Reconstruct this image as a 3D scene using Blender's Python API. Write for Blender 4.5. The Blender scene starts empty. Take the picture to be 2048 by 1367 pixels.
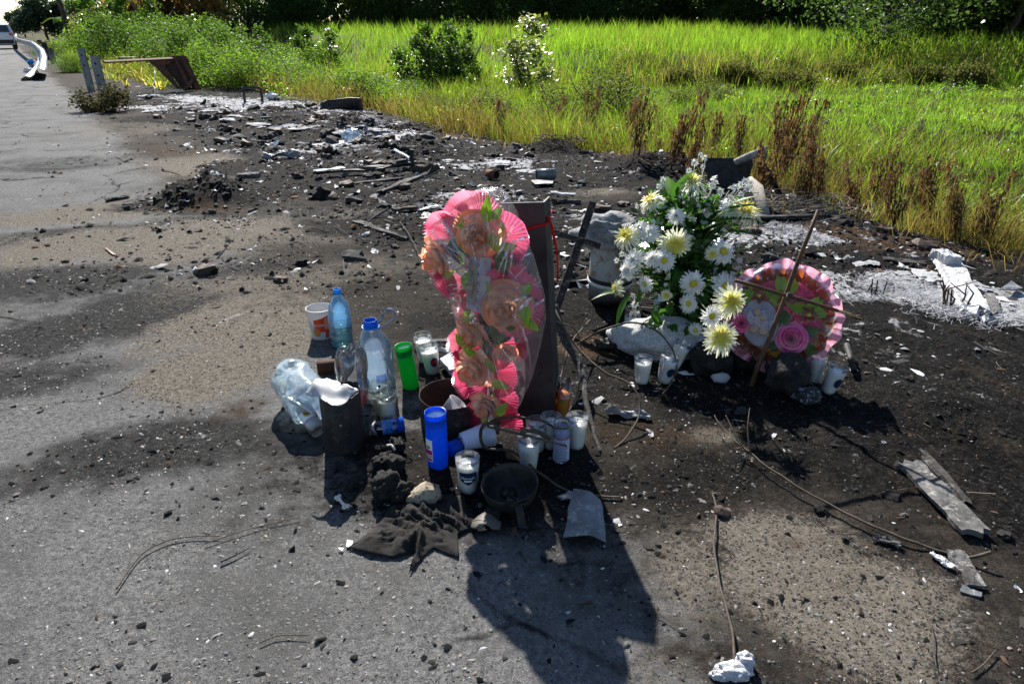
import bpy, bmesh, math, random
import numpy as np
from mathutils import Vector, Matrix, Euler, noise as mnoise

S = bpy.context.scene
COL = S.collection
R = math.radians
random.seed(11)

# ------------------------------------------------------------------ camera, sky, sun, exposure
CH, PITCH, FPX = 1.2, R(24.6), 24 / 36 * 2048
cam_d = bpy.data.cameras.new('camera')
cam_d.lens = 24; cam_d.sensor_width = 36; cam_d.clip_start = 0.05; cam_d.clip_end = 3000
cam = bpy.data.objects.new('camera', cam_d); COL.objects.link(cam)
cam.location = (0, 0, CH); cam.rotation_euler = (R(90) - PITCH, 0, 0)
S.camera = cam

SUN_EL, SUN_AZ = R(37.5), math.atan2(-0.207, 0.906)      # azimuth measured from +Y towards +X
w = bpy.data.worlds.new('World'); S.world = w; w.use_nodes = True
nt = w.node_tree; nt.nodes.clear()
sky = nt.nodes.new('ShaderNodeTexSky'); sky.sky_type = 'NISHITA'; sky.sun_disc = False
sky.sun_elevation = SUN_EL; sky.sun_rotation = SUN_AZ; sky.dust_density = 0.25; sky.ozone_density = 2.5; sky.altitude = 10
bg = nt.nodes.new('ShaderNodeBackground'); bg.inputs[1].default_value = 0.07
wo = nt.nodes.new('ShaderNodeOutputWorld')
nt.links.new(sky.outputs[0], bg.inputs[0]); nt.links.new(bg.outputs[0], wo.inputs[0])
sun_d = bpy.data.lights.new('sun', 'SUN'); sun_d.energy = 5.0; sun_d.angle = R(0.53); sun_d.color = (1, 0.95, 0.87)
sun = bpy.data.objects.new('sun', sun_d); COL.objects.link(sun)
sdir = Vector((math.sin(SUN_AZ) * math.cos(SUN_EL), math.cos(SUN_AZ) * math.cos(SUN_EL), math.sin(SUN_EL)))
sun.rotation_euler = (-sdir).to_track_quat('-Z', 'Y').to_euler()
S.view_settings.view_transform = 'Standard'; S.view_settings.look = 'None'
S.view_settings.gamma = 1; S.view_settings.exposure = 1.15; S.view_settings.use_curve_mapping = False
S.render.engine = 'CYCLES'
S.cycles.max_bounces = 9; S.cycles.transparent_max_bounces = 24; S.cycles.diffuse_bounces = 3
S.cycles.glossy_bounces = 3; S.cycles.transmission_bounces = 6
S.cycles.caustics_reflective = False; S.cycles.caustics_refractive = False
S.cycles.use_denoising = True; S.cycles.sample_clamp_indirect = 6

# ------------------------------------------------------------------ noise and terrain
_T = np.random.RandomState(5).rand(256, 256)
def vnoise(x, y):
    x = np.asarray(x, float); y = np.asarray(y, float)
    xi = np.floor(x).astype(int); yi = np.floor(y).astype(int)
    fx = x - xi; fy = y - yi; fx = fx * fx * (3 - 2 * fx); fy = fy * fy * (3 - 2 * fy)
    a = _T[xi & 255, yi & 255]; b = _T[(xi + 1) & 255, yi & 255]
    c = _T[xi & 255, (yi + 1) & 255]; d = _T[(xi + 1) & 255, (yi + 1) & 255]
    return (a * (1 - fx) + b * fx) * (1 - fy) + (c * (1 - fx) + d * fx) * fy
def fbm(x, y, o=4, seed=0):
    x = np.asarray(x, float) + seed * 17.3; y = np.asarray(y, float) + seed * 9.7
    t = 0; a = 0.5; n = 0
    for _ in range(o):
        t = t + a * vnoise(x, y); n += a; a *= .5; x = x * 2.03 + 3.1; y = y * 2.03 + 1.7
    return t / n
def ss(a, b, x):
    t = np.clip((np.asarray(x, float) - a) / (b - a), 0, 1); return t * t * (3 - 2 * t)
# the crash barrier stood on a line through (LX, LY) that runs along (-DX, DY); rr is metres to its right, ssl metres along it
LX, LY, DX, DY = 0.12, 2.03, -0.565, 0.825
def rr(x, y): return (x - LX) * DY - (y - LY) * DX
def sl(x, y): return (x - LX) * DX + (y - LY) * DY
def edge_r(x, y):
    s = sl(x, y)
    e = 3.5 + 0.9 * np.exp(-((s - 2.5) / 2.0) ** 2) - 1.9 * ss(13, 19, s)
    return e + (fbm(x * .8, y * .8, 3, 3) - .5) * 1.6
def gz(x, y):
    r = rr(x, y); s = sl(x, y)
    z = -0.35 * ss(2.6, 6.0, r)
    z = z + ss(11, 16, r) * (0.70 * ss(21.5, 24.5, y + 2.0 * (fbm(x * .45, y * .1, 3, 19) - .5)) + 0.026 * np.clip(y - 24, 0, 45))
    z = z + ss(2.5, 5, r) * ((fbm(x * .35, y * .35, 3, 8) - .5) * .30 + (fbm(x * .9, y * .9, 3, 14) - .5) * .28 * ss(4, 6, r))
    rough = 0.12 + 0.88 * ss(-0.2, 0.9, r)
    near = 1 - ss(14, 30, np.hypot(x, y))
    z = z + near * rough * ((fbm(x * 1.6, y * 1.6, 3, 1) - .5) * .05 + (fbm(x * 9, y * 9, 3, 2) - .5) * .026 + (fbm(x * 27, y * 27, 3, 6) - .5) * .016)
    for cx, cy, rad, h in HEAPS:
        d = np.hypot(x - cx, y - cy) / rad
        z = z + h * (1 - ss(0, 1, d)) * (.6 + .8 * fbm(x * 7, y * 7, 3, 4))
    return z
def ray(u, v):
    x = (u - 1024) / FPX; y = (v - 683.5) / FPX
    return (x, math.cos(PITCH) - y * math.sin(PITCH), -math.sin(PITCH) - y * math.cos(PITCH))
def at(u, v, z=0.0):
    d = ray(u, v); t = (z - CH) / d[2]; return Vector((d[0] * t, d[1] * t, z))
def atY(u, v, Y):
    d = ray(u, v); t = Y / d[1]; return Vector((d[0] * t, Y, CH + d[2] * t))
HEAPS = []
def G(u, v):
    z = 0.0
    for _ in range(6):
        p = at(u, v, z); z = .5 * z + .5 * float(gz(p.x, p.y))
    p = at(u, v, z); p.z = float(gz(p.x, p.y)); return p
def on(x, y, dz=0.0): return Vector((x, y, float(gz(x, y)) + dz))
for u, v, rad, h in ((415, 395, .5, .20), (700, 262, 1.0, .16), (560, 235, 1.4, .10), (1340, 330, .6, .14), (1110, 285, .5, .12), (1900, 830, .35, .05),
                     (1560, 775, .2, .03), (790, 960, .22, .02), (1240, 320, .7, .10), (830, 300, .8, .09)):
    p = at(u, v); HEAPS.append((p.x, p.y, rad, h))

# ------------------------------------------------------------------ node helper and materials
class NT:
    def __init__(s, name):
        s.m = bpy.data.materials.new(name); s.m.use_nodes = True
        s.t = s.m.node_tree; s.t.nodes.clear()
    def n(s, typ, ins=None, **pr):
        nd = s.t.nodes.new('ShaderNode' + typ)
        for k, v in pr.items(): setattr(nd, k, v)
        for k, v in (ins or {}).items():
            sk = nd.inputs[k]
            if isinstance(v, bpy.types.NodeSocket): s.t.links.new(v, sk)
            else:
                if hasattr(sk, 'default_value'):
                    try: sk.default_value = v
                    except Exception: sk.default_value = (*v, 1) if len(v) == 3 else v
        return nd
    def math(s, op, a, b=0.0, c=0.0, clamp=False): return s.n('Math', {0: a, 1: b, 2: c}, operation=op, use_clamp=clamp).outputs[0]
    def noise(s, vec, sc, det=4, rough=.55, dist=0):
        return s.n('TexNoise', {'Vector': vec, 'Scale': sc, 'Detail': det, 'Roughness': rough, 'Distortion': dist}).outputs[0]
    def mix(s, f, a, b, bt='MIX'):
        nd = s.n('Mix', {}, data_type='RGBA', blend_type=bt, clamp_factor=True)
        for i, v in ((0, f), (6, a), (7, b)):
            if isinstance(v, bpy.types.NodeSocket): s.t.links.new(v, nd.inputs[i])
            else: nd.inputs[i].default_value = (*v, 1) if isinstance(v, tuple) and len(v) == 3 else v
        return nd.outputs[2]
    def step(s, x, a, b):
        return s.n('MapRange', {0: x, 1: a, 2: b, 3: 0.0, 4: 1.0}, interpolation_type='SMOOTHSTEP').outputs[0]
    def bump(s, h, st, dist, nrm=None):
        d = {'Height': h, 'Strength': st, 'Distance': dist}
        if nrm is not None: d['Normal'] = nrm
        return s.n('Bump', d).outputs[0]
    def out(s, sh): s.n('OutputMaterial', {'Surface': sh}); return s.m
    def mixs(s, f, a, b): return s.n('MixShader', {0: f, 1: a, 2: b}).outputs[0]
    def coord(s, rnd=True):
        c = s.n('TexCoord').outputs['Object']
        if not rnd: return c
        o = s.n('ObjectInfo').outputs['Random']
        o2 = s.math('MULTIPLY', o, 37.0)
        return s.n('VectorMath', {0: c, 1: o2}, operation='ADD').outputs[0]

def pmat(name, c1, c2=None, sc=30, rough=.6, metal=0.0, bump=.0, bsc=None, c3=None, spec=.4, sss=0, thr=(.35, .65), bd=.004, rr_=0.0):
    N = NT(name); v = N.coord()
    c2 = c2 or tuple(x * .7 for x in c1)
    f = N.step(N.noise(v, sc, 6, .62), *thr)
    col = N.mix(f, c1, c2)
    if c3: col = N.mix(N.step(N.noise(v, sc * 2.3, 5, .7, .6), .52, .68), col, c3)
    ins = {'Base Color': col, 'Metallic': metal, 'Specular IOR Level': spec}
    if rr_: ins['Roughness'] = N.n('MapRange', {0: N.noise(v, sc * 1.7, 4), 1: .3, 2: .7, 3: max(.05, rough - rr_), 4: min(1, rough + rr_)}).outputs[0]
    else: ins['Roughness'] = rough
    if bump: ins['Normal'] = N.bump(N.noise(v, bsc or sc * 2, 6, .65), bump, bd)
    if sss:
        ins['Subsurface Weight'] = sss; ins['Subsurface Radius'] = (.03, .028, .024); ins['Subsurface Scale'] = .6
    return N.out(N.n('BsdfPrincipled', ins).outputs[0])

def leafmat(name, c1, c2, tr=(.3, .42, .03), trf=.5, rough=.4, gl=.06, attr=None):
    """thin leaf or petal: diffuse, light coming through, a little gloss; hue varies leaf by leaf"""
    N = NT(name)
    rnd = N.n('NewGeometry').outputs['Random Per Island']
    if attr:
        a = N.n('Attribute', attribute_name=attr).outputs['Color']
        col = a; tcol = N.mix(1.0, a, (2.95, 3.0, 1.4), 'MULTIPLY')
    else:
        col = N.mix(rnd, c1, c2)
        tcol = N.mix(rnd, tr, tuple(x * .65 for x in tr))
    d = N.n('BsdfDiffuse', {'Color': col}).outputs[0]
    t = N.n('BsdfTranslucent', {'Color': tcol}).outputs[0]
    s = N.mixs(trf, d, t)
    g = N.n('BsdfGlossy', {'Color': (1, 1, 1, 1), 'Roughness': rough}).outputs[0]
    fr = N.n('LayerWeight', {'Blend': .25}).outputs['Fresnel']
    s = N.mixs(N.math('MULTIPLY', fr, gl * 4, clamp=True), s, g)
    return N.out(s)

def clear(name, tint=(.95, .97, 1), rough=.06, base=.05, fres=.8, bump=0, bsc=40, haze=0.0, hcol=(.9, .9, .92), bd=.004):
    """thin clear plastic or glass wall: passes light, reflects at grazing angles"""
    N = NT(name); v = N.coord()
    nrm = N.bump(N.noise(v, bsc, 4, .6, .5), bump, bd) if bump else None
    gi = {'Color': (1, 1, 1, 1), 'Roughness': rough}
    li = {'Blend': .35}
    if nrm is not None: gi['Normal'] = nrm; li['Normal'] = nrm
    t = N.n('BsdfTransparent', {'Color': (*tint, 1)}).outputs[0]
    if haze:
        di = N.mixs(.5, N.n('BsdfDiffuse', {'Color': (*hcol, 1)}).outputs[0], N.n('BsdfTranslucent', {'Color': (*hcol, 1)}).outputs[0])
        t = N.mixs(haze, t, di)
    g = N.n('BsdfGlossy', gi).outputs[0]
    f = N.math('ADD', N.math('MULTIPLY', N.n('LayerWeight', li).outputs['Fresnel'], fres), base, clamp=True)
    return N.out(N.mixs(f, t, g))

def trans(name, c1, c2, tcol, f=.45, sc=20, rough=.4, gl=.05, bump=0, bsc=60, thr=(.35, .65)):
    """translucent solid sheet: wax, dyed plastic, paper, cloth"""
    N = NT(name); v = N.coord()
    col = N.mix(N.step(N.noise(v, sc, 4), *thr), c1, c2)
    di = {'Color': col}; ti = {'Color': (*tcol, 1)}; gi = {'Color': (1, 1, 1, 1), 'Roughness': rough}
    if bump:
        b = N.bump(N.noise(v, bsc, 4, .6), bump, .004); di['Normal'] = b; gi['Normal'] = b
    s = N.mixs(f, N.n('BsdfDiffuse', di).outputs[0], N.n('BsdfTranslucent', ti).outputs[0])
    fr = N.n('LayerWeight', {'Blend': .3}).outputs['Fresnel']
    s = N.mixs(N.math('MULTIPLY', fr, gl * 4, clamp=True), s, N.n('BsdfGlossy', gi).outputs[0])
    return N.out(s)

# ------------------------------------------------------------------ mesh builder
_ico = {}
def ico(sub):
    if sub not in _ico:
        b = bmesh.new(); bmesh.ops.create_icosphere(b, subdivisions=sub, radius=1)
        _ico[sub] = ([v.co.copy() for v in b.verts], [[v.index for v in f.verts] for f in b.faces]); b.free()
    return _ico[sub]
class MB:
    def __init__(s): s.v = []; s.f = []; s.m = []
    def add(s, vs, fs, mi=0):
        o = len(s.v); s.v += [Vector(v) for v in vs]
        s.f += [[i + o for i in f] for f in fs]; s.m += [mi] * len(fs); return s
    def box(s, c, d, M=None, mi=0):
        x, y, z = (k / 2 for k in d); c = Vector(c)
        vs = [Vector(p) for p in ((-x, -y, -z), (x, -y, -z), (x, y, -z), (-x, y, -z), (-x, -y, z), (x, -y, z), (x, y, z), (-x, y, z))]
        if M is not None: vs = [M @ v for v in vs]
        return s.add([v + c for v in vs], [(3, 2, 1, 0), (4, 5, 6, 7), (0, 1, 5, 4), (1, 2, 6, 5), (2, 3, 7, 6), (3, 0, 4, 7)], mi)
    def tube(s, pts, r, n=6, mi=0, flat=1.0):
        pts = [Vector(p) for p in pts]; k = len(pts); rs = r if isinstance(r, (list, tuple)) else [r] * k
        vs = []; up = None
        for i, p in enumerate(pts):
            t = (pts[min(i + 1, k - 1)] - pts[max(i - 1, 0)])
            t = t.normalized() if t.length > 1e-9 else Vector((0, 0, 1))
            if up is None: up = t.orthogonal().normalized()
            up = (up - t * up.dot(t)); up = up.normalized() if up.length > 1e-6 else t.orthogonal().normalized()
            b = t.cross(up)
            vs += [p + (up * math.cos(2 * math.pi * j / n) + b * flat * math.sin(2 * math.pi * j / n)) * rs[i] for j in range(n)]
        fs = [(i * n + j, i * n + (j + 1) % n, (i + 1) * n + (j + 1) % n, (i + 1) * n + j) for i in range(k - 1) for j in range(n)]
        fs += [tuple(range(n))[::-1], tuple((k - 1) * n + j for j in range(n))]
        return s.add(vs, fs, mi)
    def lathe(s, prof, n=28, mi=0, wob=None):
        vs = []
        for i, (r, z) in enumerate(prof):
            for j in range(n):
                a = 2 * math.pi * j / n; q = wob(a, r, z) if wob else (r, z)
                vs.append(Vector((q[0] * math.cos(a), q[0] * math.sin(a), q[1])))
        k = len(prof)
        fs = [(i * n + j, i * n + (j + 1) % n, (i + 1) * n + (j + 1) % n, (i + 1) * n + j) for i in range(k - 1) for j in range(n)]
        return s.add(vs, fs, mi)
    def blob(s, c, r, sub=2, amp=.3, fr=1.6, seed=0, mi=0, flat=None):
        c = Vector(c); r = Vector((r, r, r)) if not hasattr(r, '__len__') else Vector(r)
        V, F = ico(sub); vs = []
        for v in V:
            q = v * fr + Vector((seed * 5.1, seed * 2.3, seed))
            k = 1 + amp * (mnoise.noise(q) + .5 * mnoise.noise(q * 2.1) + .3 * mnoise.noise(q * 4.7))
            p = Vector((v.x * r.x, v.y * r.y, v.z * r.z)) * k
            if flat is not None and p.z < -flat: p.z = -flat
            vs.append(p + c)
        return s.add(vs, F, mi)
    def grid(s, fn, nu, nv, mi=0):
        vs = [Vector(fn(i / (nu - 1), j / (nv - 1))) for j in range(nv) for i in range(nu)]
        fs = [(j * nu + i, j * nu + i + 1, (j + 1) * nu + i + 1, (j + 1) * nu + i) for j in range(nv - 1) for i in range(nu - 1)]
        return s.add(vs, fs, mi)
    def shell(s, fn, nu, nv, th, mi=0, nrm0=None):
        """a grid with thickness th along -normal (numeric), closed edges"""
        P = [[Vector(fn(i / (nu - 1), j / (nv - 1))) for i in range(nu)] for j in range(nv)]
        Q = []
        for j in range(nv):
            row = []
            for i in range(nu):
                a = P[j][min(i + 1, nu - 1)] - P[j][max(i - 1, 0)]; b = P[min(j + 1, nv - 1)][i] - P[max(j - 1, 0)][i]
                nrm = a.cross(b); nrm = nrm.normalized() if nrm.length > 1e-12 else Vector((0, 0, 1))
                row.append(P[j][i] - (nrm0 or nrm) * th)
            Q.append(row)
        K = nu * nv
        vs = [p for r_ in P for p in r_] + [p for r_ in Q for p in r_]
        fs = []
        for j in range(nv - 1):
            for i in range(nu - 1):
                a = j * nu + i; fs.append((a, a + 1, a + nu + 1, a + nu)); fs.append((K + a, K + a + nu, K + a + nu + 1, K + a + 1))
        rim = [i for i in range(nu)] + [j * nu + nu - 1 for j in range(1, nv)] + [(nv - 1) * nu + i for i in range(nu - 2, -1, -1)] + [j * nu for j in range(nv - 2, 0, -1)]
        for a, b in zip(rim, rim[1:] + rim[:1]): fs.append((b, a, K + a, K + b))
        return s.add(vs, fs, mi)
    def poly(s, pts, th, mi=0):
        """flat outline (3-D points, roughly planar) with thickness th downwards along its normal"""
        pts = [Vector(p) for p in pts]; k = len(pts); c = sum(pts, Vector()) / k
        nrm = Vector()
        for a, b in zip(pts, pts[1:] + pts[:1]): nrm += (a - c).cross(b - c)
        nrm.normalize(); vs = pts + [p - nrm * th for p in pts]
        fs = [tuple(range(k)), tuple(range(2 * k - 1, k - 1, -1))] + [((i + 1) % k, i, k + i, k + (i + 1) % k) for i in range(k)]
        return s.add(vs, fs, mi)
    def xf(s, M): s.v = [M @ v for v in s.v]; return s
    def mesh(s, name, mats, smooth=False):
        me = bpy.data.meshes.new(name); me.from_pydata([tuple(v) for v in s.v], [], s.f)
        for m_ in (mats if isinstance(mats, (list, tuple)) else [mats]): me.materials.append(m_)
        me.polygons.foreach_set('material_index', s.m)
        if smooth: me.polygons.foreach_set('use_smooth', [True] * len(s.f))
        me.update(); return me
    def build(s, name, mats, parent=None, loc=None, rot=None, smooth=False, kind=None, label=None):
        return obj(name, s.mesh(name, mats, smooth), parent, loc, rot, kind, label)
def obj(name, me, parent=None, loc=None, rot=None, kind=None, label=None):
    o = bpy.data.objects.new(name, me); COL.objects.link(o)
    if parent is not None: o.parent = parent
    if loc is not None: o.location = loc
    if rot is not None: o.rotation_euler = rot
    if kind: o['kind'] = kind
    if label: o['label'] = label
    return o
def tag(o, label, cat, group=None, kind=None):
    o['label'] = label; o['category'] = cat
    if group: o['group'] = group
    if kind: o['kind'] = kind
    return o
def thing(name, label, cat, loc=(0, 0, 0), rot=(0, 0, 0), group=None):
    o = bpy.data.objects.new(name, None); COL.objects.link(o); o.empty_display_size = .1
    o.location = loc; o.rotation_euler = rot; return tag(o, label, cat, group)
def copy_tree(o, parent=None):
    c = o.copy(); COL.objects.link(c); c.parent = parent
    for ch in [x for x in bpy.data.objects if x.parent == o]: copy_tree(ch, c)
    return c
def npmesh(name, V, F4=None, F3=None, mats=(), col=None, smooth=False):
    """mesh straight from numpy arrays; col = per-vertex rgb attribute 'col'"""
    me = bpy.data.meshes.new(name); n3 = 0 if F3 is None else len(F3); n4 = 0 if F4 is None else len(F4)
    me.vertices.add(len(V)); me.vertices.foreach_set('co', np.asarray(V, np.float32).ravel())
    loops = np.concatenate([np.asarray(F4, np.int32).ravel() if n4 else np.zeros(0, np.int32), np.asarray(F3, np.int32).ravel() if n3 else np.zeros(0, np.int32)])
    me.loops.add(len(loops)); me.loops.foreach_set('vertex_index', loops)
    me.polygons.add(n3 + n4)
    st = np.concatenate([np.arange(n4) * 4, n4 * 4 + np.arange(n3) * 3]).astype(np.int32)
    me.polygons.foreach_set('loop_start', st)
    if smooth: me.polygons.foreach_set('use_smooth', np.ones(n3 + n4, bool))
    me.update(calc_edges=True)
    for m_ in mats: me.materials.append(m_)
    if col is not None:
        a = me.attributes.new('col', 'FLOAT_COLOR', 'POINT')
        a.data.foreach_set('color', np.concatenate([col, np.ones((len(col), 1))], 1).astype(np.float32).ravel())
    return me
# ------------------------------------------------------------------ ground and road: one relief, zones of real soil colour
def ground_mat():
    N = NT('burnt_roadside_soil')
    P = N.n('NewGeometry').outputs['Position']
    za = N.n('Attribute', attribute_name='za'); zb = N.n('Attribute', attribute_name='zb')
    sa = N.n('SeparateColor', {0: za.outputs['Color']}); sb = N.n('SeparateColor', {0: zb.outputs['Color']})
    sand, burnt, ash = sa.outputs; brown, veg, gravel = sb.outputs
    n1 = N.noise(P, 2.2, 5, .6); n2 = N.noise(P, 14, 6, .65); n3 = N.noise(P, 60, 6, .7); n4 = N.noise(P, 260, 3, .7)
    n5 = N.noise(P, 120, 5, .75)
    vor2 = N.n('TexVoronoi', {'Vector': P, 'Scale': 190.0, 'Randomness': 1.0})
    mixn = N.math('ADD', N.math('ADD', N.math('MULTIPLY', n1, .5), N.math('MULTIPLY', n2, 1.0)), N.math('ADD', N.math('MULTIPLY', n3, .9), N.math('MULTIPLY', n4, .5)))
    mixn = N.math('SUBTRACT', mixn, 1.45)
    def wz(w, lo=.25, hi=.8, k=1.0, nn=None):
        return N.step(N.math('ADD', w, N.math('MULTIPLY', mixn, k)), lo, hi)
    grain = N.math('ADD', N.math('MULTIPLY', n3, .6), N.math('MULTIPLY', n4, .4))
    asph = N.mix(N.step(grain, .36, .66), (.10, .10, .101), (.34, .332, .32))
    asph = N.mix(N.step(n1, .42, .66), asph, (.14, .137, .132))
    asph = N.mix(N.step(N.n('SeparateColor', {0: vor2.outputs['Color']}).outputs[0], .90, .97), asph, (.27, .262, .25))
    sandc = N.mix(N.step(grain, .33, .66), (.12, .103, .083), (.32, .285, .235))
    sandc = N.mix(N.step(N.n('SeparateColor', {0: vor2.outputs['Color']}).outputs[1], .84, .9), sandc, (.05, .045, .04))
    burc = N.mix(N.step(grain, .42, .72), (.005, .0047, .0045), (.045, .042, .039))
    burc = N.mix(N.step(N.n('SeparateColor', {0: vor2.outputs['Color']}).outputs[2], .95, .99), burc, (.07, .067, .063))
    broc = N.mix(N.step(grain, .35, .65), (.038, .023, .014), (.115, .07, .04))
    ashc = N.mix(N.step(grain, .36, .6), (.16, .16, .165), (.66, .66, .68))
    vegc = N.mix(N.step(n3, .35, .65), (.025, .022, .009), (.075, .068, .022))
    Pw = N.n('VectorMath', {0: P, 1: N.n('VectorMath', {0: N.n('TexNoise', {'Vector': P, 'Scale': 2.5, 'Detail': 5.0}).outputs['Color'], 1: (.45, .45, 0.0)}, operation='MULTIPLY').outputs[0]}, operation='ADD').outputs[0]
    ve = N.n('TexVoronoi', {'Vector': Pw, 'Scale': .55}, feature='DISTANCE_TO_EDGE').outputs['Distance']
    crack = N.math('SUBTRACT', 1.0, N.step(ve, .002, .010)); crack = N.math('MULTIPLY', crack, N.step(n1, .40, .55))
    asph = N.mix(crack, asph, (.028, .027, .026))
    dirtc = N.mix(N.step(grain, .36, .68), (.028, .024, .020), (.125, .106, .086))
    dirtc = N.mix(N.step(N.noise(P, 3.4, 8, .7, .7), .46, .66), dirtc, (.030, .027, .025))
    dirtc = N.mix(N.step(N.noise(P, 38, 6, .75, .4), .58, .70), dirtc, (.015, .014, .013))
    c = N.mix(wz(za.outputs['Alpha'], .2, .8, .8), asph, dirtc)
    c = N.mix(wz(gravel), c, N.mix(N.step(grain, .4, .66), (.018, .0175, .017), (.10, .097, .093)))
    c = N.mix(wz(sand), c, sandc)
    nS = N.noise(P, 3.1, 7, .7, .8)
    burc = N.mix(N.step(N.noise(P, 85, 5, .8, .3), .60, .72), burc, (.13, .125, .12))
    burc = N.mix(N.step(nS, .48, .68), burc, N.mix(N.step(grain, .4, .66), (.018, .015, .012), (.080, .066, .053)))
    c = N.mix(wz(burnt), c, burc)
    c = N.mix(wz(brown), c, broc)
    nA = N.noise(P, 4.5, 8, .68, .6); nB = N.noise(P, 1.3, 5, .6)
    c = N.mix(N.step(N.math('ADD', ash, N.math('MULTIPLY', N.math('SUBTRACT', nA, .5), 3.0)), .42, .66), c, ashc)
    c = N.mix(wz(veg, .35, .65, .5), c, vegc)
    h = N.math('ADD', N.math('MULTIPLY', n2, .5), N.math('ADD', N.math('MULTIPLY', n3, .35), N.math('MULTIPLY', n5, .22)))
    b = N.bump(h, 1.0, .045); b = N.bump(n4, .9, .006, b)
    s = N.n('BsdfPrincipled', {'Base Color': c, 'Roughness': .86, 'Specular IOR Level': .05, 'Normal': b}).outputs[0]
    return N.out(s)
M_GROUND = ground_mat()

def zone(x, y, u, v, rx, ry, ang=0.0):
    p = at(u, v); a = R(ang); dx = x - p.x; dy = y - p.y
    X = (dx * math.cos(a) + dy * math.sin(a)) / rx; Y = (-dx * math.sin(a) + dy * math.cos(a)) / ry
    d = np.sqrt(X * X + Y * Y) + (fbm(x * 2.2, y * 2.2, 4, u % 7) - .5) * 1.1
    return 1 - ss(.25, 1.5, d)
def zmax(x, y, L):
    w_ = np.zeros_like(x)
    for a in L: w_ = np.maximum(w_, zone(x, y, *a[:-1]) * a[-1])
    return w_
def zones(x, y):
    r = rr(x, y); s = sl(x, y)
    sand = zmax(x, y, ((400, 470, 1.5, .55, 20, .9), (500, 640, .55, .35, 50, .9), (560, 560, .8, .3, 20, .8), (180, 425, .8, .35, 30, .9), (420, 330, .9, .7, -50, .75),
                       (440, 740, .28, .30, 60, .95), (560, 690, .35, .2, 50, .8), (1600, 1170, .36, .24, -20, .88), (1530, 1070, .32, .14, 0, .78), (1380, 1130, .12, .2, 0, .7), (1760, 1260, .2, .12, 0, .8), (1430, 870, .10, .06, 0, .75),
                       (250, 260, 1.4, 1.2, -50, .45), (700, 470, .7, .4, 0, .55), (1180, 380, .4, .2, 0, .6), (1340, 1330, .2, .1, 0, .5), (750, 540, .5, .3, 20, .6)))
    burnt = ss(-.1, .6, r + (fbm(x * 1.3, y * 1.3, 4, 5) - .5) * 1.5) * (1 - ss(14, 18, s))
    burnt = np.maximum(burnt, zmax(x, y, ((1000, 960, .55, .32, 0, .9), (780, 900, .2, .16, 0, .8), (420, 400, .75, .5, 20, .95), (950, 1060, .3, .12, 0, .5), (1450, 960, .6, .3, 0, .8), (330, 860, .4, .2, 30, .35), (1800, 1290, .5, .2, 0, .6))))
    burnt = np.maximum(burnt, (.40 + .35 * fbm(x * 1.6, y * 1.6, 3, 23)) * ss(-1.1, .0, r + (fbm(x * .9, y * .9, 3, 15) - .5) * .9) * (1 - ss(3, 6, y)))
    burnt = burnt * (1 - .9 * zmax(x, y, ((1600, 1160, .42, .28, -20, 1), (1530, 1070, .34, .18, 0, .9), (1180, 385, .5, .3, 0, .9), (1420, 870, .15, .1, 0, .8), (1740, 1260, .3, .2, 0, .7))))
    ash = zmax(x, y, ((560, 215, 2.4, 1.1, -35, .85), (430, 200, 1.8, .6, -35, .9), (300, 215, 1.0, .4, -20, .75), (690, 235, 1.2, .5, -30, .6), (1000, 326, .5, .3, 10, .8), (1770, 578, .48, .22, -15, 1.15), (1930, 590, .5, .28, -30, 1.05),
                       (1550, 470, .7, .2, 0, .75), (1180, 430, .35, .12, 0, .5), (740, 270, .4, .25, 0, .6), (1320, 740, .2, .1, 0, .42), (1270, 1050, .06, .05, 0, .6), (1700, 690, .5, .3, 0, .32), (640, 300, 1.2, .5, 0, .45), (900, 400, .8, .4, 0, .42), (1210, 780, .35, .2, 0, .36)))
    brown = zmax(x, y, ((1190, 690, .3, .14, 0, .7), (1020, 275, .9, .35, 0, .85), (1330, 320, .8, .3, 0, .8), (430, 420, .3, .16, 0, .7), (1750, 470, 1.0, .3, -20, .75), (330, 300, .8, .5, -40, .55), (1300, 870, .25, .12, 0, .4), (1700, 1130, .3, .15, 0, .3), (480, 820, .14, .08, 30, .5)))
    e = edge_r(x, y)
    veg = ss(-.3, .25, r - e)
    veg = np.maximum(veg, ss(1.0, 2.0, r) * ss(15, 19, s)); veg = np.maximum(veg, ss(-8.5, -9.3, r + (fbm(x, y, 3, 6) - .5)))
    gravel = zmax(x, y, ((240, 640, 1.0, .45, 25, 1), (60, 560, .8, .4, 25, .9), (150, 470, .9, .25, 25, .9), (430, 560, .6, .25, 25, .75), (300, 900, .5, .22, 25, .85), (60, 760, .5, .3, 25, .7), (560, 880, .2, .2, 0, .6), (620, 1000, .3, .2, 0, .45), (100, 330, 1.2, .6, 30, .6), (560, 430, .8, .25, 10, .8)))
    return np.stack([sand, burnt, ash], -1), np.stack([brown, veg, gravel], -1)

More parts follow.
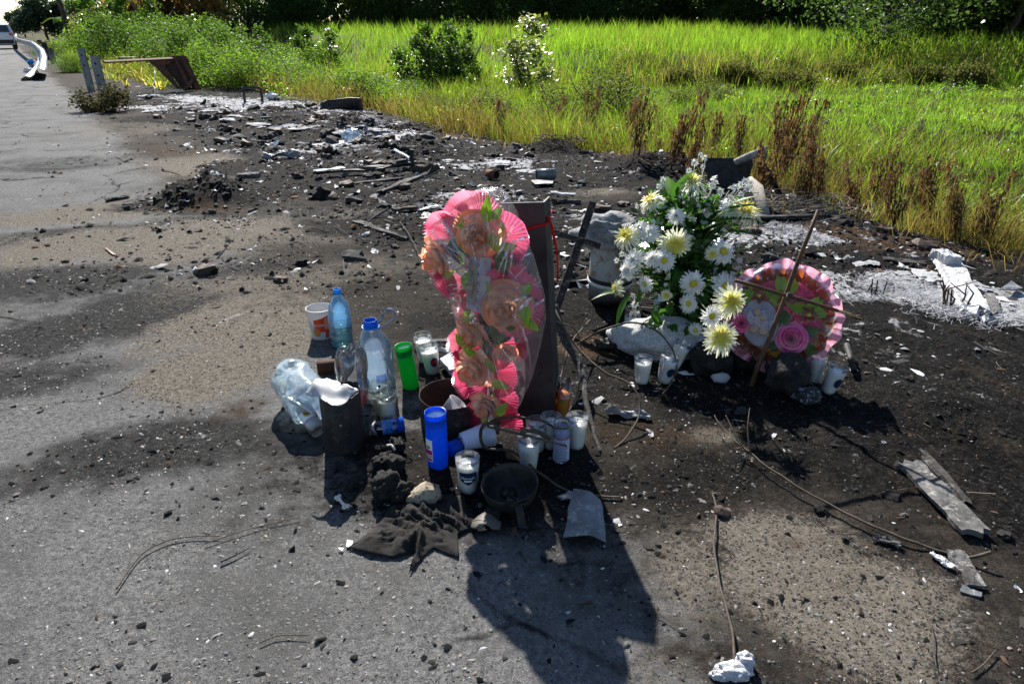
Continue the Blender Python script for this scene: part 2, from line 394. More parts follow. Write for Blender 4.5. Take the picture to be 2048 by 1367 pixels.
def make_ground():
    Y = np.concatenate([np.linspace(-4, .55, 26)[:-1], np.geomspace(.55 + 1, 10 + 1, 350) - 1, np.geomspace(10, 60, 130)[1:], np.geomspace(60, 900, 36)[1:]])
    W = np.maximum(3.2, Y * 1.18 + 1.6); W = np.where(Y > 60, Y * 1.6, W)
    nx = 560; t = np.linspace(-1, 1, nx)
    X = W[:, None] * t[None, :]; YY = np.repeat(Y[:, None], nx, 1)
    Z = gz(X, YY)
    V = np.stack([X, YY, Z], -1).reshape(-1, 3); za, zb = zones(X.ravel(), YY.ravel())
    ny = len(Y); idx = np.arange(ny * nx).reshape(ny, nx)
    F = np.stack([idx[:-1, :-1], idx[:-1, 1:], idx[1:, 1:], idx[1:, :-1]], -1).reshape(-1, 4)
    c = V[F].mean(1); r = rr(c[:, 0], c[:, 1])
    isroad = (r < -.55 + (fbm(c[:, 0] * 1.5, c[:, 1] * 1.5, 4, 9) - .5) * .8) & (r > -8.6)
    for name, sel in (('ground', ~isroad), ('road', isroad)):
        f = F[sel]; used = np.unique(f); mp = np.zeros(len(V), np.int64); mp[used] = np.arange(len(used))
        me = npmesh(name, V[used], F4=mp[f], mats=[M_GROUND], smooth=True)
        for an, arr in (('za', za), ('zb', zb)):
            a = me.attributes.new(an, 'FLOAT_COLOR', 'POINT')
            al = ss(-.75, .05, rr(V[used][:, 0], V[used][:, 1]) + .35 * (fbm(V[used][:, 0] * 1.2, V[used][:, 1] * 1.2, 3, 18) - .5))[:, None]
            a.data.foreach_set('color', np.concatenate([arr[used], al], 1).astype(np.float32).ravel())
        o = obj(name, me); o['kind'] = 'structure'
        o['label'] = 'burnt black earth verge sloping into the grass field' if name == 'ground' else 'grey dusty asphalt of the road shoulder with cinders'
make_ground()

# ------------------------------------------------------------------ loose small stuff on the ground (pebbles, cinders, chips)
def chips(name, n, region, size, flat, cols, label, cat, seed, mat, edge=0):
    """angular chips: squashed random octahedra / tetrahedra; colour of each chip its own"""
    rs = np.random.RandomState(seed); xy = region(rs, n); n = len(xy)
    base = np.array([(1, .1, .1), (.3, .9, -.1), (-.8, .6, .1), (-.85, -.5, -.1), (.35, -.9, .1), (.25, .1, .8), (-.35, -.05, .75)])
    F = np.array([(0, 1, 5), (1, 2, 5), (2, 6, 5), (2, 3, 6), (3, 4, 6), (4, 5, 6), (4, 0, 5)])
    s = size[0] * np.exp(rs.rand(n) ** 2 * math.log(size[1] / size[0]))
    P = base[None] * (1 + 1.1 * (rs.rand(n, 7, 3) - .5)) * s[:, None, None]
    P[:, :, 2] *= (flat[0] + (flat[1] - flat[0]) * rs.rand(n))[:, None]
    P[:, :, 0] *= (.8 + 1.6 * rs.rand(n) ** 2)[:, None]
    tx = (rs.rand(n) - .5) * .7; P[:, :, 2] += P[:, :, 0] * tx[:, None]
    a = rs.rand(n) * 6.283; ca, sa = np.cos(a)[:, None], np.sin(a)[:, None]
    X = P[:, :, 0] * ca - P[:, :, 1] * sa; Yy = P[:, :, 0] * sa + P[:, :, 1] * ca
    z0 = gz(xy[:, 0], xy[:, 1])
    V = np.stack([X + xy[:, :1], Yy + xy[:, 1:2], P[:, :, 2] + (z0 + s * .15)[:, None]], -1).reshape(-1, 3)
    FF = (F[None] + (np.arange(n) * 7)[:, None, None]).reshape(-1, 3)
    cols = np.array(cols); ci = rs.choice(len(cols), n, p=cols[:, 3] / cols[:, 3].sum())
    c = np.repeat(cols[ci, :3] * (.7 + .6 * rs.rand(n, 1)), 7, 0)
    o = obj(name, npmesh(name, V, F3=FF, mats=[mat], col=c)); return tag(o, label, cat, kind='stuff')
def colattr(name, rough, spec):
    N = NT(name); a = N.n('Attribute', attribute_name='col').outputs['Color']
    return N.out(N.n('BsdfPrincipled', {'Base Color': a, 'Roughness': rough, 'Specular IOR Level': spec}).outputs[0])
M_CHIP = colattr('stone_chip', .6, .35); M_CIN = colattr('cinder', .9, .05)
def fan(y0, y1, k=.92, pw=1.6):
    """points spread over the wedge of ground ahead, thinner with distance"""
    def f(rs, n):
        y = y0 + (y1 - y0) * rs.rand(n) ** pw; x = (rs.rand(n) * 2 - 1) * (y * k + .5); return np.stack([x, y], 1)
    return f
def where(f, cond):
    def g(rs, n):
        p = f(rs, int(n * 2.5)); q = cond(p[:, 0], p[:, 1]); return p[rs.rand(len(p)) < q][:n]
    return g
def dens(kind):
    def q(x, y):
        za, zb = zones(x, y); r = rr(x, y); lump = ss(.35, .7, fbm(x * 3, y * 3, 4, 12))
        if kind == 'gravel': return np.clip((.25 + .9 * zb[:, 2] * lump + .35 * lump) * (1 - zb[:, 1]) * (1 - .6 * za[:, 1]), 0, 1)
        if kind == 'cinder': return np.clip((.05 + za[:, 1] * .9 + zb[:, 2] * .5) * (1 - zb[:, 1]) * (.3 + .9 * lump), 0, 1)
        return np.clip((za[:, 2] * 1.0 + za[:, 1] * .25 * ss(3, 6, y)) * (1 - zb[:, 1]), 0, 1)
    return q
chips('gravel', 26000, where(fan(.8, 9, pw=1.9), dens('gravel')), (.0011, .0048), (.3, .9), [(.05, .05, .052, .45), (.13, .125, .12, .42), (.30, .30, .31, .09), (.48, .49, .50, .02), (.17, .13, .09, .05)],
      'grey and pale gravel chips scattered over the asphalt', 'gravel', 1, M_CHIP)
chips('cinders', 24000, where(fan(.8, 11, pw=1.7), dens('cinder')), (.0018, .0095), (.3, .9), [(.012, .012, .012, .6), (.04, .037, .035, .3), (.13, .125, .12, .07), (.07, .045, .03, .06)],
      'black cinders and charred crumbs littering the burnt verge', 'cinders', 2, M_CIN)
chips('ash_flakes', 13000, where(fan(1.2, 16, pw=1.1), dens('ash')), (.004, .020), (.15, .7), [(.5, .5, .51, .35), (.25, .25, .25, .3), (.66, .66, .67, .12), (.06, .06, .06, .3)],
      'pale ash flakes strewn across the burnt debris', 'ash', 3, M_CIN)
chips('debris_crumbs', 24000, where(fan(3.2, 15, k=.6, pw=1.0), dens('cinder')), (.004, .022), (.35, 1.1), [(.012, .012, .012, .5), (.035, .033, .031, .28), (.3, .3, .3, .06), (.55, .55, .55, .04), (.09, .05, .03, .06)],
      'broken burnt rubble covering the far verge', 'rubble', 4, M_CIN)
# ------------------------------------------------------------------ grass
M_GRASS = leafmat('grass_blade', None, None, trf=.58, rough=.4, gl=.012, attr='col')
def blades(name, n, region, L, Wd, hue, label, seed, lean=.6, dry=None, zoff=0.0, tuft=9, spread=.16):
    rs = np.random.RandomState(seed); ct = region(rs, n // tuft); xy = np.repeat(ct, tuft, 0); n = len(xy); off = rs.normal(size=(n, 2)) * (L[1] * spread); xy = xy + off; x, y = xy[:, 0], xy[:, 1]
    hf = (.35 + 1.2 * fbm(x * .9, y * .9, 3, seed)) * np.repeat(.6 + .8 * rs.rand(n // tuft), tuft)
    l = (L[0] + (L[1] - L[0]) * rs.rand(n)) * hf; wd = Wd[0] + (Wd[1] - Wd[0]) * rs.rand(n)
    a = np.arctan2(off[:, 1], off[:, 0]) + rs.normal(size=n) * .7; k = lean * (.25 + rs.rand(n)) * l; b = rs.rand(n) * 6.283
    z = gz(x, y) + zoff
    sx, sy = np.cos(b) * wd * .5, np.sin(b) * wd * .5
    def pt(t, kk, sgn): return np.stack([x + np.cos(a) * k * kk + sx * sgn, y + np.sin(a) * k * kk + sy * sgn, z + l * t], -1)
    V = np.stack([pt(-.02, 0, -.7), pt(-.02, 0, .7), pt(.55, .3, -1), pt(.55, .3, 1), pt(.93, 1.0, 0)], 1).reshape(-1, 3)
    o5 = (np.arange(n) * 5)[:, None]
    hue = np.array(hue); f1 = fbm(x * .5, y * .5, 3, 21)[:, None]; f2 = rs.rand(n, 1)
    c = hue[0] * (1 - f1) + hue[1] * f1
    if dry is not None:
        q = np.clip(dry(x, y), 0, 1)[:, None]; m_ = (rs.rand(n, 1) < q); c = np.where(m_, hue[2] * (.6 + .8 * rs.rand(n, 1)), c)
    c = c * (.55 + .75 * f2) * np.repeat(.75 + .5 * rs.rand(n // tuft, 1), tuft, 0)
    o = obj(name, npmesh(name, V, F4=o5 + np.array([[0, 1, 3, 2]]), F3=o5 + np.array([[2, 3, 4]]), mats=[M_GRASS], col=np.repeat(c, 5, 0)))
    return tag(o, label, 'grass', kind='stuff')
def vegmask(x, y): return zones(x, y)[1][:, 1] * (rr(x, y) > 0)
GREENS = [(.052, .105, .014), (.10, .135, .024), (.068, .054, .026)]
def dry_near(x, y):
    e = rr(x, y) - edge_r(x, y); return .70 * np.exp(-np.clip(e, 0, 9) / .8) + .40 * ss(.5, .68, fbm(x * .7, y * .7, 3, 33)) * (1 - ss(16, 24, y)) + .06
def shortzone(x, y): return ss(6.5, 8.5, rr(x, y)) * (1 - ss(20.5, 22.5, y)) * ss(1.0, 3.5, x)
blades('edge_grass', 80000, where(fan(2.6, 11, 1.0, .9), lambda x, y: vegmask(x, y) * (1 - .85 * shortzone(x, y)) * (.35 + .65 * ss(.3, .55, fbm(x * 1.5, y * 1.5, 3, 40)))), (.07, .30), (.0022, .0055), GREENS, 'yellowing grass and weeds growing along the burnt edge', 31, .8, dry_near)
blades('short_grass', 80000, where(fan(5, 23, 1.0, .95), lambda x, y: vegmask(x, y) * shortzone(x, y)), (.06, .17), (.005, .011), [(.060, .135, .018), (.105, .17, .028), (.10, .085, .04)], 'short bright green grass in the hollow of the field', 32, .7, lambda x, y: .07 + 0 * x)
blades('meadow_grass', 90000, where(fan(8, 24, 1.0, .95), lambda x, y: vegmask(x, y) * (1 - .9 * shortzone(x, y)) * (.25 + .75 * ss(.3, .6, fbm(x * .6, y * .6, 3, 41)))), (.15, .50), (.005, .011), GREENS, 'knee high yellow green grass of the middle field', 33, .7, dry_near)
def fary(x, y): return ss(20.5, 22, y) * ss(1.5, 3.5, rr(x, y)) * (1 - ss(58, 64, y))
blades('tall_grass', 110000, where(fan(21, 60, .95, 1.25), fary), (.28, .72), (.011, .022), [(.062, .13, .016), (.105, .165, .026), (.085, .075, .032)], 'tall sunlit grass filling the far field below the trees', 34, .45, lambda x, y: .06 + .55 * ss(.42, .6, fbm(x * .35, y * .35, 2, 44)) * (1 - ss(23.2, 25.5, y)) + .15 * ss(.5, .65, fbm(x * .25, y * .25, 3, 45)))  # browner blades on the bank face add to its shade by colour
blades('roadside_grass', 9000, where(fan(16, 70, .95, 1.4), lambda x, y: ss(.5, 1.6, rr(x, y)) * (1 - ss(9, 13, rr(x, y))) * ss(15, 18, sl(x, y))), (.15, .4), (.02, .05), [(.11, .17, .02), (.19, .2, .05), (.25, .2, .09)], 'pale short grass beside the crash barrier', 35, .8, lambda x, y: .4 + 0 * x)
blades('dead_straw', 4000, where(fan(2.2, 9, 1.0, .9), lambda x, y: np.exp(-((rr(x, y) - edge_r(x, y) + .1) / .45) ** 2)), (.06, .25), (.002, .004), [(.13, .10, .05), (.20, .15, .08), (.07, .04, .02)], 'bent dry straw lying along the burnt edge', 36, 1.5, lambda x, y: .35 + 0 * x)

# ------------------------------------------------------------------ shrubs and trees
def leafcloud(n, shape, size, rs, up=.3, clump=9, hang=0.0):
    """n leaf quads in clumps on the surface and inside an uneven crown; shape = list of (centre, radii)"""
    cen = []
    for c, r_ in shape:
        k = max(3, int(clump * (r_[0] * r_[1] * r_[2]) ** (1 / 3) * 3))
        d = rs.normal(size=(k, 3)); d /= np.linalg.norm(d, axis=1)[:, None]
        cen.append(np.array(c) + d * np.array(r_) * (.45 + .6 * rs.rand(k, 1)))
    cen = np.concatenate(cen); ci = rs.randint(len(cen), size=n)
    sp = np.mean([np.mean(r_) for _, r_ in shape]) * .32
    P = cen[ci] + rs.normal(size=(n, 3)) * sp * (.6 + .5 * rs.rand(n, 1))
    P[:, 2] -= hang * np.abs(rs.normal(size=n)) * sp
    nr = rs.normal(size=(n, 3)); nr[:, 2] += up * 2; nr /= np.linalg.norm(nr, axis=1)[:, None]
    t = np.cross(nr, rs.normal(size=(n, 3))); t /= np.linalg.norm(t, axis=1)[:, None]; b = np.cross(nr, t)
    s = size * (.55 + .9 * rs.rand(n, 1)); wv = s * .34
    V = np.stack([P - t * s * .5, P + b * wv + nr * s * .08, P + t * s * .5 - nr * s * .1, P - b * wv + nr * s * .08], 1)
    return V.reshape(-1, 3), (np.arange(n) * 4)[:, None] + np.array([[0, 1, 2, 3]])
LEAF = {
 'lush': leafmat('leaf_lush', (.06, .125, .014), (.11, .18, .025), (.22, .38, .035), .58, .5, .003),
 'glossy': leafmat('leaf_glossy', (.035, .085, .014), (.065, .12, .02), (.14, .27, .025), .4, .35, .014),
 'dark': leafmat('leaf_dark', (.034, .066, .018), (.07, .105, .026), (.11, .20, .035), .5, .4, .008),
 'pale': leafmat('leaf_pale', (.12, .17, .03), (.2, .22, .05), (.36, .44, .07), .5, .4, .05),
 'rusty': leafmat('leaf_rusty', (.12, .09, .02), (.16, .06, .02), (.35, .25, .05), .45, .4, .03),
 'feather': leafmat('leaf_feather', (.02, .04, .02), (.045, .07, .03), (.05, .10, .03), .3, .4, .04),
 'dry': leafmat('leaf_dry', (.075, .042, .018), (.13, .075, .03), (.22, .12, .04), .4, .6, .02),
}
M_BARK = pmat('bark', (.035, .028, .022), (.075, .06, .048), 14, .9, bump=.6, bsc=30)
M_BARK2 = pmat('bark_pale', (.11, .10, .09), (.05, .045, .04), 12, .9, bump=.6, bsc=30)
def plantproto(seed, shape, n, size, mat, stems, up=.3, clump=9, hang=0):
    rs = np.random.RandomState(seed); V, F = leafcloud(n, shape, size, rs, up, clump, hang)
    crown = npmesh('crown', V, F4=F, mats=[mat]); b = MB()
    for pts, r0, r1 in stems:
        k = len(pts); b.tube(pts, [r0 + (r1 - r0) * i / (k - 1) for i in range(k)], 7)
    return crown, b.mesh('trunk', M_BARK, True)
def wig(a, b, k, amp, rs):
    a = Vector(a); b = Vector(b)
    return [a.lerp(b, i / k) + (Vector(rs.normal(size=3)) * amp if 0 < i < k else Vector()) for i in range(k + 1)]
def shrub_stems(rs, h, n=6, sp=.5, r=.02): return [(wig((rs.normal() * .06, rs.normal() * .06, -.1), (rs.normal() * sp, rs.normal() * sp, h * (.6 + .4 * rs.rand())), 4, .05, rs), r, r * .3) for _ in range(n)]
rsv = np.random.RandomState(77)
PROTO = {
 'lush': plantproto(1, [((0, 0, .45), (.75, .7, .45)), ((.5, .1, .35), (.5, .5, .35)), ((-.5, -.1, .3), (.5, .5, .3)), ((.1, 0, .8), (.35, .35, .25))], 9000, .040, LEAF['lush'], shrub_stems(rsv, .9), .5, 26),
 'glossy': plantproto(2, [((0, 0, .6), (.55, .5, .55)), ((.45, 0, .45), (.4, .4, .4)), ((-.35, .1, .85), (.3, .3, .35)), ((.2, 0, 1.1), (.22, .25, .25)), ((-.65, .1, .3), (.28, .25, .22)), ((.1, 0, 1.42), (.10, .10, .2)), ((-.45, 0, 1.25), (.10, .12, .2)), ((.78, 0, .75), (.14, .15, .2)), ((-.85, 0, .15), (.2, .2, .12))], 4200, .075, LEAF['glossy'], shrub_stems(rsv, 1.5, 9, .55), .4, 22),
 'pale': plantproto(3, [((0, 0, .35), (.4, .4, .3)), ((0, 0, .9), (.42, .42, .4)), ((.1, 0, 1.35), (.22, .22, .25))], 2600, .065, LEAF['pale'], shrub_stems(rsv, 1.4, 5, .22), .6, 7),
 'dark': plantproto(4, [((0, 0, .8), (1.1, .9, .8)), ((.9, 0, .7), (.8, .7, .6)), ((-.9, 0, .6), (.8, .7, .6)), ((.2, 0, 1.5), (.8, .7, .5))], 9000, .095, LEAF['dark'], shrub_stems(rsv, 1.6, 7, .7, .04), .2, 16),
 'rusty': plantproto(5, [((0, 0, .8), (.9, .8, .7)), ((.6, 0, 1.3), (.7, .6, .5)), ((-.5, 0, 1.2), (.6, .6, .5))], 3200, .15, LEAF['rusty'], shrub_stems(rsv, 1.6, 6, .5, .04), .3, 8),
}
def shrub(kind, u, v, Y, wd, ht, label, group=None, name='shrub', yaw=None, cat='shrub'):
    c, t = PROTO[kind]; p = atY(u, v, Y); z = float(gz(p.x, Y))
    o = thing(name, label, cat, (p.x, Y, z - .02), (0, 0, random.uniform(0, 6.28) if yaw is None else yaw), group)
    H = {'lush': 1.1, 'lush2': 1.15, 'glossy': 1.35, 'pale': 1.6, 'dark': 2.0, 'rusty': 1.8}[kind]; Wd = {'lush': 1.8, 'lush2': 1.7, 'glossy': 1.5, 'pale': .9, 'dark': 3.2, 'rusty': 2.2}[kind]
    o.scale = (wd / Wd, wd / Wd, ht / H)
    f = obj('foliage', c, o); obj('stem', t, o); return o
GS = 'bushes in the field'
shrub('glossy', 862, 100, 20, 1.9, 1.45, 'dark glossy bush in the field, behind the pink wrapped cross', GS)
shrub('glossy', 905, 90, 21, 1.5, 1.6, 'taller dark bush joined to the glossy bush in mid field', GS)
shrub('pale', 1057, 90, 20, 1.5, 1.9, 'bush with silvery white leaf tips standing alone in the field', GS)
shrub('glossy', 620, 70, 26, 2.3, 1.5, 'round dark creeper covered bush nearest the treeline gap', GS)
shrub('lush', 640, 90, 25, 2.6, 1.1, 'bright fresh bush in front of the round creeper bush', GS)
PROTO['lush2'] = plantproto(11, [((0, 0, .35), (.6, .5, .35)), ((.55, .2, .5), (.35, .35, .4)), ((-.45, .1, .55), (.4, .35, .4)), ((-.1, -.3, .85), (.28, .25, .25)), ((.3, .1, 1.0), (.22, .22, .2))], 7000, .038, leafmat('leaf_mid', (.045, .095, .014), (.085, .14, .022), (.15, .28, .03), .5, .45, .006), shrub_stems(rsv, 1.0), .4, 26)
for i, (u, Y, wd, ht, lb) in enumerate(((420, 17.5, 2.2, .95, 'bright green leafy bush behind the rusty wreck'), (350, 22, 2.6, 1.2, 'bright green bush above the rusty bar'), (500, 16.5, 2.4, .85, 'bright green bush right of the rusty wreck'),
        (240, 27, 3.0, 1.5, 'bright green bush beside the leaning utility pole'), (580, 18.5, 2.6, .75, 'low bright green bush spreading into the grass'), (300, 30, 3.0, 1.4, 'bright bush between the glossy roadside bushes'), (138, 22.5, 1.3, .6, 'bright weeds growing under the crash barrier rail'), (98, 33, 1.5, .6, 'green weeds around the far crash barrier posts'), (700, 14.5, 1.8, .7, 'loose light bush at the edge of the ash'), (455, 21, 3.0, 1.3, 'tallest bright green bush left of the creeper stumps'), (545, 21.5, 2.6, 1.0, 'bright green bush under the vine covered stumps'), (390, 26, 3.2, 1.5, 'bright green bush behind the middle of the wreck'), (180, 36, 3.2, 1.6, 'bright green bush in front of the banana plants'), (760, 16.5, 2.2, .6, 'feathery bright weeds behind the curled black sheet'))):
    shrub('lush2' if i % 2 else 'lush', u, 100, Y, wd, ht * (1.15 if i % 2 else 1), lb, GS)
for u, Y, wd, ht, lb in ((265, 36, 3.2, 2.6, 'round glossy bush with shining leaves near the roadside'), (310, 33, 2.4, 1.8, 'dark glossy bush behind the bright green ones'), (370, 34, 2.8, 1.9, 'glossy dark bush at the field corner'), (455, 31, 1.6, 1.5, 'narrow dark vine covered stump in the field'), (510, 30, 1.7, 1.6, 'dark vine covered stump beside another in the field'), (230, 46, 5, 3.4, 'large glossy bush under the far trees')):
    shrub('glossy', u, 60, Y, wd, ht, lb, GS)
for u, Y, wd, ht, lb in ((285, 44, 5, 4.4, 'bush with orange brown leaves at the treeline'), (340, 46, 5, 4.2, 'rust tinted bush right of the orange one'), (200, 50, 3, 2.4, 'low rusty bush beside the leaning pole')):
    shrub('rusty', u, 50, Y, wd, ht, lb, GS)
DG = 'dark thicket under the trees'
for i in range(22):
    u = 380 + i * 82 + random.uniform(-25, 25); Y = (58 if u < 1450 else 50 if u < 1620 else 40) + random.uniform(-2, 3)
    if u > 1850: Y = 34 + random.uniform(-1, 2)
    shrub('dark', u, 40, Y, random.uniform(5, 7.5), random.uniform(2.4, 3.6), 'dark shaded bush in the thicket under the treeline', DG, 'thicket_bush')

def tree_proto(seed, h, cr, leaves, size, mat, bark, low=.35, hang=.4, lean=0):
    rs = np.random.RandomState(seed); shape = []; stems = []
    top = Vector((lean, 0, h * .62)); stems.append((wig((0, 0, -.3), top, 6, .12, rs), h * .03, h * .016))
    for k in range(11):
        a = k * 2.4 + rs.rand(); z0 = h * (low + .3 * rs.rand()); rad = cr * (.45 + .6 * rs.rand()); z1 = z0 + h * (.05 + .32 * rs.rand())
        q = Vector((lean * z0 / (h * .62), 0, z0)); e = Vector((math.cos(a) * rad + lean, math.sin(a) * rad, z1))
        stems.append((wig(q, e, 4, .2, rs), h * .013, h * .003)); shape.append((tuple(e), (cr * .42, cr * .42, h * .11)))
    shape.append(((lean, 0, h * .85), (cr * .6, cr * .6, h * .14)))
    V, F = leafcloud(leaves, shape, size, rs, .25, 5, hang)
    b = MB()
    for pts, r0, r1 in stems:
        k = len(pts); b.tube(pts, [r0 + (r1 - r0) * i / (k - 1) for i in range(k)], 8)
    return npmesh('crown', V, F4=F, mats=[mat]), b.mesh('trunk', bark, True)
TREES = {'dark': tree_proto(1, 9, 4.2, 15000, .26, LEAF['dark'], M_BARK, .28, .7), 'dark2': tree_proto(2, 8, 3.8, 14000, .24, LEAF['dark'], M_BARK, .25, .8, .8),
         'green': tree_proto(3, 7, 3.4, 11000, .26, LEAF['glossy'], M_BARK2, .25, .7), 'cas': tree_proto(4, 9, 3.6, 16000, .42, LEAF['feather'], M_BARK, .15, 1.2),
         'fruit': tree_proto(6, 5.2, 3.4, 9000, .13, LEAF['dark'], M_BARK, .14, .35, .2)}
def tree(kind, u, Y, sc, label, group, name='tree', yaw=None):
    p = atY(u, 50, Y); c, t = TREES[kind]
    o = thing(name, label, 'tree', (p.x, Y, float(gz(p.x, Y)) - .05), (0, 0, random.uniform(0, 6.28) if yaw is None else yaw), group); o.scale = (sc,) * 3
    obj('trunk', t, o); obj('crown', c, o); return o
TG = 'trees along the back of the field'
TL = 'dark shaded tree standing in the row behind the field'
for i, (u, Y, k, sc) in enumerate(((470, 80, 'green', 1.5), (560, 60, 'dark', 1.1), (680, 66, 'dark2', 1.2), (790, 62, 'dark', 1.0), (900, 68, 'green', 1.2), (985, 60, 'dark2', 1.05), (1080, 64, 'dark', 1.2), (1190, 60, 'dark2', 1.1),
                    (1310, 62, 'dark', 1.1), (1440, 57, 'dark2', 1.0), (1545, 52, 'dark', 1.0), (1640, 45, 'dark2', .9), (1900, 36, 'dark', .8), (2010, 31, 'dark2', .75), (2110, 29, 'dark', .75), (1500, 66, 'dark', 1.2), (1250, 72, 'green', 1.4), (850, 75, 'dark', 1.4), (610, 75, 'dark', 1.3))):
    tree(k, u, Y, sc, TL, TG)
tree('fruit', 1768, 27.5, 1.0, 'low branching tree with a short dark trunk in the tall grass', None, 'branching_tree', .6)
tree('cas', 88, 82, .56, 'dark feathery tree against the sky beside the road', None, 'feathery_tree')
tree('cas', 45, 120, .5, 'hazy feathery tree farthest down the road', None, 'feathery_tree')
TG2 = 'green trees on the roadside corner'
for u, Y, k, sc, lb in ((150, 95, 'green', .72, 'green tree right of the dark feathery tree'), (212, 92, 'green', .85, 'green tree behind the leaning utility pole'), (300, 88, 'dark', 1.35, 'tall dark tree above the orange leaved bush'), (390, 84, 'green', 1.4, 'tall green tree between the rusty bush and the field')):
    tree(k, u, Y, sc, lb, TG2)
def banana(u, Y, h, label):
    p = atY(u, 55, Y); o = thing('banana_plant', label, 'banana plant', on(p.x, Y), (0, 0, random.uniform(0, 6)), 'banana plants by the road')
    MB().tube([(0, 0, -.1), (0, .05, h * .3), (.05, .05, h * .55)], [.14, .11, .06], 9).build('trunk', M_BARK2, o, smooth=True)
    for k in range(9):
        a = k * 2.4; L = h * random.uniform(.5, .75); lift = random.uniform(.25, .6)
        def fn(s, t, a=a, L=L, lift=lift):
            d = t * L; wv = .28 * math.sin(math.pi * min(1, .08 + .92 * t)) ** .6 * (s - .5) * 2 * .9
            z = h * .5 + d * lift * 1.6 - (t ** 2) * L * .75 - abs(s - .5) * .12
            return (math.cos(a) * d * .75 - math.sin(a) * wv, math.sin(a) * d * .75 + math.cos(a) * wv, z)
        MB().grid(fn, 3, 9).build('leaf', LEAF['lush'] if k % 3 else LEAF['glossy'], o)
for u, Y, h, lb in ((130, 62, 3.4, 'banana plant under the feathery tree'), (165, 57, 3.6, 'banana plant left of the leaning pole'), (195, 58, 3.2, 'banana plant behind the leaning pole'), (228, 56, 3.6, 'banana plant at the edge of the orange bush')):
    banana(u, Y, h, lb)
# the wood behind everything: reads as one dark mass
def woodmass():
    rs = np.random.RandomState(9); sh = []
    for i in range(52):
        x = -27 + i * 2.6; y = 84 - max(0, x - 5) * .55 + rs.normal() * 2
        sh.append(((x, y, 1.5 + rs.rand() * 2), (3.4, 2.5, 3.2))); sh.append(((x + 1, y + 1, 6 + rs.rand() * 2), (3.5, 2.5, 3)))
    V, F = leafcloud(52000, sh, .62, rs, .2, 4, .3)
    tag(obj('distant_wood', npmesh('distant_wood', V, F4=F, mats=[LEAF['dark']])), 'dark wood closing off the back of the field', 'woodland', kind='stuff')
woodmass()
# olive weed mounds and brown thatch clumps, their dark colour painting bank shade
PROTO['weedy'] = plantproto(12, [((0, 0, .30), (.7, .6, .32)), ((.5, .1, .25), (.45, .4, .25)), ((-.5, 0, .3), (.4, .4, .3)), ((.05, .1, .62), (.4, .35, .22))], 8000, .034, leafmat('leaf_olive', (.06, .085, .016), (.11, .125, .026), (.17, .22, .04), .5, .5, .004), shrub_stems(rsv, .8), .3, 26)
PROTO['thatch'] = plantproto(13, [((0, 0, .25), (.8, .5, .26)), ((.6, .1, .2), (.5, .4, .2)), ((-.6, 0, .22), (.5, .4, .22))], 5000, .075, leafmat('leaf_bank_shade', (.075, .065, .025), (.10, .11, .028), (.16, .17, .04), .5, .6, .003), shrub_stems(rsv, .5), .1, 26)
HH = {'weedy': .85, 'thatch': .5}; WW = {'weedy': 1.9, 'thatch': 2.2}
for k_, u, Y, wd, ht, lb in (('weedy', 1200, 13.5, 2.6, 1.05, 'largest rounded olive weed mound in the middle of the field'), ('weedy', 1110, 11.5, 1.6, .6, 'low olive weed mound left of the largest one'), ('weedy', 960, 12.5, 1.9, .6, 'olive weed mound below the dark glossy bush'), ('weedy', 850, 13.5, 1.6, .5, 'small olive weed mound near the ash edge'), ('weedy', 1300, 9.8, 1.5, .5, 'olive weed mound just behind the burnt edge'),
        ('weedy', 1420, 16, 2.0, .55, 'flat olive weed mound right of the largest one'), ('thatch', 1370, 21.6, 1.8, .5, 'brown thatch coloured as bank shade, left of the others under the tall grass'), ('thatch', 1475, 21.8, 1.6, .55, 'brown thatch coloured as bank shade, second from the left'), ('thatch', 1590, 20.8, 2.1, .5, 'brown thatch coloured as bank shade, in the middle of the grass step'), ('thatch', 1690, 22.3, 1.5, .6, 'brown thatch coloured as bank shade, below the branching tree'), ('thatch', 1855, 21.2, 1.5, .5, 'brown thatch coloured as bank shade, right of the branching tree'), ('thatch', 1950, 20.6, 1.7, .6, 'brown thatch coloured as bank shade, at the right edge'), ('weedy', 1760, 21.2, 1.6, .6, 'green weed clump between the thatch banks')):
    c, t = PROTO[k_]; p = atY(u, 150, Y); o = thing('weed_mound' if k_ == 'weedy' else 'bank_shade_thatch', lb, 'weeds', (p.x, Y, float(gz(p.x, Y)) - .03), (0, 0, random.uniform(-.4, .4)), 'weed mounds in the field')
    o.scale = (wd / WW[k_], wd / WW[k_], ht / HH[k_]); obj('foliage', c, o); obj('stem', t, o)
# brown wilted weeds along the burnt edge
def weedmesh(seed):
    rs = np.random.RandomState(seed); b = MB(); lv = MB(); H = 1.0
    for k in range(3):
        e = Vector((rs.normal() * .1, rs.normal() * .1, H * (.65 + .35 * rs.rand())))
        pts = wig((rs.normal() * .03, rs.normal() * .03, -.03), e, 5, .018, rs); b.tube(pts, [.007, .006, .005, .004, .003, .002], 5)
        for i in range(80):
            t = .25 + .75 * rs.rand(); q = pts[0].lerp(e, t); a = rs.rand() * 6.28; L = .05 + .09 * rs.rand(); o_ = .02 + .06 * rs.rand()
            d = Vector((math.cos(a), math.sin(a), 0)); s = d.cross(Vector((0, 0, 1))) * .009
            p1 = q + d * o_; p2 = p1 + Vector((rs.normal() * .01, rs.normal() * .01, -L))
            lv.add([q, p1 + s, p2, p1 - s], [(0, 1, 2, 3)])
    return b.mesh('stalk', M_BARK, True), lv.mesh('leaves', LEAF['dry'])
WEED = [weedmesh(k) for k in range(4)]
WX = where(fan(3.2, 9.5, .95, .9), lambda x, y: np.exp(-((rr(x, y) - edge_r(x, y) - .55) / .55) ** 2) * (x > -1.5))(np.random.RandomState(66), 48)
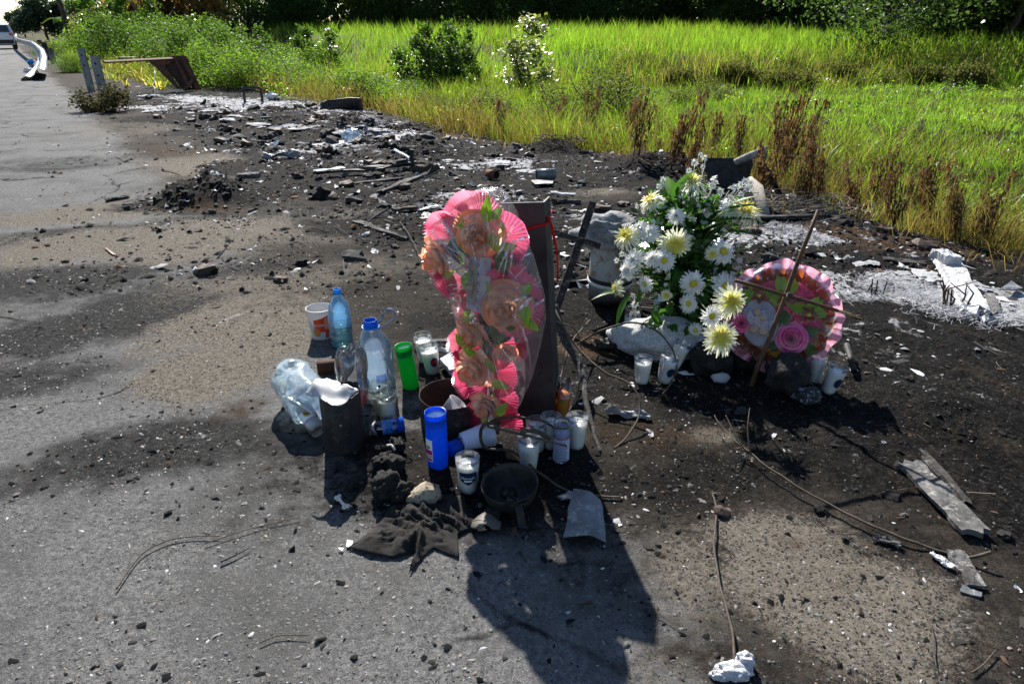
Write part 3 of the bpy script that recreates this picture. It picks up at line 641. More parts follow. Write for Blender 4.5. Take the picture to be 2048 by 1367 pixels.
for i, (u, v, h) in enumerate(((1345, 300, .75), (1380, 310, .6), (1410, 285, .7), (1545, 290, 1.0), (1560, 330, .95), (1530, 350, .7), (1600, 370, .6), (1640, 360, .5), (1700, 390, .45), (1750, 370, .65), (1830, 400, .55), (1860, 420, .6), (1900, 440, .5), (1620, 300, .7), (1480, 300, .7), (1270, 280, .7), (1180, 240, .75), (1130, 230, .7), (1000, 235, .6), (1240, 260, .8), (1960, 450, .5), (1780, 420, .5)) + tuple((0, 999, .35 + .5 * random.random()) for _ in WX)):
    p = G(u, v + 40) if v < 900 else on(*WX[i - 22]); o = thing('wilted_weed', 'brown wilted weed with hanging dead leaves at the burnt edge', 'weed', p, (random.uniform(-.1, .1), random.uniform(-.1, .1), i * 1.3), 'wilted weeds along the burnt edge')
    h *= 1.3 if i < 22 else 1.0; o.scale = (h * 1.0, h * 1.0, h * .8); a, b = WEED[i % 4]; obj('stalk', a, o); obj('leaves', b, o)

# low leafy weeds between the grass tufts
def lowweeds():
    rs = np.random.RandomState(91); f = where(fan(3.4, 24, .95, .9), lambda x, y: vegmask(x, y) * (1 - .8 * shortzone(x, y)) * ss(.3, .55, fbm(x * .8, y * .8, 3, 71))); xy = f(rs, 420)
    V = []; F = []; C = []; n = 0
    for x, y in xy:
        s = .10 + .32 * rs.rand() * min(1, y / 9); z = float(gz(x, y)); sz = .014 + .0018 * y; m = int(150 + 60 * rs.rand())
        v, fa = leafcloud(m, [((x, y, z + s * .45), (s * 1.1, s * .9, s * .5))], sz, rs, .5, 14); V.append(v); F.append(fa + n); n += len(v)
        e = float(rr(x, y) - edge_r(x, y)); dr = rs.rand() < .55 * math.exp(-max(0, e) / 1.0) + .10; c = np.array((.085, .055, .022) if dr else ((.055, .115, .012) if rs.rand() < .5 else (.10, .135, .02)))
        C.append(np.repeat(c * (.6 + .8 * rs.rand(m, 1)), 4, 0))
    tag(obj('low_weeds', npmesh('low_weeds', np.concatenate(V), F4=np.concatenate(F), mats=[M_GRASS], col=np.concatenate(C))), 'low leafy weeds mixed into the rough grass', 'weeds', kind='stuff')
lowweeds()
# ================================================================== the memorial
# ------------------------------------------------------------------ materials of the offerings
M_GLASS = clear('candle_glass', (.96, .98, .98), .05, .04, .75)
M_PET = clear('clear_plastic', (.93, .96, .97), .07, .05, .9, .35, 30)
M_PETBLUE = clear('blue_tinted_plastic', (.74, .90, 1.0), .07, .05, .8, .3, 30, .34, (.22, .58, 1.0))
M_PETPALE = clear('pale_blue_crushed_plastic', (.80, .92, .97), .10, .07, .9, .6, 16, .52, (.78, .90, .97))
M_PETGREY = clear('dusty_clear_plastic', (.90, .95, .99), .08, .06, .9, .4, 30, .24, (.48, .70, .95))
M_WATER = clear('cloudy_water', (.60, .68, .56), .04, .04, .5, 0, 10, .25, (.22, .26, .17))
M_WATER2 = clear('milky_water', (.72, .74, .72), .04, .04, .5, 0, 10, .25, (.5, .5, .44))
M_WAX = pmat('white_wax', (.88, .88, .87), (.84, .85, .86), 30, .4, spec=.4, sss=.85)
M_WAXY = pmat('yellow_wax', (.82, .80, .62), (.84, .83, .72), 40, .35, spec=.4, sss=.8)
M_OIL = pmat('melted_wax', (.50, .48, .27), (.55, .52, .33), 20, .12, spec=.5)
M_WAXB = pmat('blue_white_wax', (.6, .78, .9), (.7, .83, .92), 30, .3, sss=.7)
M_WAXG = pmat('green_white_wax', (.62, .85, .66), (.72, .88, .75), 30, .3, sss=.7)
M_BLUE = trans('blue_plastic', (.005, .09, .62), (.008, .12, .70), (.01, .22, .95), .45, 20, .25, .07)
M_GREEN = trans('green_plastic', (.004, .24, .045), (.005, .28, .06), (.02, .60, .11), .45, 20, .25, .07)
M_WICK = pmat('wick', (.03, .028, .025), (.12, .11, .1), 200, .9)
M_NAVY = pmat('navy_label', (.006, .018, .055), (.008, .024, .07), 30, .3)
M_WHITE = pmat('white_print', (.75, .75, .76), (.68, .68, .7), 30, .5)
M_TUB = trans('white_tub_plastic', (.72, .72, .72), (.66, .66, .66), (.55, .53, .50), .35, 10, .3, .06)
M_ORANGE = pmat('orange_label', (.74, .075, .012), (.66, .06, .012), 20, .35)
M_DKRED = pmat('dark_red_label', (.35, .008, .008), (.28, .008, .01), 30, .35)
M_PEACHP = pmat('peach_print', (.60, .16, .05), (.45, .22, .05), 60, .4)
M_SALMON = pmat('salmon_print', (.75, .25, .16), (.7, .12, .06), 160, .4)
M_LBLUE = pmat('sky_blue_label', (.02, .23, .62), (.03, .28, .68), 30, .35)
M_CAPBLUE = trans('blue_neck_plastic', (.006, .10, .50), (.01, .13, .58), (.02, .25, .8), .3, 20, .25, .08)
M_SOOT = pmat('sooty_steel', (.012, .012, .013), (.035, .032, .03), 18, .62, .3, .25, 60, c3=(.06, .05, .042))
M_RUSTBLK = pmat('burnt_rusty_steel', (.022, .016, .013), (.065, .034, .02), 12, .7, .25, .4, 50, c3=(.10, .085, .075))
M_RUSTIN = pmat('rust_inside', (.075, .034, .018), (.03, .018, .012), 10, .8, .1, .4, 50)
M_RUST = pmat('rust', (.10, .038, .016), (.045, .02, .012), 9, .85, .1, .4, 40, c3=(.16, .07, .03))
M_STEEL = pmat('grey_post_steel', (.020, .022, .025), (.036, .038, .041), 8, .6, .3, .1, 50, c3=(.014, .013, .013), rr_=.12)
M_GALV = pmat('galvanised_steel', (.24, .24, .235), (.32, .32, .31), 6, .55, .3, .1, 30, c3=(.25, .23, .2))
M_FOIL = pmat('whitened_aluminium', (.40, .41, .42), (.32, .33, .34), 14, .5, .3, .25, 50, c3=(.46, .46, .46))
M_CHAR = pmat('charred_crust', (.006, .0055, .005), (.02, .018, .016), 26, .9, 0, 1.0, 70, bd=.012)
M_CHARW = pmat('charred_wood', (.012, .011, .010), (.04, .036, .033), 22, .85, 0, .8, 60, c3=(.13, .125, .12), bd=.008)
M_GREYW = pmat('burnt_grey_wood', (.13, .125, .12), (.05, .047, .044), 16, .9, 0, .8, 50, c3=(.3, .29, .28), bd=.008)
M_ASHW = pmat('white_ash_wood', (.52, .52, .53), (.34, .34, .34), 18, .95, 0, .8, 40, c3=(.10, .10, .10), bd=.006, thr=(.4, .7))
M_ROCK = pmat('beige_rock', (.34, .28, .20), (.22, .18, .13), 20, .9, 0, .7, 60, c3=(.06, .05, .045))
M_CONC = pmat('broken_concrete', (.36, .36, .36), (.20, .20, .20), 20, .95, 0, 1.0, 55, c3=(.12, .12, .12), bd=.012)
M_CONCW = pmat('ash_covered_concrete', (.76, .76, .76), (.58, .58, .58), 60, .95, 0, 1.0, 110, c3=(.20, .20, .20), bd=.02)
M_BONE = pmat('bone', (.62, .60, .54), (.48, .45, .40), 50, .6)
M_CLOTH = pmat('sooty_cloth', (.007, .0065, .006), (.014, .0125, .011), 22, .95, 0, .5, 260, c3=(.028, .024, .019))
M_CUPW = trans('frosted_cup', (.62, .64, .68), (.55, .57, .62), (.7, .72, .76), .5, 10, .25, .08)
M_PAPER = pmat('white_paper_cup', (.66, .68, .72), (.60, .62, .68), 12, .5)
M_WIRE = pmat('dry_vine', (.05, .035, .024), (.09, .065, .042), 40, .8)
M_STICK = pmat('brown_stick', (.055, .026, .013), (.10, .05, .025), 40, .75, 0, .4, 90)
M_STICKP = pmat('peeled_stick_end', (.42, .26, .13), (.3, .18, .09), 60, .75)
M_ASHLUMP = pmat('white_ash_lump', (.60, .60, .62), (.42, .42, .44), 60, .95, 0, 1.0, 90, bd=.008, c3=(.2, .2, .2))
M_RED = trans('red_ribbon', (.50, .012, .010), (.6, .02, .015), (.8, .05, .03), .35, 20, .4, .06)
M_TIN = pmat('tin', (.35, .35, .36), (.25, .25, .25), 20, .35, .7)
M_WHITEPL = pmat('white_scrap', (.62, .62, .61), (.5, .5, .5), 40, .7, 0, .3, 60)
M_GREYPL = pmat('grey_sheet', (.17, .18, .19), (.11, .115, .12), 16, .55, .3, .3, 40, c3=(.32, .32, .31))

def wraptext(txt, size, r, z, ang, mat, parent, name='lettering', taper=0.0):
    """lettering bent round an upright cylinder of radius r, centred on angle ang at height z"""
    cu = bpy.data.curves.new('t', 'FONT'); cu.body = txt; cu.size = size; cu.align_x = 'CENTER'; cu.resolution_u = 2
    o = bpy.data.objects.new('t', cu); COL.objects.link(o)
    me = bpy.data.meshes.new_from_object(o); bpy.data.objects.remove(o); me.name = name
    bm = bmesh.new(); bm.from_mesh(me); bmesh.ops.triangulate(bm, faces=bm.faces); bmesh.ops.subdivide_edges(bm, edges=bm.edges, cuts=1)
    for v in bm.verts:
        a = ang + v.co.x / r; q = r + taper * v.co.y; v.co = Vector((q * math.cos(a), q * math.sin(a), z + v.co.y))
    bm.to_mesh(me); bm.free(); me.materials.clear(); me.materials.append(mat)
    return obj(name, me, parent)
def wrappatch(fnR, z0, z1, a0, a1, mat, parent, name, shape=None, nu=14, nv=8, **k):
    """label patch on a surface of revolution: shape(s,t)->(s,t) warps the unit square"""
    def fn(s, t):
        if shape: s, t = shape(s, t)
        a = a0 + (a1 - a0) * s; z = z0 + (z1 - z0) * t; q = fnR(z); return (q * math.cos(a), q * math.sin(a), z)
    return MB().grid(fn, nu, nv).build(name, mat, parent, smooth=True, **k)
def disc_shape(s, t):
    x, y = s * 2 - 1, t * 2 - 1
    u_ = x * math.sqrt(1 - y * y / 2); v_ = y * math.sqrt(1 - x * x / 2); return (u_ + 1) / 2, (v_ + 1) / 2
def shield(s, t):
    x = (s * 2 - 1) * (1 if t > .55 else (1 - ((.55 - t) / .55) ** 2.2 * .92)); return (x * (1 - .06 * (t > .97)) + 1) / 2, t
def face(p):           # angle (about z) that looks from p towards the camera
    return math.atan2(-p.y, -p.x)
CG = 'votive candles round the post'
def candle(u, v, label, r1=.0345, r0=.025, h=.112, fill=.82, wax=None, tilt=(0, 0), lab=None, flutes=12, group=CG, z=None, oil=False, dz=0, wname='wax'):
    p = G(u, v) if z is None else at(u, v, z); p.z += dz - .004
    o = thing('votive_candle', label, 'candle', p, (tilt[0], tilt[1], 0), group); wax = wax or M_WAX
    rad = lambda zz: r0 + (r1 - r0) * (zz / h) ** .9
    def flu(a, q, zz):
        k = .022 if .01 < zz < h * .78 else 0
        return (q * (1 - k * abs(math.sin(a * flutes / 2)) * 1.5), zz)
    prof = [(r0 * .4, .0), (r0 * .96, .0)] + [(rad(h * t), h * t) for t in (.04, .1, .25, .5, .75, .8, .9, .98, 1.0)]
    prof += [(rad(h) - .0022, h + .0004)] + [(rad(h * t) - .0026, h * t) for t in (.97, .85)]
    MB().lathe(prof, 48, wob=flu).build('glass', M_GLASS, o, smooth=True)
    top = h * fill; e = .0022
    wp = [(0.0001, .006), (rad(.008) - e, .006)] + [(rad(top * t) - e, top * t) for t in (.2, .5, .8, .97)] + [(rad(top) - e - .0015, top), (rad(top) * .55, top - .0015), (.0001, top - .001)]
    MB().lathe(wp, 36, wob=lambda a, q, zz: (q, zz + (.0012 * math.sin(2 * a + u) if zz > top * .9 else 0))).build(wname, wax, o, smooth=True)
    if oil: MB().lathe([(.0001, 0), (rad(top) * .68, 0), (rad(top) * .7, -.002)], 24).build('melted_wax', M_OIL, o, (0.003, 0, top + .0012), smooth=True)
    MB().tube([(0, 0, top - .004), (.0006, 0, top + .005), (.002, .001, top + .011)], .0007, 5).build('wick', M_WICK, o)
    f = face(p)
    if lab == 'shield':
        wrappatch(lambda zz: rad(zz) + .0012, h * .36, h * .72, f - .80, f + .80, M_NAVY, o, 'paper_label', shield)
        wraptext('Neveda', .0135, rad(h * .57) + .0016, h * .535, f, M_WHITE, o, taper=.12)
        wrappatch(lambda zz: rad(zz) + .0017, h * .455, h * .505, f - .36, f + .36, M_WHITE, o, 'price_strip')
    elif lab:
        a0, mcol, mcol2 = lab
        wrappatch(lambda zz: rad(zz) + .0012, h * .34, h * .66, f + a0 - .48, f + a0 + .48, mcol, o, 'paper_label', disc_shape)
        if mcol2: wrappatch(lambda zz: rad(zz) + .0018, h * .43, h * .57, f + a0 - .34, f + a0 + .34, mcol2, o, 'label_band')
    return o
candle(937, 979, 'white candle in a clear glass with a dark blue shield label, in front', lab='shield', h=.117, r1=.036)
candle(1152, 892, 'bright white ribbed glass candle at the right foot of the post', h=.115, r1=.036)
candle(1057, 935, 'white glass candle shaded behind the burnt pan', h=.118, r1=.037, fill=.78)
candle(1100, 892, 'shaded glass candle right against the foot of the post', h=.115)
candle(1072, 898, 'shaded bluish candle half hidden by vines at the post', h=.11)
candle(777, 845, 'yellowed melting candle standing right of the sooty pipe', wax=M_WAXY, h=.118, r1=.036, oil=True, fill=.8)
candle(770, 828, 'leaning yellowed candle behind the other melting one', wax=M_WAXY, h=.118, r1=.036, tilt=(.05, -.16), fill=.74, oil=True)
candle(866, 745, 'white candle with a red and blue round label beside the green candle', h=.12, r1=.037, tilt=(0, -.10), lab=(.45, M_NAVY, M_DKRED))
candle(851, 722, 'white candle behind the one with the round label', h=.12, r1=.037, fill=.8, tilt=(0, -.06))
candle(1283, 764, 'upright white candle left of the ash covered block', h=.108)
candle(1327, 762, 'leaning candle with a dark blue round label at the block', h=.115, tilt=(.05, .12), lab=(.55, M_NAVY, None))
candle(1345, 735, 'candle leaning back on the ash covered concrete block', h=.112, tilt=(-.05, .34), dz=.004)
candle(1402, 742, 'bluish shaded candle between block and white flowers', h=.115, r1=.034)
candle(1653, 783, 'candle tilting right in front of the pink wreath', h=.115, tilt=(.05, .22), lab=(.7, M_NAVY, None))
candle(1627, 762, 'shaded candle tucked behind the tilted one at the wreath', h=.11)
candle(1262, 678, 'part burnt candle with a brown label behind the concrete block', h=.15, r1=.036, r0=.031, fill=.62, lab=(-.3, M_RUSTIN, M_PEACHP))
candle(1318, 640, 'glass candle half hidden under the flower leaves', h=.13, r1=.033)
# tall plastic candles
def tallcandle(u, v, r, h, mat, wax, label, tilt=(0, 0), lab=False):
    p = G(u, v); p.z -= .004; o = thing('tall_votive_candle', label, 'candle', p, (tilt[0], tilt[1], 0), CG)
    def tw(a, q, zz):
        k = math.sin(6 * a + zz * 240) if .02 < zz < h * .88 else 0
        return (q + .0006 * k, zz)
    n = 40; prof = [(.001, 0), (r * .93, 0), (r * .98, .004)] + [(r * (.985 + .03 * i / n), .008 + (h - .012) * i / n) for i in range(n + 1)] + [(r * 1.0, h), (r * .955, h - .002), (r * .95, h * .9), (r * .94, h * .86)]
    MB().lathe(prof, 44, wob=tw).build('plastic_sleeve', mat, o, smooth=True)
    top = h * .90
    MB().lathe([(r * .95, top - .02), (r * .95, top + .006), (r * .8, top - .001), (r * .3, top - .004), (.0001, top - .004)], 30, wob=lambda a, q, zz: (q, zz + .003 * math.sin(a + 1) * (q > r * .6))).build('wax', wax, o, smooth=True)
    MB().tube([(0, 0, top - .006), (.001, 0, top + .006)], .0008, 5).build('wick', M_WICK, o)
    if lab:
        f = face(p) - .95
        wrappatch(lambda zz: r * 1.03, h * .17, h * .57, f - .5, f + .5, M_WHITE, o, 'paper_label')
        wrappatch(lambda zz: r * 1.04, h * .30, h * .385, f - .45, f + .45, pmat('magenta_print', (.34, .02, .16), None, 40, .4), o, 'label_band')
        wrappatch(lambda zz: r * 1.04, h * .40, h * .46, f - .3, f + .3, pmat('olive_print', (.28, .26, .05), None, 40, .4), o, 'label_mark', disc_shape)
        wrappatch(lambda zz: r * 1.04, h * .19, h * .225, f - .42, f + .42, M_DKRED, o, 'label_foot')
        wrappatch(lambda zz: r * 1.04, h * .24, h * .29, f - .45, f + .45, pmat('pink_print', (.55, .12, .2), (.7, .5, .5), 160, .4), o, 'label_band')
    return o
tallcandle(876, 928, .0315, .187, M_BLUE, M_WAXB, 'tall bright blue plastic candle in front of the rusty tin', lab=True)
tallcandle(822, 772, .0305, .172, M_GREEN, M_WAXG, 'tall bright green plastic candle leaning beside the large bottle', tilt=(.0, -.11))
# printed jar and orange glass
p = G(1122, 918); o = thing('glass_candle_jar', 'narrow glass jar candle printed with fine text, right of the shaded candle', 'candle', p, (0, 0, 0), CG)
MB().lathe([(.001, .001), (.025, .001), (.0265, .006), (.0265, .108), (.0235, .116), (.0235, .122), (.0262, .125), (.0262, .136), (.0245, .136), (.0238, .120)], 40).build('glass', M_GLASS, o, smooth=True)
MB().lathe([(.001, .005), (.0245, .005), (.0245, .098), (.0001, .099)], 32).build('wax', trans('lilac_wax', (.50, .55, .78), (.45, .5, .72), (.5, .55, .8), .4), o, smooth=True)
f = face(p)
wrappatch(lambda z: .0270, .010, .084, f - 1.1, f + 1.1, pmat('pale_label', (.42, .46, .62), (.38, .42, .58), 30, .4), o, 'paper_label')
for k in range(12): wrappatch(lambda z: .0274, .012 + k * .0052, .0138 + k * .0052, f - .8 + .04 * (k % 3), f + .75 - .07 * (k % 4), M_NAVY, o, 'text_line', nu=8, nv=2)
wrappatch(lambda z: .0274, .086, .090, f - 1.5, f + 1.5, pmat('rose_band', (.45, .14, .22), None, 40, .4), o, 'label_band')
p = G(1122, 838); o = thing('orange_candle', 'orange labelled glass candle behind the right side of the post', 'candle', p, (0, .05, 0), CG)
MB().lathe([(.001, .001), (.022, .001), (.024, .01), (.025, .15), (.0235, .15), (.023, .12)], 32).build('glass', M_GLASS, o, smooth=True)
MB().lathe([(.001, .004), (.022, .006), (.023, .10), (.0001, .10)], 28).build('wax', trans('orange_wax', (.5, .11, .01), (.42, .15, .02), (.6, .16, .02), .4), o, smooth=True)
wrappatch(lambda z: .0252, .02, .09, face(p) - .7, face(p) + .7, pmat('green_print', (.10, .16, .03), (.5, .15, .02), 60, .4), o, 'paper_label')

# ------------------------------------------------------------------ bottles and tubs
def bottle(name, label, p, prof, mat, n=40, wob=None, rot=(0, 0, 0), cat='bottle'):
    o = thing(name, label, cat, p, rot); MB().lathe(prof, n, wob=wob).build('body', mat, o, smooth=True); return o
p = G(686, 690); p.z -= .003
prof = [(.001, .006), (.02, .008), (.036, .002), (.042, .002), (.0445, .012), (.0445, .055), (.0435, .06), (.0455, .066), (.0455, .15), (.0445, .16), (.042, .172), (.036, .190), (.027, .207), (.018, .221), (.0145, .228), (.0145, .232)]
o = bottle('blue_water_bottle', 'blue tinted water bottle half full of cloudy water beside the white tub', p, prof, M_PETBLUE)
MB().lathe([(.0145, .232), (.0165, .233), (.0165, .236), (.0145, .237), (.0145, .241), (.0155, .243), (.0142, .246), (.0155, .249), (.0145, .253), (.0125, .253), (.0125, .235)], 28).build('threaded_neck', trans('blue_thread', (.02, .2, .6), (.03, .26, .66), (.05, .4, .85), .4), o, smooth=True)
MB().lathe([(.001, .008), (.040, .008), (.0435, .015), (.0435, .054), (.0425, .06), (.0445, .068), (.0445, .100), (.0001, .1005)], 36).build('water', M_WATER, o, smooth=True)
wrappatch(lambda z: .0460, .128, .155, face(p) - 1.3, face(p) - .35, M_PETBLUE, o, 'paper_label', lambda s, t: (s, t * (1 - .5 * s) + .1 * math.sin(s * 6)))
p = G(645, 671); p.z -= .003; o = thing('yogurt_tub', 'white yogurt tub with an orange fruit label beside the blue bottle', 'tub', p, (0, 0, 0))
rt = lambda z: .0445 + .0095 * (z / .132)
MB().lathe([(.001, .003), (.040, .003), (.0435, 0), (.0445, .003), (rt(.115), .115), (rt(.118) + .001, .118), (rt(.128) + .001, .128), (rt(.13) + .003, .129), (rt(.13) + .003, .133), (rt(.13), .134), (rt(.13) - .002, .130), (rt(.06) - .002, .06), (.041, .006), (.001, .006)], 48).build('tub', M_TUB, o, smooth=True)
f = face(p)
wrappatch(lambda z: rt(z) + .0008, .040, .112, f - .62, f + .62, M_ORANGE, o, 'paper_label', lambda s, t: (s, t * (.74 + .26 * s) if t > .5 else t * (.74 + .26 * s)), 18, 10)
wrappatch(lambda z: rt(z) + .0014, .052, .104, f + .25, f + .58, M_SALMON, o, 'label_panel', None)
wrappatch(lambda z: rt(z) + .0014, .010, .046, f + .30, f + .66, M_DKRED, o, 'label_panel', None)
wrappatch(lambda z: rt(z) + .0014, .018, .058, f - .80, f - .12, M_PEACHP, o, 'fruit_picture', disc_shape)
wraptext('DURAZNO', .0155, rt(.07) + .0018, .066, f - .36, M_WHITE, o, taper=.07)
wraptext('FRESCO', .008, rt(.095) + .0018, .094, f - .40, M_WHITE, o, taper=.07) if False else None
for k in range(5): wrappatch(lambda z: rt(z) + .0019, .014 + .0062 * k, .0156 + .0062 * k, f + .33, f + .62 - .05 * (k % 2), M_SALMON, o, 'text_line', nu=5, nv=2)
# five litre bottle
p = G(757, 795); p.z -= .003; S5 = .066
prof = [(.001, .008), (.04, .008), (.052, .001), (.060, .002), (S5, .012), (S5 * .985, .03), (S5, .036), (S5 * .985, .05), (S5, .056), (S5, .13), (S5 * .98, .137), (S5, .144), (S5, .185), (S5 * .97, .205), (S5 * .86, .228), (S5 * .62, .252), (.031, .268), (.0245, .276), (.0235, .280)]
def dent(a, q, z):
    d = math.cos(a - 3.5); k = max(0, d) ** 4 * math.exp(-((z - .20) / .035) ** 2); return (q * (1 - .22 * k + .012 * math.sin(5 * a + z * 60)), z)
o = bottle('large_water_bottle', 'large clear water bottle with a blue neck ring and carrying loop', p, prof, M_PETGREY, 56, dent, (0.02, -.01, 0))
MB().lathe([(.0235, .278), (.0258, .279), (.0262, .286), (.0225, .288), (.0225, .292), (.0242, .294), (.0225, .297), (.0240, .300), (.0225, .304), (.0225, .308), (.0205, .308), (.0205, .285)], 32).build('blue_neck', M_CAPBLUE, o, smooth=True)
ring = MB().tube([(.029 * math.cos(a), .029 * math.sin(a), .283) for a in [k * math.pi / 12 for k in range(25)]], .0026, 6); rg = ring.build('neck_ring', M_LBLUE, o, smooth=True)
lp = [Vector((.02, .022, .283)), Vector((.036, .018, .300)), Vector((.046, .012, .325)), Vector((.06, .006, .345)), Vector((.076, .0, .347)), Vector((.088, -.004, .335)), Vector((.085, -.008, .315)), Vector((.06, -.014, .298)), Vector((.03, -.018, .283))]
MB().tube(lp, .0028, 6).build('carrying_loop', pmat('dusty_blue_loop', (.03, .07, .24), (.25, .3, .45), 60, .4), o, smooth=True)
f = face(p)
wrappatch(lambda z: S5 + .0012, .075, .135, f - 1.28, f - .38, M_LBLUE, o, 'round_label', disc_shape)
wraptext('cristal', .021, S5 + .0018, .099, f - .86, M_WHITE, o)
wrappatch(lambda z: S5 + .001, .095, .128, f + .0, f + .55, clear('faded_print', (.45, .55, .8), .1, .04, .5, haze=.4, hcol=(.15, .25, .55)), o, 'faded_print')
for k, (a, z) in enumerate(((.02, .08), (.38, .084))): wrappatch(lambda zz: S5 + .0012, z, z + .011, f + a, f + a + .17, M_NAVY, o, 'printed_mark', disc_shape)
wrappatch(lambda z: S5 + .0012, .115, .140, f + .62, f + .66, M_NAVY, o, 'printed_mark', None, 3, 4)
MB().lathe([(.001, .010), (.058, .010), (S5 - .002, .02), (S5 - .002, .045), (.0001, .046)], 36).build('water', M_WATER2, o, smooth=True)
# upside-down soda bottle, five lobed foot up
def petal(a, q, z):
    k = ss(.24, .29, z); return (q * (1 - .12 * float(k) * (1 - abs(math.cos(2.5 * a)))), z + .020 * float(k) * (abs(math.cos(2.5 * a)) - .6) * (q > .012))
p = Vector((-.535, 1.985, float(gz(-.535, 1.985)) - .02))
prof = [(.013, .0), (.0135, .02), (.0165, .024), (.018, .04), (.030, .07), (.045, .105), (.0525, .14), (.0525, .16), (.0505, .17), (.0505, .20), (.0530, .212), (.0535, .235), (.051, .258), (.045, .274), (.036, .284), (.022, .284), (.010, .268), (.001, .264)]
o = bottle('upturned_soda_bottle', 'clear soda bottle standing upside down behind the sooty pipe', p, prof, M_PET, 60, petal, (.03, .05, .4))
wrappatch(lambda z: .0512, .10, .165, face(p) - 1.0 - .4, face(p) + 1.9 - .4, clear('torn_red_label', (.9, .5, .5), .1, .05, .6, haze=.45, hcol=(.5, .04, .05)), o, 'torn_label', lambda s, t: (s, t * (.5 + .5 * abs(math.sin(4 * s)))))
# crushed ribbed bottle lying on its side
A = Vector((-.775, 2.125, .085)); B = Vector((-.665, 1.965, .062)); ax = (B - A).normalized(); L = (B - A).length
p = on(-.72, 2.03); o = thing('crushed_water_bottle', 'large crumpled pale blue bottle lying left of the sooty pipe', 'bottle', p)
def crush(a, q, z):
    n_ = mnoise.noise(Vector((math.cos(a) * 1.7, math.sin(a) * 1.7, z * 13))) ; m_ = mnoise.noise(Vector((math.cos(a) * 4, math.sin(a) * 4, z * 30 + 5)))
    return (q * (1 + .20 * n_ + .07 * m_), z + .012 * n_)
prof = [(.001, .006), (.026, .004), (.040, .000), (.055, .008), (.066, .030), (.072, .055)] + [(.073 - .004 * (k % 2), .066 + .0115 * k) for k in range(13)] + [(.069, .222), (.060, .25), (.045, .275), (.028, .290), (.022, .298)]
mb = MB().lathe(prof, 44, wob=crush); q = ax.to_track_quat('Z', 'Y').to_matrix().to_4x4()
mb.xf(Matrix.Translation(A - p - ax * .03) @ q); zmin = min(v.z for v in mb.v); mb.xf(Matrix.Translation((0, 0, -zmin - .006)))
mb.build('body', M_PETPALE, o, smooth=True)
MB().blob((0, 0, 0), (.02, .012, .006), 2, .4, 3, 5).build('leaf_scrap', M_CHARW, o, (-.035, .055, .148 - zmin * 0))
# labelled glass lying against it
A = Vector((-.690, 1.958, .070)); B = Vector((-.618, 1.862, .030)); ax = (B - A).normalized()
o = thing('fallen_label_candle', 'fallen white glass candle with a coloured oval emblem beside the pipe', 'candle', A, ax.to_track_quat('Z', 'Y').to_euler(), CG)
MB().lathe([(.001, 0), (.024, 0), (.027, .003), (.0275, .012), (.0275, .10), (.025, .112), (.023, .118), (.023, .124), (.021, .124)], 36).build('glass', M_GLASS, o, smooth=True)
MB().lathe([(.001, .006), (.0255, .006), (.0255, .09), (.001, .092)], 28).build('wax', M_WAX, o, smooth=True)
inv = (ax.to_track_quat('Z', 'Y')).inverted() @ (Vector((0, 0, CH)) - A); fa = math.atan2(inv.y, inv.x)
wrappatch(lambda z: .0282, .02, .082, fa - 1.2, fa + 1.2, M_WHITE, o, 'paper_label')
for k, (sz, mm) in enumerate(((1.0, pmat('emblem_yellow', (.65, .42, .03), None, 60, .4)), (.72, pmat('emblem_green', (.05, .16, .05), None, 60, .4)), (.36, pmat('emblem_red', (.5, .05, .04), None, 60, .4)))):
    wrappatch(lambda z, k=k: .0286 + .0004 * k, .051 - .019 * sz, .051 + .019 * sz, fa - .48 * sz, fa + .48 * sz, mm, o, 'emblem', disc_shape)
for z in (.021, .079): wrappatch(lambda zz: .0287, z, z + .002, fa - 1.2, fa + 1.2, M_DKRED, o, 'label_stripe', None, 14, 2)

# ------------------------------------------------------------------ sooty pipe with torn foil, rusty tin, cups
p = Vector((-.530, 1.842, 0)); p.z = float(gz(p.x, p.y)) - .01
o = thing('sooty_pipe', 'upright soot blackened steel pipe at the left of the offerings', 'pipe', p)
rag = lambda a, q, z: (q, z + (.006 * math.sin(3 * a) + .003 * math.sin(11 * a)) * (z > .2))
MB().lathe([(.0635, 0), (.063, .1), (.0625, .208), (.0595, .209), (.0595, .0)], 44, wob=rag).build('pipe_wall', M_SOOT, o, smooth=True)
MB().lathe([(.0015, 0), (.0035, .001), (.004, .0025), (.0001, .003)], 12).build('rivet', M_TIN, o, (.011, -.0640, .12), (R(90), 0, 0))
C4 = [at(612, 789, .218), at(655, 753, .240), at(719, 783, .218), at(666, 812, .212)]
def foil(s, t):
    q = (C4[0] * (1 - s) + C4[1] * s) * (1 - t) + (C4[3] * (1 - s) + C4[2] * s) * t
    q = q + Vector((0, 0, .016 * math.sin(math.pi * s) * math.cos(2.2 * t) + .008 * math.sin(5 * s + 3 * t)))
    e = min(s, 1 - s, t, 1 - t); k = max(0, .12 - e) / .12
    q += Vector((mnoise.noise(q * 45), mnoise.noise(q * 45 + Vector((9, 1, 2))), 0)) * .011 * k; q.z += .006 * mnoise.noise(q * 22); return q
mb = MB().shell(foil, 22, 22, .0012); o = tag(mb.build('torn_foil', M_FOIL, smooth=True), 'crumpled whitish metal foil lying on the mouth of the sooty pipe', 'foil')
p = Vector((-.198, 1.965, 0)); p.z = float(gz(p.x, p.y)) - .006
o = thing('rusty_tin', 'wide rusty open tin standing at the foot of the wrapped cross', 'tin', p)
MB().lathe([(.001, .001), (.104, .0), (.106, .004), (.1065, .06), (.1055, .118), (.107, .121), (.1045, .122)], 60, wob=lambda a, q, z: (q * (1 + .004 * math.sin(2 * a)), z + .0008 * math.sin(9 * a) * (z > .1))).build('wall', M_RUSTBLK, o, smooth=True)
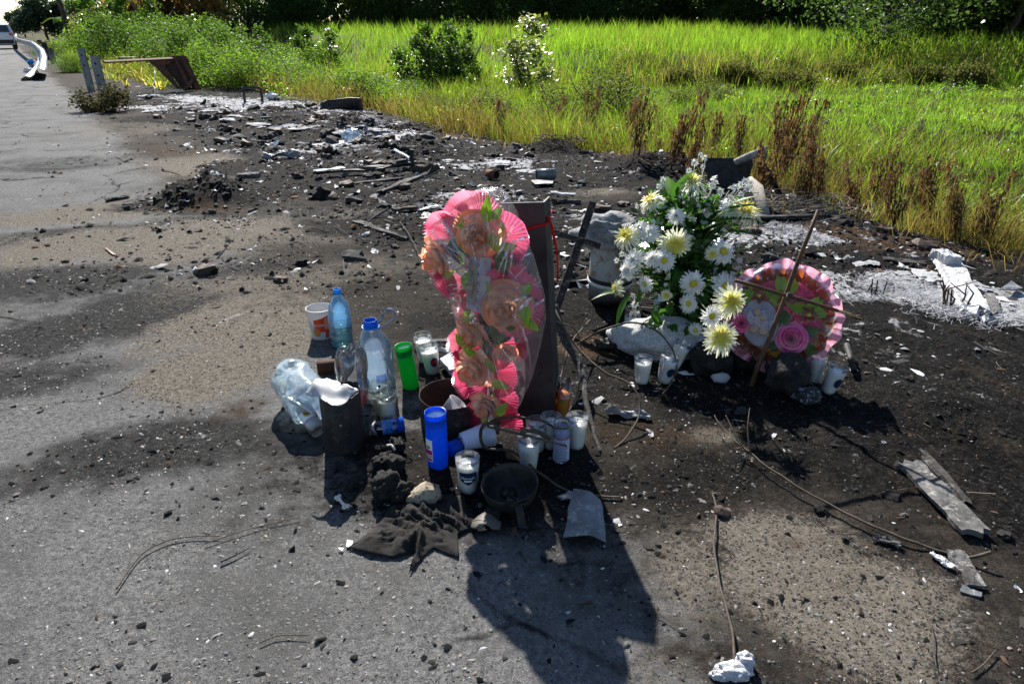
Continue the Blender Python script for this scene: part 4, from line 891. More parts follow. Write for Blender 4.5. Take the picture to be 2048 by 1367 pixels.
MB().lathe([(.1045, .122), (.1038, .11), (.1035, .006), (.001, .005)], 60, wob=lambda a, q, z: (q * (1 + .004 * math.sin(2 * a)), z + .0008 * math.sin(9 * a) * (z > .1))).build('inside', M_RUSTIN, o, smooth=True)
def cup(name, label, p, ax, r1, r0, h, mat, cat='cup', n=32, z0=0.0):
    q = ax.normalized().to_track_quat('Z', 'Y'); o = thing(name, label, cat, p, q.to_euler())
    MB().lathe([(.001, .0), (r0, 0), (r1, h - .003), (r1 + .0016, h - .002), (r1 + .0016, h), (r1 - .001, h), (r0 - .001, .002), (.001, .002)], n, wob=lambda a, q_, z: (q_ * (1 + .012 * math.sin(16 * z / h)), z)).build('wall', mat, o, smooth=True); return o
cup('plastic_cup', 'translucent plastic cup dropped inside the rusty tin', Vector((-.235, 1.92, .03)), Vector((.62, .12, .72)), .033, .023, .095, M_CUPW)
cup('paper_cup', 'white paper cup lying on its side behind the shield candle', G(925, 902) + Vector((0, 0, .036)), Vector((.86, .42, .02)), .040, .028, .100, M_PAPER)
def labelbottle(A, B, label, cap):
    ax = (B - A).normalized(); q = ax.to_track_quat('Z', 'Y'); o = thing('printed_bottle', label, 'bottle', A, q.to_euler(), 'small blue printed bottles')
    L = (B - A).length; r = .024
    MB().lathe([(.001, 0), (r * .9, 0), (r, .004), (r, L * .72), (r * .96, L * .76), (r, L * .8), (r, L * .97), (r * .8, L)], 32).build('body', clear('dark_glass', (.10, .14, .22), .08, .06, .8, haze=.35, hcol=(.02, .03, .06)), o, smooth=True)
    MB().lathe([(r * 1.02, L * .74), (r * 1.02, L * .98), (r * .85, L * 1.005), (.001, L * 1.005)], 28).build('blue_end', M_BLUE, o, smooth=True)
    inv = q.inverted() @ (Vector((0, 0, CH)) - A); fa = math.atan2(inv.y, inv.x)
    for k in range(3): wrappatch(lambda z: r * 1.02, L * (.22 + .17 * k), L * (.36 + .17 * k), fa - 1.4, fa + 1.4, M_LBLUE if k % 2 else pmat('pale_blue_print', (.16, .27, .62), (.08, .16, .5), 120, .4), o, 'paper_label')
    for k, a in enumerate((-.3, .8)): wrappatch(lambda z: r * 1.04, L * .58, L * .70, fa + a - .26, fa + a + .26, M_NAVY, o, 'flower_mark', disc_shape)
    wraptext('frutal', .014, r * 1.05, 0, 0, M_NAVY, o).matrix_local = Matrix.Identity(4)
    t = o.children[-1] if o.children else None
    tt = [c for c in bpy.data.objects if c.parent == o and c.name.startswith('lettering')][-1]
    for v in tt.data.vertices:      # run the word round the girth
        a = math.atan2(v.co.y, v.co.x); v.co = Vector((r * 1.05 * math.cos(fa - v.co.z / r * -1 - .2), r * 1.05 * math.sin(fa - v.co.z / r * -1 - .2), L * .42 + a * r * 1.05)) if False else Vector((r * 1.05 * math.cos(fa + a), r * 1.05 * math.sin(fa + a), L * .43 + v.co.z))
    if cap: MB().lathe([(r * .9, 0), (r * 1.05, -.002), (r * .8, -.012), (r * .3, -.010)], 14, wob=lambda a, q_, z: (q_ * (1 + .1 * math.sin(3 * a)), z + .005 * math.sin(2 * a))).build('foil_end', M_FOIL, o, smooth=True)
labelbottle(G(752, 868) + Vector((0, 0, .022)), G(809, 860) + Vector((0, 0, .024)), 'small blue printed bottle lying below the yellowed candles', True)
labelbottle(G(965, 885) + Vector((0, .02, .018)), G(898, 912) + Vector((0, 0, .022)), 'small blue printed bottle sticking out under the paper cup', False)
# rusty can behind the soda bottle
A = G(636, 748) + Vector((0, 0, .028)); o = thing('rusty_can', 'rusty brown can lying behind the upturned soda bottle', 'can', A, Vector((.9, .25, .0)).to_track_quat('Z', 'Y').to_euler())
MB().lathe([(.024, .0), (.026, .002), (.026, .085), (.024, .087), (.001, .086)], 28).build('wall', M_RUST, o, smooth=True); MB().lathe([(.0255, .001), (.0245, .001), (.0245, .07), (.001, .07)], 28).build('inside', M_RUSTIN, o, smooth=True)

# ------------------------------------------------------------------ burnt pan with spoons
p = G(1022, 1003); p.z -= .004; o = thing('burnt_pan', 'burnt round pan with a perforated handle and two spoons inside', 'pan', p, (R(7), R(-3), 0))
MB().lathe([(.001, 0), (.034, .002), (.056, .014), (.070, .034), (.0765, .058), (.0785, .076), (.0795, .078), (.0770, .078), (.0745, .058), (.067, .036), (.054, .018), (.033, .006), (.001, .005)], 52, wob=lambda a, q, z: (q * (1 + .008 * math.sin(2 * a)), z)).build('bowl', M_SOOT, o, smooth=True)
hp = [(.022, -.072, .062), (.026, -.084, .050), (.030, -.10, .022), (.034, -.125, .006), (.040, -.175, .002)]
hb = MB(); hw = [.010, .0105, .011, .012, .011]
vs = []; 
for (x, y, z), wv in zip(hp, hw): vs += [(x - wv, y, z), (x + wv, y, z), (x + wv, y, z - .003), (x - wv, y, z - .003)]
hb.add(vs, [(i * 4 + j, i * 4 + (j + 1) % 4, i * 4 + 4 + (j + 1) % 4, i * 4 + 4 + j) for i in range(4) for j in range(4)] + [(0, 1, 2, 3), (19, 18, 17, 16)])
hd = hb.build('handle', M_SOOT, o)
for x, y in ((.0335, -.123), (.036, -.142), (.0385, -.160)): MB().lathe([(.0001, .0032), (.0035, .0032), (.0045, .001)], 10).build('hole', M_CHAR, hd, (x, y, .0035))
for k, (a, b) in enumerate((((-.012, .01, .02), (.004, -.078, .085)), ((.006, .005, .02), (.042, -.088, .082)))):
    a = Vector(a); b = Vector(b); s_ = (b - a).cross(Vector((0, 0, 1))).normalized(); so = thing('burnt_spoon', ('burnt spoon leaning on the left inside the pan', 'burnt spoon sticking out over the pan handle')[k], 'spoon', p, o.rotation_euler)
    sb = MB(); pr = ((0, .004), (.3, .004), (.55, .006), (.8, .011), (1.0, .010))
    vs = []
    for t, wv in pr: c_ = a.lerp(b, t); vs += [c_ - s_ * wv, c_ + s_ * wv, c_ + s_ * wv - Vector((0, 0, .0015)), c_ - s_ * wv - Vector((0, 0, .0015))]
    sb.add(vs, [(i * 4 + j, i * 4 + (j + 1) % 4, i * 4 + 4 + (j + 1) % 4, i * 4 + 4 + j) for i in range(4) for j in range(4)] + [(0, 1, 2, 3), (19, 18, 17, 16)]).build('handle', M_SOOT, so)
    MB().blob(a + Vector((-.004, .022, -.006)), (.014, .020, .005), 2, .05).build('spoon_bowl', M_SOOT, so, smooth=True)

# ------------------------------------------------------------------ post and ribbon
pb = at(1072, 842); pb = Vector((pb.x, pb.y, float(gz(pb.x, pb.y))))
o = thing('barrier_post', 'dark steel post of the crash barrier behind the wrapped cross', 'post', pb, (R(-1.5), R(-4.5), R(-14)))
Hp = .735; wf, dp, th = .068, .085, .007
prof2 = [(-wf, -th / 2), (wf, -th / 2), (wf, dp), (wf - .006, dp), (wf - .006, th / 2), (-wf + .006, th / 2), (-wf + .006, dp), (-wf, dp)]
mb = MB(); k = len(prof2); mb.add([(x, y, z) for z in (-.08, Hp) for x, y in prof2], [(i, (i + 1) % k, k + (i + 1) % k, k + i) for i in range(k)] + [(8, 9, 12, 13)[::1], (10, 11, 12, 9), (14, 15, 8, 13)])
mb.build('channel', M_STEEL, o)
for zz in (.62, .34): MB().lathe([(.0001, .0045), (.008, .0045), (.0105, .001)], 12).build('bolt_hole', M_CHAR, o, (.0, -.0035, zz), (R(90), 0, 0))
rb = tag(MB().add([], []).build('red_ribbon', M_RED), 'red ribbon tied round the top of the steel post', 'ribbon')
bpy.data.objects.remove(rb)
Mp = Matrix.LocRotScale(pb, Euler((R(-1.5), R(-4.5), R(-14))), None)
rb = MB()
loop = [(-.11, -.02, .635), (-.03, -.012, .648), (wf + .003, -.010, .672), (wf + .005, dp * .5, .682), (wf + .003, dp + .003, .690), (0, dp + .006, .70), (-wf - .003, dp + .003, .705), (-wf - .004, 0, .70)]
rb.tube([Mp @ Vector(q) for q in loop], .0048, 6, flat=.45)
tail = [(wf + .004, .0, .672), (wf + .012, -.006, .690), (wf + .022, -.006, .66), (wf + .030, -.004, .60), (wf + .032, -.004, .54), (wf + .028, -.004, .49)]
rb.tube([Mp @ Vector(q) for q in tail], .0050, 6, flat=.4); rb.tube([Mp @ Vector((q[0] - .006, q[1] + .01, q[2] + .004)) for q in tail[:4]], .0048, 6, flat=.4)
tag(rb.build('red_ribbon', M_RED, smooth=True), 'red ribbon tied round the top of the steel post', 'ribbon')
# ================================================================== wrapped flower cross against the post
M_PINK = trans('pink_pleat', (.90, .09, .28), (.82, .06, .25), (1.0, .22, .44), .6, 12, .3, .08)
M_PINKL = trans('pale_pink_pleat', (.92, .24, .40), (.88, .18, .36), (1.0, .42, .56), .6, 12, .3, .08)
M_PEACH = leafmat('peach_petal', (1.0, .74, .56), (.98, .58, .46), (1.0, .78, .58), .58, .5, .04)
M_LIME = trans('lime_ribbon', (.22, .42, .02), (.30, .50, .03), (.40, .70, .05), .45, 20, .3, .10)
M_DKLEAF = leafmat('cloth_leaf', (.05, .11, .02), (.09, .14, .025), (.16, .28, .04), .4, .5, .05)
M_PLUM = pmat('plum_backing', (.12, .03, .07), (.07, .02, .05), 20, .6)
M_FILM = clear('wrapping_film', (.98, .98, .985), .14, .02, .6, .7, 26, .05, (1.0, .99, 1.0), bd=.02)
M_CREASE = clear('film_crease', (.98, .98, 1.0), .15, .10, .6, .3, 30, .22, (1.0, .99, 1.0))
M_FILM2 = clear('wreath_film', (.985, .985, .99), .10, .004, .28, 0, 18, .012, (.95, .93, .96))
M_FILMP = clear('pink_tinted_film', (.98, .62, .66), .12, .05, .7, .8, 60, .30, (.95, .35, .42))
M_LILAC = pmat('lilac_frame', (.42, .34, .46), (.34, .25, .40), 90, .5)
M_LILACS = pmat('pale_lilac_side', (.52, .50, .56), (.46, .44, .5), 30, .5)
n_ = Vector((-.45, -.87, .12)).normalized(); r_ = Vector((0, 0, 1)).cross(n_).normalized(); u_ = n_.cross(r_)
PB = at(990, 850) + n_ * .10
CAMP = Vector((0, 0, CH))
def PL(u, v, off=0.0):
    d = Vector(ray(u, v)); t = n_.dot(PB + n_ * off - CAMP) / n_.dot(d); return CAMP + d * t
cross0 = on(at(990, 850).x, at(990, 850).y)
CR = thing('flower_cross', 'tall cross of pink rosettes and peach roses wrapped in clear plastic', 'floral tribute', cross0)
def child(mb, name, mat, smooth=True, parent=CR, **k):
    mb.xf(Matrix.Translation(-cross0)); return mb.build(name, mat, parent, smooth=smooth, **k)
def frame_at(c, ex, ey, ez):
    M = Matrix.Identity(4)
    for i, a in enumerate((ex, ey, ez)):
        for j in range(3): M[j][i] = a[j]
    M.translation = c; return M
def fanmesh(rad, a0, a1, pleats=22, amp=.007, cup=.25, r0=.08):
    """pleated ribbon fan in the xy plane, z towards the viewer"""
    mb = MB(); k = pleats * 2
    def fn(s, t):
        i = round(s * k); a = R(a0 + (a1 - a0) * s); q = rad * (r0 + (1 - r0) * t) * (1 + (.035 * (i % 2) + .06 * mnoise.noise(Vector((a * 2.2, a0, rad * 50)))) * t)
        return (math.cos(a) * q, math.sin(a) * q, amp * (1 if i % 2 else -1) * (.25 + t) + cup * rad * t * t + rad * (.10 * mnoise.noise(Vector((a * 1.3 + rad * 90, t * 1.5, a0))) + .05 * mnoise.noise(Vector((a * 4, t * 3, a1)))) * t)
    return mb.grid(fn, k + 1, 6)
def fanpx(u, v, rpx, a0, a1, off=.02, mat=None, tilt=(0, 0), name='pink_rosette', pl=20):
    c = PL(u, v, off); s = (c - CAMP).length / FPX * .97
    M = frame_at(c, r_, u_, n_) @ Euler((tilt[0], tilt[1], 0)).to_matrix().to_4x4()
    return child(fanmesh(rpx * s, a0, a1, pl).xf(M), name, mat or M_PINK, False)
fanpx(962, 448, 76, 35, 150, .0, M_PINKL, (.25, 0)); fanpx(905, 478, 62, 60, 190, .0, M_PINKL, (.2, -.2)); fanpx(1000, 478, 60, -85, 95, .015, M_PINK, (0, .35))
fanpx(1032, 578, 64, -10, 190, .02, M_PINK, (.35, .1)); fanpx(1036, 615, 58, -150, 20, .02, M_PINK, (-.2, .2)); fanpx(905, 545, 48, 170, 300, .0, M_PINKL, (0, -.2))
fanpx(950, 620, 36, 80, 210, .01, M_PINKL); fanpx(985, 690, 52, -100, 70, .0, M_PINK, (0, .2)); fanpx(985, 745, 54, -80, 60, .0, M_PINK, (0, .25)); fanpx(990, 800, 52, -75, 80, .0, M_PINK, (0, .25))
fanpx(992, 850, 60, 0, 120, .0, M_PINK, (-.1, .2)); fanpx(935, 690, 40, 120, 260, .0, M_PINKL); fanpx(945, 760, 40, 120, 260, -.01, M_PINK); fanpx(970, 500, 50, 200, 340, .0, M_PINK)
fanpx(1005, 520, 44, 190, 350, -.005, M_PLUM, (0, 0), 'plum_rosette'); fanpx(1000, 640, 46, 170, 330, -.01, M_PLUM, (0, 0), 'plum_rosette'); fanpx(925, 520, 40, 0, 140, -.01, M_PLUM, (0, 0), 'plum_rosette')
for q in ((935, 440, 50, 90, 230, -.01, M_PINKL), (975, 560, 46, 60, 250, -.012, M_PINK), (960, 600, 42, 120, 280, -.01, M_PINK), (990, 580, 50, 100, 280, -.012, M_PINK), (960, 700, 44, 60, 200, -.012, M_PINK), (975, 770, 44, 100, 280, -.012, M_PINK), (940, 720, 36, 150, 290, -.005, M_PINKL), (970, 830, 40, 100, 250, -.01, M_PINK), (1015, 545, 50, 20, 160, 0, M_PINKL), (880, 520, 36, 120, 300, -.008, M_PINKL), (1030, 690, 34, -60, 60, -.012, M_PINK), (930, 560, 40, 150, 300, -.01, M_PINKL)): fanpx(*q, tilt=(random.uniform(-.2, .2), random.uniform(-.2, .2)))
# wooden cross behind the ribbons
b = MB(); b.tube([PL(992, 866, -.02), PL(962, 410, -.02)], .016, 4); b.tube([PL(885, 490, -.02), PL(1052, 612, -.02)], .016, 4); child(b, 'cross_frame', M_PLUM, False)
def rosemesh(seed, rad=1.0):
    rs = np.random.RandomState(seed); mb = MB()
    for layer, (cnt, R0, H, op) in enumerate(((3, .20, .95, .02), (4, .38, .98, .10), (5, .60, .92, .32), (5, .82, .72, .62), (5, .98, .45, .9))):
        for k in range(cnt):
            a = 2 * math.pi * (k + .5 * layer) / cnt + rs.normal() * .15; wv = 2.2 * math.pi / cnt * .62; hh = H * (.9 + .25 * rs.rand())
            def fn(s, t, a=a, R0=R0, hh=hh, wv=wv, op=op):
                an = a + (s - .5) * 2 * wv * (1 - .25 * t * t); q = R0 * (.25 + .75 * t ** .7) * (1 + op * .35 * t ** 3); lip = -op * .30 * max(0, t - .6) ** 1.3 * 2.2 - .12 * abs(s - .5) * 2 * t
                return (math.cos(an) * q * rad, math.sin(an) * q * rad, (hh * t + lip + .02 * math.sin(9 * s + seed)) * rad)
            mb.grid(fn, 7, 7); mb.m[-6:] = [1] * 6; mb.m[-36:-6] = [0] * 30
    return mb
M_CORAL = leafmat('coral_petal_edge', (.95, .36, .20), (.96, .44, .26), (1.0, .42, .24), .5, .5, .04)
ROSE = [rosemesh(1).mesh('rose', [M_PEACH, M_CORAL], True), rosemesh(5).mesh('rose', [M_PEACH, M_CORAL], True)]
def rosepx(u, v, rpx, dirv, k=0, off=.03, sy=1.0, mesh=None):
    c = PL(u, v, off) - cross0; s = (c + cross0 - CAMP).length / FPX * rpx
    d = (n_ * dirv[2] + r_ * dirv[0] + u_ * dirv[1]).normalized()
    o = obj('rose', mesh or ROSE[k % 2], CR, c, d.to_track_quat('Z', 'Y').to_euler()); o.scale = (s, s, s * sy); return o
rosepx(962, 462, 43, (.30, -.35, .9), 0, .035, 1.3); rosepx(889, 506, 36, (-.5, -.5, .7), 1, .025, 1.4); rosepx(1018, 610, 45, (.15, -.05, 1), 0, .035, 1.3); rosepx(1012, 700, 20, (.4, -.5, .8), 1, .02, 1.3)
rosepx(955, 655, 33, (-.2, -.6, .8), 1, .035, 1.4); rosepx(960, 728, 37, (-.2, -.35, .9), 0, .035, 1.3); rosepx(976, 798, 28, (.1, -.6, .8), 1, .03, 1.4); rosepx(945, 470, 20, (-.8, -.2, .6), 1, .02, 1)
def leafgrid(L, wd, fold=.25, curl=.3, jag=0.0, nv=9):
    def fn(s, t):
        w_ = wd * math.sin(math.pi * min(.999, .04 + .96 * t) ** .8) * (1 + jag * math.sin(t * 40)); x = (s - .5) * 2 * w_
        return (x, L * t, fold * abs(x) - curl * L * t * t)
    return MB().grid(fn, 5, nv)
def leafpx(u, v, Lpx, wpx, ang, mat, off=.03, name='leaf', tilt=(0, 0), curl=.3, jag=0, fold=.25):
    c = PL(u, v, off + .03); s = (c - CAMP).length / FPX * 1.12
    M = frame_at(c, r_, u_, n_) @ Matrix.Rotation(R(ang - 90), 4, 'Z') @ Euler((tilt[0], tilt[1], 0)).to_matrix().to_4x4()
    return child(leafgrid(Lpx * s, wpx * s, fold, curl, jag).xf(M), name, mat)
leafpx(975, 445, 48, 12, 100, M_LIME, .06); leafpx(985, 465, 40, 12, -80, M_LIME, .05); leafpx(985, 440, 30, 9, 60, M_LIME, .05)
leafpx(925, 485, 44, 11, 200, M_DKLEAF, .04, jag=.2); leafpx(925, 475, 38, 12, -75, M_DKLEAF, .05, jag=.2)
leafpx(985, 512, 42, 13, -10, M_DKLEAF, .05, jag=.25); leafpx(1000, 515, 36, 13, -70, M_DKLEAF, .05, jag=.25); leafpx(980, 580, 26, 12, 160, M_LIME, .04)
leafpx(1052, 610, 40, 13, -75, M_LIME, .05, tilt=(.4, .3)); leafpx(1045, 590, 28, 9, 60, M_LIME, .05); leafpx(1030, 655, 26, 6, 200, M_DKLEAF, .05)
leafpx(950, 632, 38, 11, 190, M_LIME, .05, tilt=(0, .4)); leafpx(935, 545, 40, 11, -100, M_LIME, .03); leafpx(950, 708, 34, 10, 165, M_LIME, .05); leafpx(975, 715, 34, 8, -70, M_LIME, .05); leafpx(990, 645, 42, 8, -100, M_DKLEAF, .03)
leafpx(970, 670, 50, 9, -85, M_DKLEAF, .02); leafpx(905, 548, 26, 8, 195, M_LIME, .03); leafpx(975, 850, 34, 8, 120, M_LIME, .03); leafpx(935, 755, 28, 7, 170, M_LIME, .03)
leafpx(998, 500, 34, 11, 20, M_LIME, .04); leafpx(930, 690, 30, 9, 150, M_LIME, .05); leafpx(985, 760, 34, 9, -20, M_LIME, .04); leafpx(995, 830, 30, 9, 60, M_LIME, .04); leafpx(925, 455, 28, 9, 120, M_LIME, .05); leafpx(990, 690, 30, 8, 60, M_DKLEAF, .05, jag=.2); leafpx(1055, 640, 28, 9, -40, M_LIME, .05)
# curled lime ribbons
def curl(pts, wd, name='curled_ribbon', mat=M_LIME):
    P = [PL(*q) for q in pts]
    def fn(s, t):
        i = t * (len(P) - 1); k = min(len(P) - 2, int(i)); c = P[k].lerp(P[k + 1], i - k); a = t * 7.5
        return c + (r_ * math.cos(a) + n_ * math.sin(a)) * wd * (s - .5) * 2
    child(MB().grid(fn, 4, 34), name, mat)
curl(((912, 480, .05), (922, 505, .06), (925, 530, .05), (912, 540, .04), (895, 548, .03)), .010); curl(((985, 770, .03), (986, 800, .035), (992, 825, .03), (985, 850, .02)), .010); curl(((985, 690, .02), (990, 720, .03), (986, 750, .03)), .008); curl(((1000, 430, .04), (1005, 460, .05), (995, 480, .04)), .008)
leafpx(912, 476, 34, 7, -55, M_LIME, .06, 'ribbon_tube', curl=.1, fold=-.9)
# small framed picture
c = PL(957, 566, .055); M = frame_at(c, r_, u_, n_) @ Euler((R(-4), R(-30), R(4))).to_matrix().to_4x4()
bx = child(MB().box((0, 0, 0), (.074, .158, .034)).xf(M), 'picture_block', [M_LILACS], False)
child(MB().box((0, 0, .0175), (.073, .157, .002)).xf(M), 'picture_border', M_LILAC, False)
def ov(w_, h_, z, pts=24, y0=0): return [M @ Vector((math.cos(2 * math.pi * k / pts) * w_, y0 + math.sin(2 * math.pi * k / pts) * h_, z)) for k in range(pts)]
child(MB().box((0, 0, .0192), (.050, .125, .0015)).xf(M), 'picture_field', pmat('tan_print', (.26, .21, .17), (.20, .17, .15), 90, .5), False)
child(MB().poly(ov(.020, .052, .0208), .001), 'picture_oval', pmat('gold_grey_print', (.30, .26, .14), (.22, .22, .17), 120, .5), False)
child(MB().poly(ov(.013, .042, .0216, y0=-.003), .001), 'picture_figure', pmat('grey_green_print', (.06, .10, .085), (.10, .13, .11), 90, .5), False)
child(MB().poly(ov(.007, .030, .0222, y0=-.010), .001), 'picture_figure', pmat('dull_rose_print', (.30, .15, .12), (.24, .13, .10), 90, .5), False)
for k in range(22):
    t = k / 22; x, y = ((-.030, -.07 + .28 * t) if t < .5 else (.030, -.07 + .28 * (t - .5))); child(MB().lathe([(.0001, .0015), (.0035, .0010), (.004, 0)], 7).xf(M @ Matrix.Translation((x, y, .0187))), 'border_flower', (M_LILACS, pmat('violet_print', (.22, .12, .30), None, 60, .5))[k % 2] if k < 2 else bpy.data.materials['violet_print' if k % 2 else 'pale_lilac_side'])
# clear wrapping: a crinkled bag round the cross
OUT = [(858, 462), (866, 446), (888, 428), (905, 414), (928, 390), (960, 376), (995, 373), (1016, 386), (1034, 422), (1052, 470), (1074, 530), (1090, 590), (1092, 638), (1082, 690), (1064, 756), (1042, 806), (1016, 856), (984, 860), (960, 806), (936, 762), (915, 660), (896, 585), (872, 525), (860, 490)]
CEN = (975, 600)
def outl(a):
    i = a * len(OUT); k = int(i) % len(OUT); f_ = i - int(i); p, q = OUT[k], OUT[(k + 1) % len(OUT)]; return p[0] + (q[0] - p[0]) * f_, p[1] + (q[1] - p[1]) * f_
def wrap(front):
    def fn(s, t):
        a = s % 1.0; ox, oy = outl(a); tt = .02 + .98 * t; cx = CEN[0] + .0 * a; u = CEN[0] + (ox - CEN[0]) * tt; v = CEN[1] + (oy - CEN[1]) * tt
        q = Vector((u * .022, v * .022, 3.0 * front)); rid = 1 - abs(mnoise.noise(q) * 2); rid2 = 1 - abs(mnoise.noise(q * 2.6 + Vector((4, 4, 4))) * 2); rid3 = mnoise.noise(Vector((u * .09 + v * .05, v * .012, 5)))
        edge = max(0, 1 - tt ** 2) ** .5
        h_ = (.098 * edge ** .6 if front else -.055 * edge ** .6) + (.016 * (rid - .5) + .007 * (rid2 - .5) + .006 * rid3) * min(1, edge * 2 + .25)
        return PL(u, v, h_)
    return fn
mb = MB().grid(wrap(1), 97, 34); child(mb, 'plastic_wrap', M_FILM)
mb = MB().grid(wrap(0), 97, 18); child(mb, 'plastic_wrap', M_FILM)
rsc = np.random.RandomState(44); cb = MB(); wf_ = wrap(1)
for k in range(80):            # sharp folds where the film doubles up
    s0 = (.10 + .62 * rsc.rand()) if k % 3 else rsc.rand(); t0 = .30 + .5 * rsc.rand(); ds = rsc.normal() * .035; dt = (.15 + .4 * rsc.rand()); wv = .0010 + .0065 * rsc.rand() ** 2
    s0 = (s0 + .80) % 1.0
    def cf(a, b, s0=s0, t0=t0, ds=ds, dt=dt, wv=wv): return wf_(s0 + ds * b + .003 * math.sin(4 * b + s0 * 40), min(1, t0 + dt * b)) + (r_ * math.cos(s0 * 6.28) + u_ * math.sin(s0 * 6.28)) * wv * (a - .5) * 2 * math.sin(math.pi * (.05 + .9 * b)) + n_ * (.002 + .003 * (1 - abs(a - .5) * 2))
    cb.grid(cf, 3, 14)
child(cb, 'film_crease', M_CREASE)
def strip(s, t):
    A = Vector((898 + 42 * t, 585 + 180 * t)); return PL(A.x + s * (22 - 4 * t), A.y + s * 4, .03 + .012 * mnoise.noise(Vector((s * 3, t * 22, 1))))
child(MB().grid(strip, 7, 40), 'pink_film', M_FILMP)

# ================================================================== white flower arrangement
M_CREAM = leafmat('cream_petal', (.80, .80, .58), (.84, .84, .70), (.95, .95, .72), .42, .6, .02)
M_YELP = leafmat('yellow_petal', (.70, .64, .10), (.75, .72, .25), (.90, .82, .22), .42, .6, .02)
M_WPET = leafmat('white_petal', (.84, .84, .78), (.80, .81, .78), (.95, .95, .92), .42, .6, .02)
M_YCEN = pmat('yellow_centre', (.62, .48, .02), (.45, .40, .03), 200, .8, bump=.6, bsc=400)
M_FLEAF = leafmat('bouquet_leaf', (.022, .075, .012), (.045, .11, .02), (.09, .25, .025), .4, .35, .07)
M_FSTEM = pmat('green_stem', (.05, .10, .02), (.035, .07, .015), 40, .6)
def mum(seed, layers, mats, wd):
    rs = np.random.RandomState(seed); mb = MB()
    for cnt, L, el, mi in layers:
        for k in range(cnt):
            a = 2 * math.pi * (k + rs.rand() * .7) / cnt; l = L * (.82 + .3 * rs.rand()); e = R(el + rs.normal() * 7); w_ = wd * (.75 + .5 * rs.rand())
            d = Vector((math.cos(a), math.sin(a), 0)); sd = Vector((-math.sin(a), math.cos(a), 0)); z = Vector((0, 0, 1)); bend = rs.normal() * .12
            P0 = d * .10 + z * .02 * mi; P1 = P0 + (d * math.cos(e) + z * math.sin(e)) * l * .55; P2 = P0 + (d * math.cos(e - .25) + z * math.sin(e - .25)) * l + sd * bend * l
            mb.add([P0 - sd * w_ * .3, P0 + sd * w_ * .3, P1 - sd * w_, P1 + sd * w_, P2 - sd * w_ * .45, P2 + sd * w_ * .45], [(0, 1, 3, 2), (2, 3, 5, 4)], mi)
    return mb.mesh('chrysanthemum', mats)
MUM = {'Y': mum(1, ((30, 1.0, -8, 0), (30, .95, 8, 0), (26, .85, 24, 0), (24, .66, 42, 1), (20, .5, 58, 1), (16, .34, 74, 1)), [M_CREAM, M_YELP], .058),
       'W': mum(2, ((24, 1.0, -6, 0), (24, .94, 8, 0), (22, .82, 22, 0)), [M_WPET, M_YELP], .085),
       'P': mum(3, ((28, 1.0, -4, 0), (28, .95, 14, 0), (24, .8, 34, 0), (18, .6, 55, 0), (12, .4, 72, 0)), [M_WPET, M_YELP], .08),
       's': mum(4, ((11, 1.0, 5, 0), (8, .8, 24, 0)), [M_WPET, M_YELP], .16)}
MCEN = MB().blob((0, 0, .10), (.30, .30, .15), 3, .12, 6).mesh('flower_centre', M_YCEN, True); MCENs = MB().blob((0, 0, .08), (.22, .22, .12), 2, .1, 6).mesh('flower_centre', M_YCEN, True)
fb = G(1365, 672); fb.x = .72; fb.y = 2.74; fb.z = float(gz(fb.x, fb.y))
FL = thing('flower_arrangement', 'large arrangement of white and cream chrysanthemums with dark leaves', 'flowers', fb)
FC = Vector((.725, 2.62, .36))
def fpos(u, v, push=1.0):
    """point on the front of an egg-shaped bouquet seen at that place"""
    q = atY(u, v, 2.62); k = ((q.x - FC.x) / .34) ** 2 + ((q.z - FC.z) / .46) ** 2
    q = atY(u, v, 2.98 - .40 * float(ss(330, 660, v)) - .18 * push * math.sqrt(max(0, 1 - k)))
    return q if q.z > .05 else at(u, v, .05)
heads = [(1385, 368, 27, 'Y', (.0, .1, 1)), (1302, 403, 24, 'Y', (-.5, -.2, .8)), (1350, 488, 28, 'Y', (-.1, -1, .25)), (1255, 474, 25, 'Y', (-.8, -.3, .6)), (1488, 424, 30, 'Y', (.55, -.1, .85)), (1446, 503, 22, 'W', (.1, -1, .3)), (1424, 508, 12, 'Y', (-.2, -1, .3)),
         (1328, 521, 21, 'W', (-.2, -1, .4)), (1305, 518, 16, 'P', (-.4, -1, .4)), (1268, 520, 20, 'P', (-.8, -.6, .5)), (1256, 541, 18, 'P', (-.8, -.6, .2)), (1386, 567, 21, 'W', (.05, -1, .25)), (1449, 572, 20, 'W', (.3, -1, .3)), (1460, 603, 27, 'Y', (.1, -1, .3)), (1440, 675, 31, 'Y', (.05, -1, .35)),
         (1424, 632, 18, 'W', (-.1, -1, .3)), (1377, 607, 16, 'W', (-.2, -1, .1)), (1391, 660, 13, 'W', (-.3, -.8, -.2)), (1290, 568, 15, 'W', (-.9, -.6, .1)), (1234, 577, 17, 'Y', (-1, -.4, .1)), (1300, 466, 17, 'P', (-.5, -.7, .6)), (1352, 432, 16, 'P', (-.1, -.7, .8)), (1460, 420, 18, 'P', (.2, -.6, .8)), (1280, 455, 14, 'P', (-.6, -.5, .7)), (1333, 590, 10, 'Y', (-.3, -1, -.1)), (1272, 533, 8, 'Y', (-.4, -1, 0))]
rsq = np.random.RandomState(12); stem = MB(); core = Vector((fb.x, 2.74, .12))
